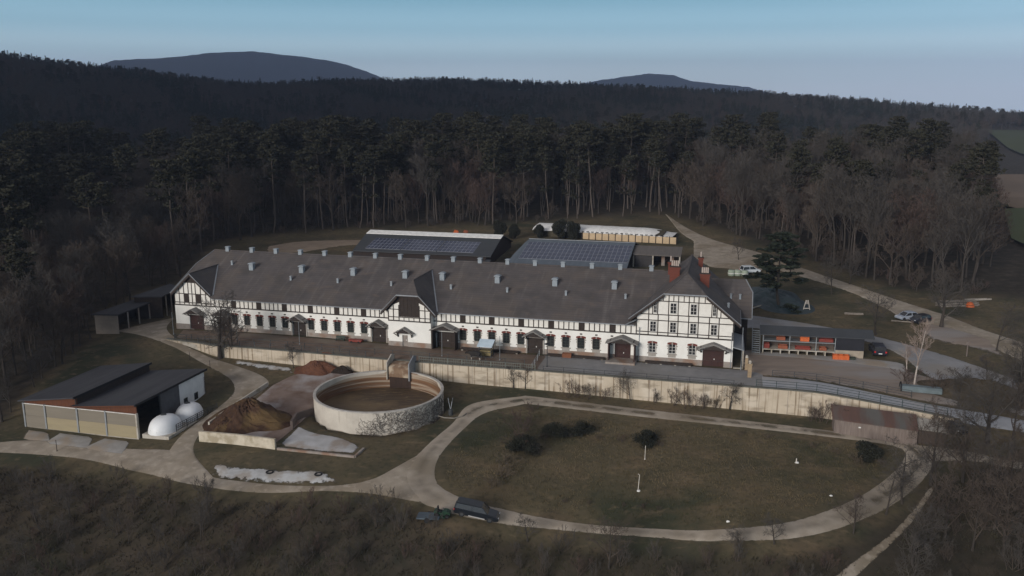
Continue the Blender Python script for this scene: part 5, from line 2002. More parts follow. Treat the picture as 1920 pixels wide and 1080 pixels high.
# A-shaped board, log pile, planks, sign post, bench, carts
p = atT(1512, 582)
t = thing('a_frame_board', 'pale A-shaped wooden frame standing on the grass beyond the road', 'board', tuple(p), .2)
for sx in (-1, 1):
    MB().beam((sx * .75, 0, 0), (sx * .2, 0, 2.1), .12).build('leg', whitep, t)
MB().box(-.62, .62, -.05, .05, .35, .5).build('crossbar', whitep, t)
MB().box(-.34, .34, -.05, .05, 1.3, 2.1).build('board', sillst, t)


def log_pile(px, n, L, rz, label, m, layers=2):
    p = atT(*px)
    t = thing('log_pile', label, 'logs', tuple(p), rz)
    rnd = random.Random(px[0])
    for l in range(layers):
        for k in range(n - l):
            r = rnd.uniform(.16, .24)
            y = (k - (n - l) / 2) * .45
            mb = MB()
            o = rnd.uniform(-.5, .5)
            mb.tube([(-L / 2 + o, y, .2 + l * .38), (L / 2 + o, y + rnd.uniform(-.1, .1), .2 + l * .38)], [r, r * .8], 7)
            mb.build('log', m, t)


grey_log = mat('grey_log', (.25, .22, .19), .95, (.14, .12, .10), 2)
pale_log = mat('pale_log', (.42, .38, .33), .95, (.28, .25, .22), 2)
log_pile((1795, 573), 5, 8, .12, 'stack of grey logs beyond the dirt road', grey_log, 3)
log_pile((1832, 563), 2, 5, .18, 'pale long logs behind the grey log stack', pale_log, 1)
log_pile((1600, 590), 2, 3.5, -.15, 'thin grey poles lying on the grass beyond the road', grey_log, 1)
log_pile((1690, 604), 1, 3.5, -.35, 'single grey log lying left of the parked cars', grey_log, 1)
p = atT(1818, 575)
t = thing('fire_pit_cover', 'bright orange tarpaulin bundle at the right end of the grey logs', 'tarpaulin', tuple(p))
mb = MB()
mb.lathe([(.02, 1.0), (.5, .85), (.8, .4), (.9, 0)], 8)
mb.build('cover', orange, t)
MB().tube([(-.9, -.3, .3), (0, -.95, .45), (.9, -.2, .3)], .04, 5).build('rope', dkwood, t)
p = atT(1812, 668)
t = thing('signpost', 'thin wooden signpost on the grass strip between the two roads', 'signpost', tuple(p))
MB().box(-.07, .07, -.07, .07, -.2, 2.6).build('post', barkless, t)
MB().box(-.35, .35, -.1, -.06, 2.0, 2.5).build('sign_board', barkless, t)

# wrapped bales
bm_ = mat('pale_bale_wrap', (.36, .42, .34), .6, (.26, .31, .25), 1.2, .8, .3)
for i, px in enumerate([(1371, 517), (1383, 517), (1396, 518)]):
    p = atT(*px)
    t = thing('wrapped_bale', ['leftmost pale green wrapped bale by the white car', 'middle pale green wrapped bale by the white car', 'pale green wrapped bale nearest the white car'][i], 'bale', tuple(p), i * .5, 'pale wrapped bales')
    MB().lathe([(.01, 0), (.68, .0), (.78, .12), (.8, .7), (.77, 1.25), (.66, 1.38), (.01, 1.4)], 16).build('wrap', bm_, t, smooth=True)
    MB().lathe([(.802, .55), (.815, .56), (.815, .7), (.802, .72)], 16).build('wrap_band', whitestrip, t)
# dark teal tarpaulin mound left of the cedar
mound('covered_clamp', 'dark teal tarpaulin covered mound between the stable end and the cedar', (1448, 562), 7.5, 11, 2.0, mat('teal_tarp', (.028, .05, .058), .5, (.02, .035, .042), .4, .8, .4, bump=.3), seed=12, cat='covered mound')
log_pile((1416, 577), 1, 4.5, .75, 'white plank edging the dark teal covered mound', pale_log, 1)
# hay feeder and the black cow
x, y = xy(-39.3, -3.7)
t = thing('hay_feeder', 'hay feeder with pale blue tin roof on the cattle terrace', 'hay feeder', (x, y, g(x, y) + .05), BROT)
fr = MB()
for sx in (-1, 1):
    for sy in (-1, 1):
        fr.beam((sx * 1.0, sy * .8, 0), (sx * 1.0, sy * .8, 2.1), .09)
for z in (.35, 1.0, 1.6):
    for sy in (-1, 1):
        fr.beam((-1, sy * .8, z), (1, sy * .8, z), .06)
    for sx in (-1, 1):
        fr.beam((sx, -.8, z), (sx, .8, z), .06)
fr.build('frame', dsteel, t)
MB().slab([(-1.3, -1.2, 2.0), (1.25, -1.2, 2.0), (1.25, .9, 2.75), (-1.3, .9, 2.75)], [(0, 1, 2, 3)], .07).build('tin_roof', mat('pale_blue_tin', (.55, .66, .76), .45, (.45, .55, .64), 1), t)
MB().box(-.9, .9, -.7, .7, .35, 1.2).build('hay', mat('hay', (.25, .2, .1), .95, (.16, .13, .07), 4), t)


def skin(name, pts, edges, rad, m, parent=None, loc=None, rz=0, levels=2):
    me = bpy.data.meshes.new(name)
    me.from_pydata(pts, edges, [])
    me.materials.append(m)
    o = bpy.data.objects.new(name, me)
    COL.objects.link(o)
    sk = o.modifiers.new('skin', 'SKIN')
    me.skin_vertices if me.skin_vertices else None
    for i, r in enumerate(rad):
        me.skin_vertices[0].data[i].radius = r if hasattr(r, '__len__') else (r, r)
    me.skin_vertices[0].data[0].use_root = True
    sb = o.modifiers.new('sub', 'SUBSURF')
    sb.levels = levels
    sb.render_levels = levels
    if parent:
        o.parent = parent
    if loc:
        o.location = loc
        o.rotation_euler = (0, 0, rz)
    return o


cowm = mat('black_cow_hide', (.02, .017, .016), .75, (.014, .012, .012), 2, .6, .3)
x, y = xy(-40.6, -6.0)
cow = thing('cow', 'black cow with white lower legs standing broadside in front of the hay feeder', 'cow', (x, y, g(x, y) + .05), BROT)
pts = [(0, 0, 1.05), (.55, 0, 1.08), (.85, 0, 1.05), (-.5, 0, 1.02), (-.85, 0, 1.12), (-1.15, 0, 1.12), (-1.42, 0, 1.06), (-1.62, 0, .92),
       (.72, .24, .72), (.86, .26, .48), (.8, .26, .1), (.72, -.24, .72), (.9, -.26, .48), (.84, -.26, .1),
       (-.62, .2, .66), (-.6, .2, .4), (-.62, .2, .1), (-.5, -.2, .66), (-.45, -.2, .4), (-.48, -.2, .1),
       (1.02, 0, 1.1), (1.12, 0, .7), (1.1, 0, .45)]
ed = [(0, 1), (1, 2), (0, 3), (3, 4), (4, 5), (5, 6), (6, 7), (1, 8), (8, 9), (9, 10), (1, 11), (11, 12), (12, 13), (3, 14), (14, 15), (15, 16), (3, 17), (17, 18), (18, 19), (2, 20), (20, 21), (21, 22)]
rad = [(.36, .42), (.33, .38), (.2, .22), (.3, .38), (.2, .27), (.15, .2), (.15, .17), (.09, .1)] + [.15, .075, .06] * 2 + [.12, .07, .06] * 2 + [.05, .03, .045]
skin('body', [(a * 1.05, b, c * 1.12) for a, b, c in pts], ed, rad, cowm, cow)
mbw = mat('white_socks', (.55, .5, .45), .8)
for (a, b, c) in (pts[10], pts[13], pts[16], pts[19]):
    MB().tube([(a * 1.05, b, .0), (a * 1.05, b, .2), (a * 1.05, b, .5)], [.085, .075, .09], 8).build('white_sock', mbw, cow, smooth=True)
for sy in (-1, 1):
    MB().tube([(-1.42, sy * .1, 1.28), (-1.45, sy * .28, 1.34)], [.06, .02], 6).build('ear', cowm, cow)

# bench, cart, trough line, planters along the stable
x, y = xy(-66.7, -1.2)
t = thing('garden_bench', 'green wooden bench against the stable wall left of the fourth canopy', 'bench', (x, y, .05), BROT)
MB().box(-.85, .85, -.25, .25, .42, .5).build('seat', gframe, t)
MB().box(-.85, .85, .2, .26, .55, 1.0).build('backrest', gframe, t)
for sx in (-1, 1):
    MB().box(sx * .75 - .04, sx * .75 + .04, -.22, .22, 0, .42).build('leg', gframe, t)
x, y = xy(-63.6, -1.4)
t = thing('hand_cart', 'low dark red cart beside the green bench', 'cart', (x, y, .05), BROT)
MB().prism([(-1.1, .3), (1.1, .3), (1.25, .65), (-1.25, .65)], 'y', -.45, .45).build('tub', redm, t)
for sx in (-.7, .7):
    MB().tube([(sx, -.5, .22), (sx, .5, .22)], .22, 10).build('wheel', black, t)
for (u0, u1, lb) in ((-44.6, -34.5, 'long dark trough along the plinth left of the hay feeder door'), (-29.6, -20.2, 'long dark trough along the plinth between lamp post and red porch'), (-13.6, -6.2, 'long low bench beam in front of the gabled wing')):
    x, y = xy((u0 + u1) / 2, -.85)
    t = thing('feed_trough', lb, 'trough', (x, y, .04), BROT)
    w = (u1 - u0) / 2
    MB().prism([(-.3, .12), (.3, .12), (.36, .42), (.26, .42), (.2, .2), (-.2, .2), (-.26, .42), (-.36, .42)], 'x', -w, w).build('basin', dkwood, t)
    for k in range(4):
        xx = -w + .3 + (2 * w - .6) * k / 3
        MB().box(xx - .15, xx + .15, -.3, .3, -.1, .12).build('foot', lconc, t)
# stacked garden column at the terrace corner
x, y = xy(2.6, -4.4)
t = thing('stone_gatepost', 'tall stacked sandstone gatepost at the corner of the terrace, nearer one', 'gatepost', (x, y, 0), BROT)
sand = mat('sandstone_block', (.36, .27, .17), .9, (.24, .18, .12), 1.5, .8)
mb = MB()
mb.box(-.28, .28, -.28, .28, -.3, 2.1)
mb.build('shaft', sand, t)
MB().box(-.36, .36, -.36, .36, 2.1, 2.25).build('cap', sand, t)
MB().lathe([(.01, .55), (.2, .45), (.25, .28), (.15, .08), (.2, 0)], 10, (0, 0, 2.25)).build('finial', lconc, t)
x, y = xy(2.2, -.4)
t = thing('stone_gatepost', 'sandstone gatepost beside the side porch, farther one', 'gatepost', (x, y, 0), BROT)
MB().box(-.22, .22, -.22, .22, -.3, 2.0).build('shaft', sand, t)
MB().lathe([(.01, .45), (.16, .38), (.2, .2), (.25, 0)], 10, (0, 0, 2.0)).build('finial', lconc, t)
# culvert / glasshouse frame by the road on the right
p = atT(1688, 730)
t = thing('pipe_culvert', 'pale glassy trough with dark arched end beside the pale road', 'trough', tuple(p), BROT - .06)
MB().prism([(-.8, 0), (.8, 0), (.8, .5), (.5, .75), (-.5, .75), (-.8, .5)], 'x', 0, 5.5).build('trough_body', mat('pale_teal_glaze', (.15, .19, .21), .5, (.11, .14, .15), 1), t)
ar = MB()
ar.tube([(0, -1 + 0 * k, 0) if k == 0 else (0, -math.cos(k / 8 * PI), 1.15 * math.sin(k / 8 * PI)) for k in range(9)], .09, 6)
ar.build('arched_end', black, t)
# slurry pump and pipe right of the tank
p = atT(845, 778)
t = thing('slurry_pump', 'grey slurry pump with curved hose right of the round tank', 'pump', tuple(p))
MB().lathe([(.35, 0), (.35, .7), (.2, .9), (.02, .95)], 12).build('pump_body', dsteel, t)
MB().tube([(0, 0, .8), (-.25, .1, 1.9), (-.35, .1, 2.6)], .05, 6).build('pipe', zinc, t)
MB().tube([(0, 0, .8), (.2, .1, 1.9), (.35, .1, 2.6)], .05, 6).build('pipe', zinc, t)
MB().tube([(-1.8, -.6, .1), (-.8, -1.4, .1), (.6, -1.6, .1), (1.8, -.8, .12), (2.3, .3, .15)], .09, 6).build('hose', mat('grey_hose', (.25, .23, .2), .8), t)
# rusty container left behind the stable, small orange machines
for px, lb, m in (((855, 440), 'orange machine part among the firewood behind the solar barn, left one', orange), ((873, 440), 'orange machine part among the firewood behind the solar barn, right one', dor)):
    p = atT(*px)
    t = thing('farm_implement', lb, 'farm machine', tuple(p))
    MB().prism([(-.9, .4), (.9, .4), (.6, 1.2), (-.4, 1.4)], 'y', -.5, .5).build('hopper', m, t)
    for sx in (-.6, .6):
        MB().tube([(sx, -.6, .35), (sx, .6, .35)], .35, 10).build('wheel', black, t)

# ================================================================ TREES
def tube_arrays(lines):
    """lines: (pts Nx3, radii N, sides) -> verts, faces"""
    V, F = [], []
    n0 = 0
    for pts, rad, k in lines:
        pts = np.asarray(pts)
        n = len(pts)
        d = np.gradient(pts, axis=0)
        d /= np.linalg.norm(d, axis=1)[:, None] + 1e-9
        ref = np.where(np.abs(d[:, 2:3]) > .95, np.array([[1., 0, 0]]), np.array([[0, 0, 1.]]))
        a = np.cross(d, ref)
        a /= np.linalg.norm(a, axis=1)[:, None] + 1e-9
        b = np.cross(d, a)
        t = 2 * PI * np.arange(k) / k
        ring = pts[:, None] + (a[:, None] * np.cos(t)[None, :, None] + b[:, None] * np.sin(t)[None, :, None]) * np.asarray(rad)[:, None, None]
        V.append(ring.reshape(-1, 3))
        i = np.arange(n - 1)[:, None] * k
        j = np.arange(k)[None]
        q = np.stack([i + j, i + (j + 1) % k, i + k + (j + 1) % k, i + k + j], -1).reshape(-1, 4) + n0
        F.append(q)
        n0 += n * k
    return np.concatenate(V), np.concatenate(F)


def arr_mesh(name, V, F, m):
    me = bpy.data.meshes.new(name)
    me.from_pydata(V.tolist(), [], F.tolist())
    me.materials.append(m)
    return me


def perp(rng, d):
    v = rng.normal(size=3)
    v -= d * v.dot(d)
    return v / (np.linalg.norm(v) + 1e-9)


def bare_tree(seed, H, r0, clear=.3, nb=9, spread=.75, kids=(6, 5, 4), up=.35, wig=.10, twig=.022, multi=1, reach=.42):
    rng = np.random.default_rng(seed)
    trunk, crown = [], []

    def grow(p, d, L, r, lvl):
        n = 4 if lvl < 2 else 3
        pts, rad = [p], [r]
        for k in range(n):
            d = d + rng.normal(size=3) * wig + np.array([0, 0, up * .22])
            d /= np.linalg.norm(d)
            p = p + d * L / n
            pts.append(p)
            rad.append(max(r * (1 - .72 * (k + 1) / n), twig * .6))
        (trunk if lvl == 0 else crown).append((pts, rad, 6 if lvl == 0 else (4 if lvl == 1 else 3)))
        if lvl > len(kids):
            return
        m = kids[lvl - 1]
        for i in range(m):
            f = .25 + .75 * (i + rng.random()) / m
            s = f * n
            k = min(int(s), n - 1)
            q = pts[k] + (pts[k + 1] - pts[k]) * (s - k)
            dd = (pts[k + 1] - pts[k]) / (np.linalg.norm(pts[k + 1] - pts[k]) + 1e-9)
            nd = dd * (1 - spread * .55) + perp(rng, dd) * spread + np.array([0, 0, up * .5])
            nd /= np.linalg.norm(nd)
            grow(q, nd, L * (.62 - .22 * f) * rng.uniform(.75, 1.2), max(r * .45 * (1.1 - f * .5), twig), lvl + 1)

    for m_ in range(multi):
        base = np.array([rng.normal() * .25 * (multi > 1), rng.normal() * .25 * (multi > 1), -.3])
        d = np.array([rng.normal() * .05, rng.normal() * .05, 1.0])
        if multi > 1:
            d += rng.normal(size=3) * np.array([.45, .45, 0])
        d /= np.linalg.norm(d)
        n = 7
        pts, rad = [base], [r0 * 1.25]
        h = H * (.82 if multi == 1 else rng.uniform(.5, .8))
        p = base
        for k in range(n):
            d = d + rng.normal(size=3) * .05 + np.array([0, 0, .05])
            d /= np.linalg.norm(d)
            p = p + d * (h + .3) / n
            pts.append(p)
            rad.append(r0 * (1 - .8 * (k + 1) / n))
        trunk.append((pts, rad, 7 if multi == 1 else 4))
        nn = max(3, nb // multi)
        for i in range(nn):
            f = clear + (1 - clear) * (i + rng.random() * .8) / nn
            s = min(f, .999) * n
            k = int(s)
            q = pts[k] + (pts[k + 1] - pts[k]) * (s - k)
            dd = (pts[k + 1] - pts[k]) / np.linalg.norm(pts[k + 1] - pts[k])
            a = perp(rng, dd)
            nd = dd * .55 + a * spread + np.array([0, 0, up])
            nd /= np.linalg.norm(nd)
            grow(q, nd, H * reach * (1.15 - .65 * f) * rng.uniform(.8, 1.15), rad[k] * .55, 1)
    tv, tf = tube_arrays(trunk)
    cv, cf = tube_arrays(crown)
    return tv, tf, cv, cf


def tufts(rng, centers, sizes, n, leaf, flat=.5, up=.3):
    """needle tufts: many small random quads filling flattened clumps"""
    V = []
    for c, s in zip(centers, sizes):
        k = max(6, int(n * s[0] * s[1]))
        u = rng.normal(size=(k, 3))
        u /= np.linalg.norm(u, axis=1)[:, None]
        u *= rng.random((k, 1)) ** .4
        p = c + u * np.array([s[0], s[0], s[1]])
        a = rng.normal(size=(k, 3))
        a[:, 2] *= flat
        a /= np.linalg.norm(a, axis=1)[:, None]
        b = rng.normal(size=(k, 3))
        b[:, 2] = b[:, 2] * flat + up
        b -= a * (a * b).sum(1)[:, None]
        b /= np.linalg.norm(b, axis=1)[:, None] + 1e-9
        L = leaf * rng.uniform(.6, 1.4, (k, 1))
        V.append(np.stack([p - a * L, p + b * L * .55, p + a * L, p - b * L * .55], 1).reshape(-1, 3))
    V = np.concatenate(V)
    F = np.arange(len(V)).reshape(-1, 4)
    return V, F


def pine(seed, H, crown_f=.3, n=17, leaf=.38):
    rng = np.random.default_rng(seed)
    lines = []
    pts, rad = [], []
    x = y = 0.0
    for k in range(8):
        pts.append(np.array([x, y, -.4 + (H * .96 + .4) * k / 7]))
        rad.append(.24 * (1 - .75 * k / 7) * H / 25)
        x += rng.normal() * .18
        y += rng.normal() * .18
    lines.append((pts, rad, 6))
    cs, ss = [], []
    nb = 30
    for i in range(nb):
        f = 1 - crown_f + crown_f * (i + .5) / nb
        if i < 4:
            f = 1 - crown_f * rng.uniform(1.1, 1.7)
        base = np.array([np.interp(f * 7, range(8), [q[0] for q in pts]), np.interp(f * 7, range(8), [q[1] for q in pts]), H * .96 * f])
        a = i * 2.4 + rng.normal() * .4
        g_ = (f - (1 - crown_f)) / crown_f
        L = H * .17 * (1.0 - .55 * max(0, g_)) * rng.uniform(.6, 1.15)
        if i < 3:
            L *= .55
        e = base + np.array([math.cos(a) * L, math.sin(a) * L, L * rng.uniform(.12, .4)])
        lines.append(([base, (base + e) / 2 + [0, 0, -.1], e], [.07, .05, .03], 3))
        for q in (.5, .78, 1.0):
            c = base + (e - base) * q + rng.normal(size=3) * .3
            cs.append(c)
            ss.append((rng.uniform(.5, 1.15) * H / 25, rng.uniform(.25, .5) * H / 25))
    cs.append(np.array([pts[-1][0], pts[-1][1], H * .97]))
    ss.append((1.3 * H / 25, .7 * H / 25))
    # a few dead stubs
    for i in range(9):
        z = H * rng.uniform(.35, .68)
        a = rng.uniform(0, 6.28)
        L = rng.uniform(.5, 1.6)
        lines.append(([np.array([0, 0, z]), np.array([math.cos(a) * L, math.sin(a) * L, z + .2 * L])], [.03, .015], 3))
    tv, tf = tube_arrays(lines)
    cv, cf = tufts(rng, cs, ss, n * 4.5, leaf)
    return tv, tf, cv, cf


def spruce(seed, H, leaf=.55, width=.17, n=1.0):
    rng = np.random.default_rng(seed)
    lines = [([np.array([0, 0, -.4]), np.array([.05, 0, H * .5]), np.array([0, 0, H])], [.28 * H / 20, .17 * H / 20, .03], 6)]
    cs, ss = [], []
    lv = int(H * .95)
    for i in range(lv):
        f = .1 + .9 * i / lv
        R = H * width * (1 - f) ** .85 + .2
        m = max(3, int(R * 3.2))
        for k in range(m):
            a = 2 * PI * (k + rng.random() * .7) / m + i
            r = R * rng.uniform(.45, 1)
            cs.append(np.array([math.cos(a) * r, math.sin(a) * r, H * f - r * .25]))
            ss.append((rng.uniform(.45, .8) * (.5 + .4 * R), .28))
    tv, tf = tube_arrays(lines)
    cv, cf = tufts(rng, cs, ss, 26 * n, leaf, flat=.4, up=-.2)
    return tv, tf, cv, cf


def bushy(seed, H, W, leaf=.16, n=30, nc=14):
    rng = np.random.default_rng(seed)
    lines = []
    cs, ss = [], []
    for i in range(nc):
        a = rng.uniform(0, 6.28)
        r = W * .5 * rng.random() ** .6
        z = H * rng.uniform(.2, .85) * (1 - .5 * (r / (W * .5)) ** 2)
        c = np.array([math.cos(a) * r, math.sin(a) * r, z])
        cs.append(c)
        s = rng.uniform(.22, .36)
        ss.append((W * s, H * s * .7))
        lines.append(([np.array([0, 0, -.1]), c * .6, c], [.05, .03, .015], 3))
    tv, tf = tube_arrays(lines)
    cv, cf = tufts(rng, cs, ss, n * 8 / max(W * .3, .3), leaf, flat=1, up=.2)
    return tv, tf, cv, cf


barkm = mat('bark', (.066, .057, .051), .95, (.038, .033, .029), 2.5, .9, .1, stretch=(3, 3, .5))
pinebark = mat('pine_bark', (.13, .108, .095), .95, (.06, .05, .045), 1.5, .9, .1, stretch=(3, 3, .6))
birchbark = mat('birch_bark', (.55, .50, .46), .9, (.30, .26, .24), 2.0, .9, .2, stretch=(1, 1, 4))
twigm = {k: mat('twigs_' + k, c, .95, tuple(x * .62 for x in c), .35, .8, .1) for k, c in dict(grey=(.090, .081, .074), brown=(.102, .082, .069), red=(.106, .076, .066), tan=(.15, .12, .09)).items()}
ndl = mat('pine_needles', (.046, .045, .030), .9, (.027, .027, .020), .5, .9, .15)
ndl2 = mat('spruce_needles', (.036, .046, .030), .9, (.020, .026, .019), .5, .9, .15)
evg = mat('evergreen_leaves', (.034, .036, .026), .95, (.018, .019, .015), 1.5, .9, .2)

PROTO = {}


def proto(key, data, tm, cm):
    tv, tf, cv, cf = data
    PROTO[key] = (arr_mesh(key + '_trunk', tv, tf, tm), arr_mesh(key + '_crown', cv, cf, cm))


for i in range(4):
    proto('pine%d' % i, pine(10 + i, [25, 27, 23, 26][i], [.30, .26, .36, .28][i]), pinebark, ndl)
for i in range(3):
    proto('spruce%d' % i, spruce(30 + i, [20, 23, 17][i]), barkm, ndl2)
BK = ['grey', 'brown', 'grey', 'brown', 'red']
for i in range(5):
    proto('bare%d' % i, bare_tree(50 + i, [19, 17, 21, 16, 15][i], .24, [.38, .3, .45, .25, .3][i], 11, .72, (6, 5, 4), .38, twig=.032), barkm, twigm[BK[i]])
for i in range(3):
    proto('small%d' % i, bare_tree(70 + i, [9, 8, 7][i], .14, [.22, .18, .25][i], 10, .8, (6, 5, 4), .3, twig=.016), barkm, twigm[['grey', 'brown', 'grey'][i]])
proto('bigold', bare_tree(81, 11, .38, .22, 11, .9, (7, 6, 5), .22, twig=.018, reach=.5, wig=.16), barkm, twigm['grey'])
proto('birch', bare_tree(85, 10, .15, .3, 10, .6, (5, 5, 4), .3, twig=.014, reach=.4), birchbark, mat('birch_twigs', (.36, .29, .25), .95, (.2, .15, .13), .5))
for i in range(4):
    proto('shrub%d' % i, bare_tree(90 + i, [3.2, 2.6, 3.6, 2.2][i], .035, .12, 24, .55, (5, 4), .45, twig=.012, multi=7, reach=.4), twigm['brown'], twigm[['brown', 'red', 'grey', 'tan'][i]])
proto('ever0', bushy(101, 2.1, 2.4, .07, 80, 22), barkm, evg)
proto('ever1', bushy(102, 2.8, 1.9, .09, 110, 16), barkm, evg)


def plant(key, name, label, cat, x, y, s=1.0, rz=0, group=None, z=None, sz=1.0, parts=('trunk', 'crown')):
    z = g(x, y) if z is None else z
    t = bpy.data.objects.new(name, None)
    COL.objects.link(t)
    t.location = (x, y, z)
    tl = .045 if key[:4] in ('pine', 'bare') else .02
    t.rotation_euler = (R5.gauss(0, tl), R5.gauss(0, tl), rz)
    t.scale = (s, s, s * sz)
    t.empty_display_size = .5
    tag(t, label, cat, group)
    for nm, me in zip(parts, PROTO[key]):
        o = bpy.data.objects.new(nm, me)
        COL.objects.link(o)
        o.parent = t
    return t


R5 = random.Random(77)
HT = dict(small0=9, small1=8, small2=7, bigold=11, birch=10, shrub0=3.2, shrub1=2.6, shrub2=3.6, shrub3=2.2, ever0=1.9, ever1=2.6, bare0=19, bare1=17, bare2=21, bare3=16, bare4=15, pine0=25, pine1=27, pine2=23, pine3=26, spruce0=20, spruce1=23, spruce2=17)


def one(key, px, h, name, label, cat='tree', group=None, rz=None, wide=1.0, parts=('trunk', 'crown')):
    p = atT(*px)
    s = h / HT[key]
    t = plant(key, name, label, cat, p[0], p[1], s, R5.uniform(0, 6.28) if rz is None else rz, group, p[2] - .05, 1.0, parts)
    t.scale = (s * wide, s * wide, s)
    return t


SB = ('stem', 'twigs')
EV = ('stem', 'foliage')
one('bigold', (412, 672), 11.5, 'bare_tree', 'large bare old tree in front of the two left door canopies')
one('small1', (437, 671), 9.5, 'bare_tree', 'bare tree right beside the large old tree before the left canopies')
one('small2', (550, 690), 4.4, 'bare_tree', 'small bare tree before the concrete wall left of the red earth heap')
one('small0', (1642, 628), 9.5, 'bare_tree', 'spreading bare tree on the grass left of the silver car', wide=1.3)
one('bigold', (1765, 614), 10.5, 'bare_tree', 'bare tree with a thick trunk right behind the black parked car')
one('small0', (1868, 658), 9, 'bare_tree', 'bare tree at the dirt road edge with a white plate at its foot')
one('birch', (1714, 722), 10.5, 'birch_tree', 'white-barked birch between the earth yard and the grassy bank', wide=.9)
one('birch', (1700, 700), 5, 'birch_tree', 'small leaning birch just left of the taller birch', wide=1.3)
one('small1', (1482, 512), 9, 'bare_tree', 'slender bare tree on the lower verge of the dirt road right of the cedar')
one('small0', (1560, 552), 9, 'bare_tree', 'bare tree on the lower verge of the dirt road left of the parked cars')
one('small2', (1592, 534), 8, 'bare_tree', 'bare tree on the upper verge of the dirt road left of the parked cars')
one('small2', (1385, 488), 6, 'bare_tree', 'thin bare tree behind the pale wrapped bales')
# cedar
cv = pine(46, 16, .80, 90, .30)
PROTO['cedar'] = (arr_mesh('cedar_trunk', cv[0], cv[1], barkm), arr_mesh('cedar_crown', cv[2], cv[3], ndl2))
HT['cedar'] = 16
one('cedar', (1462, 578), 15.5, 'cedar_tree', 'broad dark cedar standing right of the teal covered mound', wide=2.3)
for i, (px, h, lb) in enumerate([((938, 447), 6, 'dark conifer at the right end of the solar barn'), ((962, 449), 5, 'dark conifer between the two solar barns'), ((1048, 448), 6.5, 'dark conifer at the left end of the white silage sheet'),
                                 ((1076, 449), 6, 'dark conifer overlapping the left end of the silage sheet, right one'), ((1012, 446), 4.5, 'low dark conifer behind the middle of the blue-grey barn roof')]):
    one('ever1', px, h, 'dark_conifer', lb, 'conifer', None, wide=.75, parts=('trunk', 'crown'))
# shrubs along the retaining wall
wl_ = [((962, 728), 3.8, 'small2', 'thin bare tree before the wall, left of two'), ((985, 729), 3.8, 'small1', 'thin bare tree before the wall, right of two'),
       ((1078, 744), 3.2, 'shrub1', 'reddish bare shrub at the left end of the wall shrub row'), ((1100, 747), 3.0, 'shrub0', 'brown bare shrub second from the left in the wall shrub row'),
       ((1131, 750), 2.2, 'shrub1', 'low reddish shrub left of the taller bare tree at the wall'), ((1182, 752), 5, 'small0', 'bare small tree rising above the wall below the red porch'),
       ((1228, 755), 2.6, 'shrub2', 'grey shrub just right of the small tree below the red porch'), ((1262, 759), 3.4, 'shrub0', 'brown shrub below the first window of the gabled wing'), ((1292, 762), 3.2, 'shrub1', 'dense reddish shrub below the middle of the gabled wing'),
       ((1318, 765), 2.8, 'shrub0', 'brown shrub below the right part of the gabled wing'), ((1368, 768), 4.6, 'small2', 'thin bare tree before the wall below the gatepost'), ((1340, 767), 2.4, 'shrub3', 'tan shrub at the right end of the wall shrub row'),
       ((1538, 792), 4.0, 'shrub1', 'tall reddish shrub touching the left end of the wooden shed'), ((1520, 788), 2.8, 'shrub0', 'lower brown shrub left of the one touching the wooden shed')]
for px, h, k, lb in wl_:
    one(k, px, h, 'bare_tree' if 'tree' in lb else 'bare_shrub', lb, 'tree' if 'tree' in lb else 'shrub', wide=1.25, parts=('trunk', 'crown') if 'tree' in lb else SB)
# meadow
md = [((982, 845), 2.2, 'ever0', 'largest dark evergreen bush at the left of the oval meadow'), ((1042, 817), 1.9, 'ever0', 'dark evergreen bush in the meadow, second from the left'), ((1090, 813), 1.8, 'ever0', 'dark evergreen bush in the meadow, third from the left'),
      ((1212, 832), 1.9, 'ever0', 'broad dark evergreen bush behind the thin pale pole'), ((1630, 866), 3.0, 'ever1', 'dark green bush where the meadow meets the oval track on the right'),
      ((985, 805), 3.4, 'shrub1', 'reddish bare shrub above the largest dark meadow bush'), ((1165, 829), 1.2, 'shrub1', 'low reddish shrub left of the broad dark bush'), ((1122, 824), 1.0, 'shrub0', 'tiny brown shrub between two dark meadow bushes'),
      ((952, 870), 2.4, 'shrub3', 'tan dead bramble at the left meadow edge, upper one'), ((940, 893), 2.2, 'shrub3', 'tan dead bramble at the left meadow edge, middle one'), ((928, 912), 1.8, 'shrub3', 'tan dead bramble at the left meadow edge, lower one'),
      ((1060, 943), .8, 'shrub0', 'leftmost low dark tuft in the row along the lower meadow'), ((1105, 946), .8, 'shrub0', 'second low dark tuft from the left in the lower meadow row'), ((1168, 950), .8, 'shrub0', 'third low dark tuft from the left in the lower meadow row'),
      ((1202, 953), .9, 'shrub1', 'reddish low tuft in the lower meadow row'), ((1235, 957), .8, 'shrub0', 'rightmost low dark tuft in the lower meadow row'), ((1002, 985), .0, '', '')]
for px, h, k, lb in md:
    if k:
        one(k, px, h, 'evergreen_bush' if k[0] == 'e' else 'bare_shrub', lb, 'bush' if k[0] == 'e' else 'shrub', wide=1.25 if k[0] == 'e' else 1.5, parts=EV if k[0] == 'e' else SB)
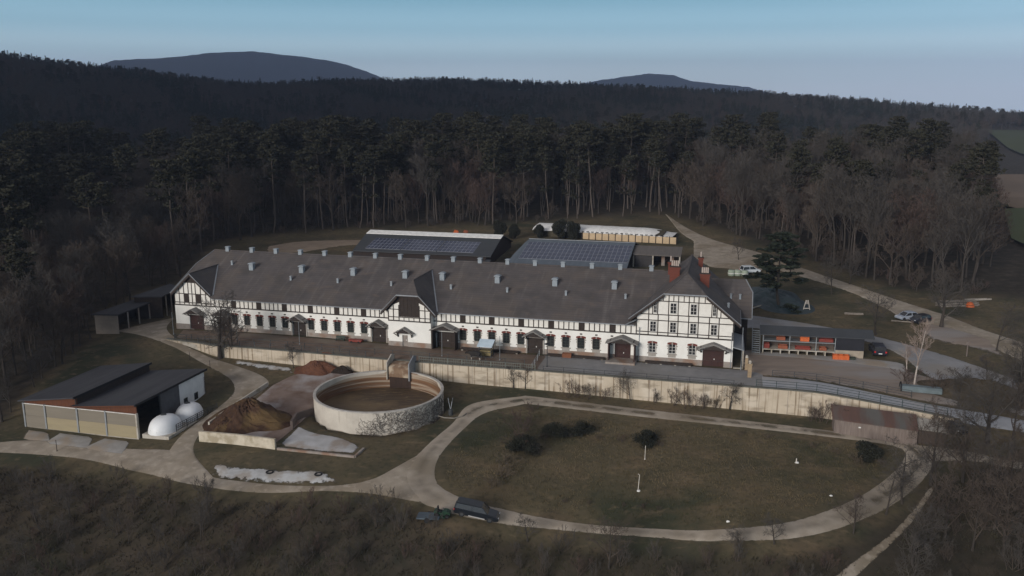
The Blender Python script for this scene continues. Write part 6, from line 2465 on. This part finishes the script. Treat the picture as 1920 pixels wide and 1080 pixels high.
# trees below the oval
lo_ = [((990, 1016), 3.6, 'small2', 'small bare tree on the lower verge right of the pickup'), ((1142, 1066), 6.2, 'small1', 'bare tree below the middle of the oval track'), ((1452, 1020), 3.6, 'small2', 'small bare tree below the right half of the oval track'),
       ((1385, 1045), 3.5, 'small0', 'low bare tree just left of the small one below the right half of the track'), ((712, 965), 4.2, 'shrub2', 'big round bare bush where the two tracks fork'), ((385, 925), 3.0, 'shrub2', 'grey bare bush overlapping the left end of the lime sheet'),
       ((1600, 1000), 5, 'small1', 'bare tree at the bend, left of the two on the lower right verge'), ((1660, 965), 6, 'small0', 'bare tree at the bend, right of the two on the lower right verge')]
for px, h, k, lb in lo_:
    one(k, px, h, 'bare_tree' if k[:2] == 'sm' else 'bare_shrub', lb, 'tree' if k[:2] == 'sm' else 'shrub', wide=1.3, parts=('trunk', 'crown') if k[:2] == 'sm' else SB)
for px, h, k, w_, lb in [((1692, 945), 9, 'small0', 1.1, 'tall bare tree leaning over the right bend of the oval track, leftmost'), ((1745, 910), 11, 'small1', 1.0, 'tall bare tree inside the junction right of the oval track'),
                        ((1806, 905), 12, 'small0', 1.0, 'tallest bare tree right of the oval track, crown over the wooden shed side bay'), ((1772, 1010), 9, 'small1', 1.1, 'bare tree right of the footpath in the lower right'),
                        ((1850, 835), 11, 'bigold', .9, 'big bare tree between the grassy bank and the track at the right'), ((1908, 770), 11, 'bigold', .9, 'big bare tree at the right edge beside the pale road'),
                        ((1795, 765), 6, 'small2', 1.2, 'bare sapling at the end of the mesh fence'), ((1840, 960), 10, 'small0', 1.1, 'bare tree in the thicket beside the right edge, upper one'), ((1880, 1040), 10, 'small1', 1.1, 'bare tree in the thicket beside the right edge, lower one'),
                        ((1710, 1060), 8, 'small0', 1.1, 'bare tree left of the footpath at the bottom edge'), ((1755, 735), 4, 'shrub0', 1.6, 'spreading brown shrub on the left foot of the grassy bank'), ((1695, 715), 3, 'shrub1', 1.6, 'reddish shrub at the foot of the white birch')]:
    one(k, px, h, 'bare_tree' if k[:2] != 'sh' else 'bare_shrub', lb, 'tree' if k[:2] != 'sh' else 'shrub', wide=w_, parts=('trunk', 'crown') if k[:2] != 'sh' else SB)
one('ever0', (1483, 630), 1.6, 'evergreen_bush', 'dark round bush showing above the rack shed roof', 'bush', parts=EV)


# ---- scattered vegetation by zones
def pxpoly_inside(px, py, poly):
    ins = False
    j = len(poly) - 1
    for i in range(len(poly)):
        xi, yi = poly[i]
        xj, yj = poly[j]
        if (yi > py) != (yj > py) and px < (xj - xi) * (py - yi) / (yj - yi) + xi:
            ins = not ins
        j = i
    return ins


def zone_points(poly, spacing, seed, jit=.9):
    rnd = random.Random(seed)
    W = [atT(*p) for p in poly]
    xs = [w[0] for w in W]
    ys = [w[1] for w in W]
    out = []
    x = min(xs) - 5
    while x < max(xs) + 5:
        y = min(ys) - 5
        while y < max(ys) + 5:
            a, b = x + rnd.uniform(-.5, .5) * spacing * jit, y + rnd.uniform(-.5, .5) * spacing * jit
            if b > 15:
                z = g(a, b)
                px, py, dep = proj(a, b, z)
                if dep > 10 and pxpoly_inside(px, py, poly):
                    out.append((a, b, z))
            y += spacing
        x += spacing
    return out


def scatter(poly, spacing, seed, kinds, smin, smax, name, label, cat, group, parts=('trunk', 'crown'), cap=290, bands=None):
    pts = zone_points(poly, spacing, seed)
    rnd = random.Random(seed + 1)
    pts.sort(key=lambda p: p[0] ** 2 + p[1] ** 2)
    n = 0
    for x, y, z in pts[:cap]:
        k = rnd.choice(kinds)
        lab = label
        if bands:
            px = proj(x, y, z)[0]
            lab = label + ', ' + [t_ for m_, t_ in bands if px < m_][0]
        s = rnd.uniform(smin, smax)
        t = plant(k, name, lab, cat, x, y, s, rnd.uniform(0, 6.28), group, z - .05, 1, parts)
        n += 1
    print('scatter', name, group, n, len(pts))


LOWB = [(140, 'far left below the track'), (290, 'below the saw-tooth barn'), (450, 'below the big track junction'), (620, 'below the lime sheet'), (800, 'below the fork of the tracks'), (960, 'below the black pickup'), (1120, 'below the left end of the meadow'), (1300, 'below the middle of the meadow'), (9999, 'below the right half of the meadow')]
FRP = [(-80, 872), (200, 893), (330, 925), (420, 945), (560, 945), (700, 948), (780, 972), (850, 1005), (930, 1012), (1050, 1028), (1200, 1040), (1350, 1052), (1500, 1042), (1600, 1030), (1560, 1120), (-80, 1120)]
scatter(FRP, 3.0, 201, ['shrub0', 'shrub1', 'shrub2', 'shrub2', 'shrub0', 'shrub2'], .4, 1.1, 'bare_shrub', 'bare brush on the bottom slope', 'shrub', 'bare brush on the lower slope', SB, 290, LOWB)
scatter([(-80, 900), (250, 925), (560, 975), (700, 985), (700, 1120), (-80, 1120)], 6.5, 203, ['small0', 'small1', 'small2'], .35, .62, 'bare_tree', 'small bare tree on the bottom slope', 'tree', 'small bare trees on the lower left slope', bands=LOWB)
BR = [(1760, 915), (1795, 880), (1860, 868), (2000, 905), (2000, 1130), (1600, 1130), (1690, 1030)]
scatter(BR, 4.0, 207, ['small0', 'small1', 'small2', 'shrub0', 'shrub2', 'small1'], .65, 1.25, 'bare_tree', 'bare tree or brush of the thicket in the lower right corner', 'tree', 'thicket in the lower right corner', bands=[(1700, 'left part'), (1800, 'middle part'), (9999, 'right part')])
scatter([(1780, 815), (1800, 770), (1850, 760), (1990, 800), (1990, 850), (1900, 850)], 5.5, 209, ['small0', 'small1'], .7, 1.1, 'bare_tree', 'bare tree in the group between the road and the track at the right edge', 'tree', 'bare trees between road and track at the right edge')
scatter([(1770, 722), (1800, 700), (1900, 710), (1990, 740), (1990, 775), (1850, 760)], 5.0, 211, ['small2', 'small1', 'shrub2'], .5, .85, 'bare_tree', 'bare tree or sapling on the grassy bank by the right edge', 'tree', 'saplings on the grassy bank at the right')
# left woods, from the track up to the pines
scatter([(-120, 790), (-120, 640), (90, 590), (168, 560), (240, 545), (322, 528), (330, 500), (176, 632), (160, 665), (60, 735), (40, 795)], 4.3, 213, ['small0', 'small1', 'bare1', 'bare3', 'small0', 'bare0', 'shrub0'], .6, .85, 'bare_tree', 'bare deciduous tree in the dark wood left of the barns', 'tree', 'bare trees of the wood left of the barns', bands=[(60, 'at the left frame edge'), (120, 'behind the left roof'), (180, 'before the open sheds'), (240, 'behind the open sheds'), (9999, 'beside the left gable')])

# forest proper: edge trees one by one, everything deeper as one wood
def forest_points():
    rnd = random.Random(500)
    near, far = [], []
    az_max = math.radians(36)
    cell = 5.6
    X, Y = [], []
    for ix in range(int(-300 / cell), int(300 / cell)):
        for iy in range(int(100 / cell), int(370 / cell)):
            X.append(ix * cell + rnd.uniform(-.5, .5) * cell)
            Y.append(iy * cell + rnd.uniform(-.5, .5) * cell)
    n1 = len(X)
    cell = 7.4
    for ix in range(int(-900 / cell), int(900 / cell)):
        for iy in range(int(250 / cell), int(1250 / cell)):
            x, y = ix * cell + rnd.uniform(-.5, .5) * cell, iy * cell + rnd.uniform(-.5, .5) * cell
            if math.hypot(x, y) >= 350:
                X.append(x)
                Y.append(y)
    X, Y = np.array(X), np.array(Y)
    R = np.hypot(X, Y)
    ok = (np.abs(np.arctan2(X, Y)) < az_max) & (R < 1230)
    ok[:n1] &= R[:n1] < 350
    X, Y = X[ok], Y[ok]
    Z = hgt(X, Y)
    PX, PY, DEP = proj(X, Y, Z)
    R = np.hypot(X, Y)
    infor = (R > 335) | (PY < np.interp(PX, TREELINE_X, TREELINE_Y) - 1)
    # fields stay open
    for poly in ([(1838, 243), (2000, 240), (2000, 300), (1930, 298), (1875, 285)], [(1828, 332), (2000, 326), (2000, 402), (1905, 400), (1855, 382)], [(1878, 392), (2000, 392), (2000, 474), (1935, 474), (1890, 460)]):
        for i in np.nonzero(infor & (PX > 1800))[0]:
            if pxpoly_inside(PX[i], PY[i], poly):
                infor[i] = False
    TPY = proj(X, Y, Z + np.where(R > 350, 17, 22))[1]
    for i in np.nonzero(infor & (PX > 1800))[0]:
        for f in (-.15, 0, .25, .5, .75):
            q = TPY[i] + (PY[i] - TPY[i]) * f
            if (PX[i] > 1850 and 246 < q < 290) or (PX[i] > 1838 + (q - 335) * .6 and 335 < q < 392) or (PX[i] > 1882 and 392 <= q < 445):
                infor[i] = False
    return X[infor], Y[infor], Z[infor], PX[infor], PY[infor], R[infor]


FX, FY, FZ, FPX_, FPY_, FR_ = forest_points()
rnd = random.Random(900)
edge = np.interp(FPX_, TREELINE_X, TREELINE_Y) - FPY_
recs = []
for i in range(len(FX)):
    r, px, py = FR_[i], FPX_[i], FPY_[i]
    n1 = math.sin(FX[i] / 38 + 1.7) * math.cos(FY[i] / 47) + .6 * math.sin(FX[i] / 17 + FY[i] / 23) + rnd.uniform(-.5, .5)
    if r < 350:
        if px < 330:
            kind = 'bare' if (edge[i] < 190 and rnd.random() < .86) or rnd.random() < .35 else 'pine'
        elif px < 1280:
            kind = 'pine' if rnd.random() < (.62 if edge[i] > 3 else .45) else 'bare'
        else:
            kind = 'bare' if rnd.random() < .84 or edge[i] < 25 else 'pine'
        s = rnd.uniform(.68, 1.14) if kind == 'pine' else rnd.uniform(.8, 1.25)
        if px < 330 and kind == 'bare':
            s *= .72
        if px > 1250:
            s *= 1.0
    else:
        if n1 > .1:
            kind = 'bare'
        elif n1 < -.45:
            kind = 'spruce'
        else:
            kind = rnd.choice(['pine', 'bare', 'spruce'])
        s = rnd.uniform(.62, .95)
        if kind == 'pine':
            s *= .8
        if r > 1000:
            s *= .85
    recs.append((r, kind, FX[i], FY[i], FZ[i], s, px, edge[i]))
recs.sort(key=lambda t: t[0])
cnt = dict(bare=0, pine=0, spruce=0)
CAPS = dict(bare=150, pine=290, spruce=0)
rest = dict(bare=[], pine=[], spruce=[])
NV = dict(bare=5, pine=4, spruce=3)
LB = {('pine', 0): ('tall bare-trunked pine in the dark wood left of the stable', 'pines left of the stable'),
      ('pine', 1): ('tall pine with bare pale trunk in the forest edge behind the stable', 'pines behind the stable'),
      ('pine', 2): ('dark pine among bare trees on the wooded slope right of the stable', 'pines right of the stable'),
      ('bare', 0): ('tall bare deciduous tree in the wood left of the stable', 'bare forest trees left of the stable'),
      ('bare', 1): ('bare deciduous tree among the pine trunks behind the stable', 'bare forest trees behind the stable'),
      ('bare', 2): ('tall bare deciduous tree on the wooded slope above the dirt road', 'bare forest trees right of the stable')}
zn = lambda px: 0 if px < 400 else (1 if px < 1290 else 2)
BANDS = [(60, 'at the far left edge of the wood'), (170, 'in the left wood above the saw-tooth barn'), (300, 'in the left wood above the open sheds'), (400, 'in the left wood beside the left gable'), (560, 'in the wood behind the left end of the stable roof'),
         (690, 'in the wood left of the solar barn'), (820, 'in the wood behind the left half of the solar barn'), (940, 'in the wood behind the right half of the solar barn'), (1080, 'in the wood behind the gap between the two barns'),
         (1190, 'in the wood behind the left half of the silage sheet'), (1290, 'in the wood behind the right half of the silage sheet'), (1400, 'on the wooded slope above the wrapped bales'), (1520, 'on the wooded slope above the cedar'),
         (1640, 'on the wooded slope just right of the cedar'), (1760, 'on the wooded slope above the parked cars'), (9999, 'on the wooded slope above the log pile at the right edge')]


def zone_label(kind, px, ed):
    b = [t for m_, t in BANDS if px < m_][0]
    row = 'front-row' if ed < 14 else ('second-row' if ed < 34 else 'rear')
    return row + (' pine tree ' if kind == 'pine' else ' bare tree ') + b
for r, kind, x, y, z, s, px, ed in recs:
    vis = -40 < px < 1960
    if vis and cnt[kind] < CAPS[kind] and r < 345:
        cnt[kind] += 1
        gp = LB[(kind, zn(px))][1]
        lb = zone_label(kind, px, ed)
        plant('%s%d' % (kind, rnd.randrange(NV[kind])), 'pine_tree' if kind == 'pine' else 'bare_tree', lb, 'tree', x, y, s, rnd.uniform(0, 6.28), gp, z - .1)
    else:
        rest[kind].append((x, y, z - .1, s, rnd.uniform(0, 6.28), rnd.randrange(NV[kind])))
print('forest', cnt, {k: len(v) for k, v in rest.items()})


def far_wood(name, label, items, keys):
    """one mass of distant trees: points carrying shared tree meshes"""
    me = bpy.data.meshes.new(name)
    me.from_pydata([(a[0], a[1], a[2]) for a in items], [], [])
    for nm, idx, ty in (('size', 3, 'FLOAT'), ('turn', 4, 'FLOAT'), ('sort', 5, 'INT')):
        at_ = me.attributes.new(nm, ty, 'POINT')
        at_.data.foreach_set('value', np.array([a[idx] for a in items], dtype=np.int32 if ty == 'INT' else np.float32))
    o = bpy.data.objects.new(name, me)
    COL.objects.link(o)
    ng = bpy.data.node_groups.new(name + '_nodes', 'GeometryNodeTree')
    ng.interface.new_socket('Geometry', in_out='INPUT', socket_type='NodeSocketGeometry')
    ng.interface.new_socket('Geometry', in_out='OUTPUT', socket_type='NodeSocketGeometry')
    N, Lk = ng.nodes, ng.links
    gi, go = N.new('NodeGroupInput'), N.new('NodeGroupOutput')
    jn = N.new('GeometryNodeJoinGeometry')
    asz = N.new('GeometryNodeInputNamedAttribute')
    asz.data_type = 'FLOAT'
    asz.inputs[0].default_value = 'size'
    atn = N.new('GeometryNodeInputNamedAttribute')
    atn.data_type = 'FLOAT'
    atn.inputs[0].default_value = 'turn'
    aso = N.new('GeometryNodeInputNamedAttribute')
    aso.data_type = 'INT'
    aso.inputs[0].default_value = 'sort'
    cx = N.new('ShaderNodeCombineXYZ')
    Lk.new(atn.outputs[0], cx.inputs[2])
    for i, (tr_, cr_) in enumerate(keys):
        js = N.new('GeometryNodeJoinGeometry')
        for ob in (tr_, cr_):
            oi = N.new('GeometryNodeObjectInfo')
            oi.inputs[0].default_value = ob
            Lk.new(oi.outputs['Geometry'], js.inputs[0])
        cmp_ = N.new('FunctionNodeCompare')
        cmp_.data_type = 'INT'
        cmp_.operation = 'EQUAL'
        ia = [s_ for s_ in cmp_.inputs if s_.type == 'INT']
        Lk.new(aso.outputs[0], ia[0])
        ia[1].default_value = i
        ip = N.new('GeometryNodeInstanceOnPoints')
        Lk.new(gi.outputs[0], ip.inputs['Points'])
        Lk.new(cmp_.outputs[0], ip.inputs['Selection'])
        Lk.new(js.outputs[0], ip.inputs['Instance'])
        Lk.new(cx.outputs[0], ip.inputs['Rotation'])
        Lk.new(asz.outputs[0], ip.inputs['Scale'])
        Lk.new(ip.outputs[0], jn.inputs[0])
    Lk.new(jn.outputs[0], go.inputs[0])
    md_ = o.modifiers.new('trees', 'NODES')
    md_.node_group = ng
    o['label'] = label
    o['category'] = 'woodland'
    o['kind'] = 'stuff'
    return o


def first_parts(prefix, n):
    out = []
    for i in range(n):
        a, b = PROTO['%s%d' % (prefix, i)]
        ta = [o for o in bpy.data.objects if o.data is a][:1]
        tb = [o for o in bpy.data.objects if o.data is b][:1]
        if not ta:
            # one real tree of this kind standing in the wood carries the shared mesh
            q = rest[prefix].pop(len(rest[prefix]) // 2 + i)
            plant('%s%d' % (prefix, i), 'spruce_tree', 'dark spruce on the far wooded hillside', 'tree', q[0], q[1], q[3], q[4], 'spruces on the far hillside', q[2])
            ta = [o for o in bpy.data.objects if o.data is a][:1]
            tb = [o for o in bpy.data.objects if o.data is b][:1]
        out.append((ta[0], tb[0]))
    return out


for kind, nm, lb in (('bare', 'distant_bare_wood', 'bare brown deciduous woodland covering the far hills'), ('pine', 'distant_pine_wood', 'dark pine woodland on the slopes behind the farm'), ('spruce', 'distant_spruce_wood', 'dark spruce woodland on the far ridges')):
    fp = first_parts(kind, NV[kind])
    far_wood(nm, lb, rest[kind], fp)

# ---- rough grass tufts and leaf litter twigs over the meadow and slopes: ground cover
def tuft_cover(name, label, polys, n, h, m, seed):
    rng = np.random.default_rng(seed)
    rnd_ = random.Random(seed)
    P = []
    for poly in polys:
        P += zone_points(poly, n, rnd_.randrange(9999), 1.0)
    P = np.array(P)
    k = len(P) * 16
    c = np.repeat(P, 16, 0) + np.concatenate([rng.normal(size=(k, 2)) * n * .35, np.zeros((k, 1))], 1)
    c[:, 2] = hgt(c[:, 0], c[:, 1]) - .02
    a = rng.uniform(0, 6.28, k)
    w = rng.uniform(.03, .08, k) * (h / .3) ** .5
    hh = h * rng.uniform(.4, 1.4, k)
    dx, dy = np.cos(a) * w, np.sin(a) * w
    lean = rng.normal(size=(k, 2)) * .5 * hh[:, None]
    V = np.stack([np.stack([c[:, 0] - dx, c[:, 1] - dy, c[:, 2]], -1), np.stack([c[:, 0] + dx, c[:, 1] + dy, c[:, 2]], -1), np.stack([c[:, 0] + lean[:, 0], c[:, 1] + lean[:, 1], c[:, 2] + hh], -1)], 1).reshape(-1, 3)
    F = np.arange(len(V)).reshape(-1, 3)
    me = arr_mesh(name, V, F, m)
    o = bpy.data.objects.new(name, me)
    COL.objects.link(o)
    tag(o, label, 'ground cover', None, 'stuff')
    print(name, len(F))


MEADOW = [(1010, 775), (1200, 792), (1400, 812), (1600, 836), (1670, 850), (1630, 902), (1550, 945), (1460, 973), (1350, 982), (1200, 979), (1050, 965), (960, 948), (885, 928), (842, 908), (832, 885), (845, 850), (880, 812), (920, 785)]
tuft_cover('rough_grass', 'dull brown winter grass covering the meadow and verges', [MEADOW], .9, .2, mat('dry_grass', (.19, .145, .09), .95, (.085, .074, .042), .18, .9, .1, col3=(.06, .062, .034), scale3=.06), 31)
tuft_cover('undergrowth', 'dark brown undergrowth on the slope along the bottom of the photo', [FRP, BR], 1.1, .3, mat('dead_stalks', (.052, .044, .033), .95, (.026, .023, .019), .2, .9, .1, col3=(.06, .06, .035), scale3=.08), 33)
# bramble and saplings under the forest edge
EDG = [(x, y - 3) for x, y in zip(TREELINE_X[7:-2], TREELINE_Y[7:-2])]
EDG2 = [(x, y - 22) for x, y in reversed(EDG)]
scatter(EDG + EDG2, 4.0, 301, ['shrub0', 'shrub1', 'shrub2', 'small1'], .55, 1.0, 'bare_shrub', 'bare brush under the forest edge', 'shrub', 'brush under the forest edge', SB, 130, [(560, 'left of the solar barn'), (940, 'behind the solar barn'), (1290, 'behind the silage sheet'), (1520, 'above the cedar'), (1700, 'above the parked cars'), (9999, 'near the log pile')])

for i, (px, h, k, lb) in enumerate([((962, 835), 2.6, 'shrub1', 'brown brush left of the largest dark meadow bush'), ((1003, 850), 1.8, 'shrub2', 'grey brush right of the largest dark meadow bush'), ((1020, 822), 1.1, 'shrub0', 'brown brush between the first two dark meadow bushes'),
                                   ((1066, 820), 1.0, 'shrub2', 'grey brush between the second and third dark meadow bush'), ((1238, 836), 1.1, 'shrub0', 'brown brush at the right foot of the broad dark bush'), ((1610, 868), 1.4, 'shrub3', 'tan brush left of the green bush at the track'),
                                   ((1655, 872), 1.2, 'shrub0', 'brown brush right of the green bush at the track'), ((1000, 770), 1.5, 'shrub1', 'reddish brush at the rounded upper left corner of the meadow'), ((1385, 815), .9, 'shrub3', 'tan bramble on the upper bank of the meadow, leftmost'),
                                   ((1440, 822), .9, 'shrub3', 'tan bramble on the upper bank, above the signal post'), ((1520, 838), 1.0, 'shrub3', 'tan bramble on the upper bank right of the signal post'), ((1570, 850), 1.0, 'shrub3', 'tan bramble on the upper bank, rightmost')]):
    one(k, px, h, 'bare_shrub', lb, 'shrub', wide=1.9, parts=SB)

# ================================================================ AIR
hz = MB().box(-9000, 9000, -60, 10400, -95, 520).build('haze', bpy.data.materials.new('haze_air'))
hm = hz.data.materials[0]
hm.use_nodes = True
hn, hl = hm.node_tree.nodes, hm.node_tree.links
hn.remove(hn['Principled BSDF'])
pv = hn.new('ShaderNodeVolumePrincipled')
pv.inputs['Color'].default_value = (.56, .68, .98, 1)
pv.inputs['Density'].default_value = 0.00012
pv.inputs['Anisotropy'].default_value = 0.0
hl.new(pv.outputs[0], hn['Material Output'].inputs['Volume'])
hz['kind'] = 'stuff'
hz['label'] = 'thin bluish evening haze in the air'
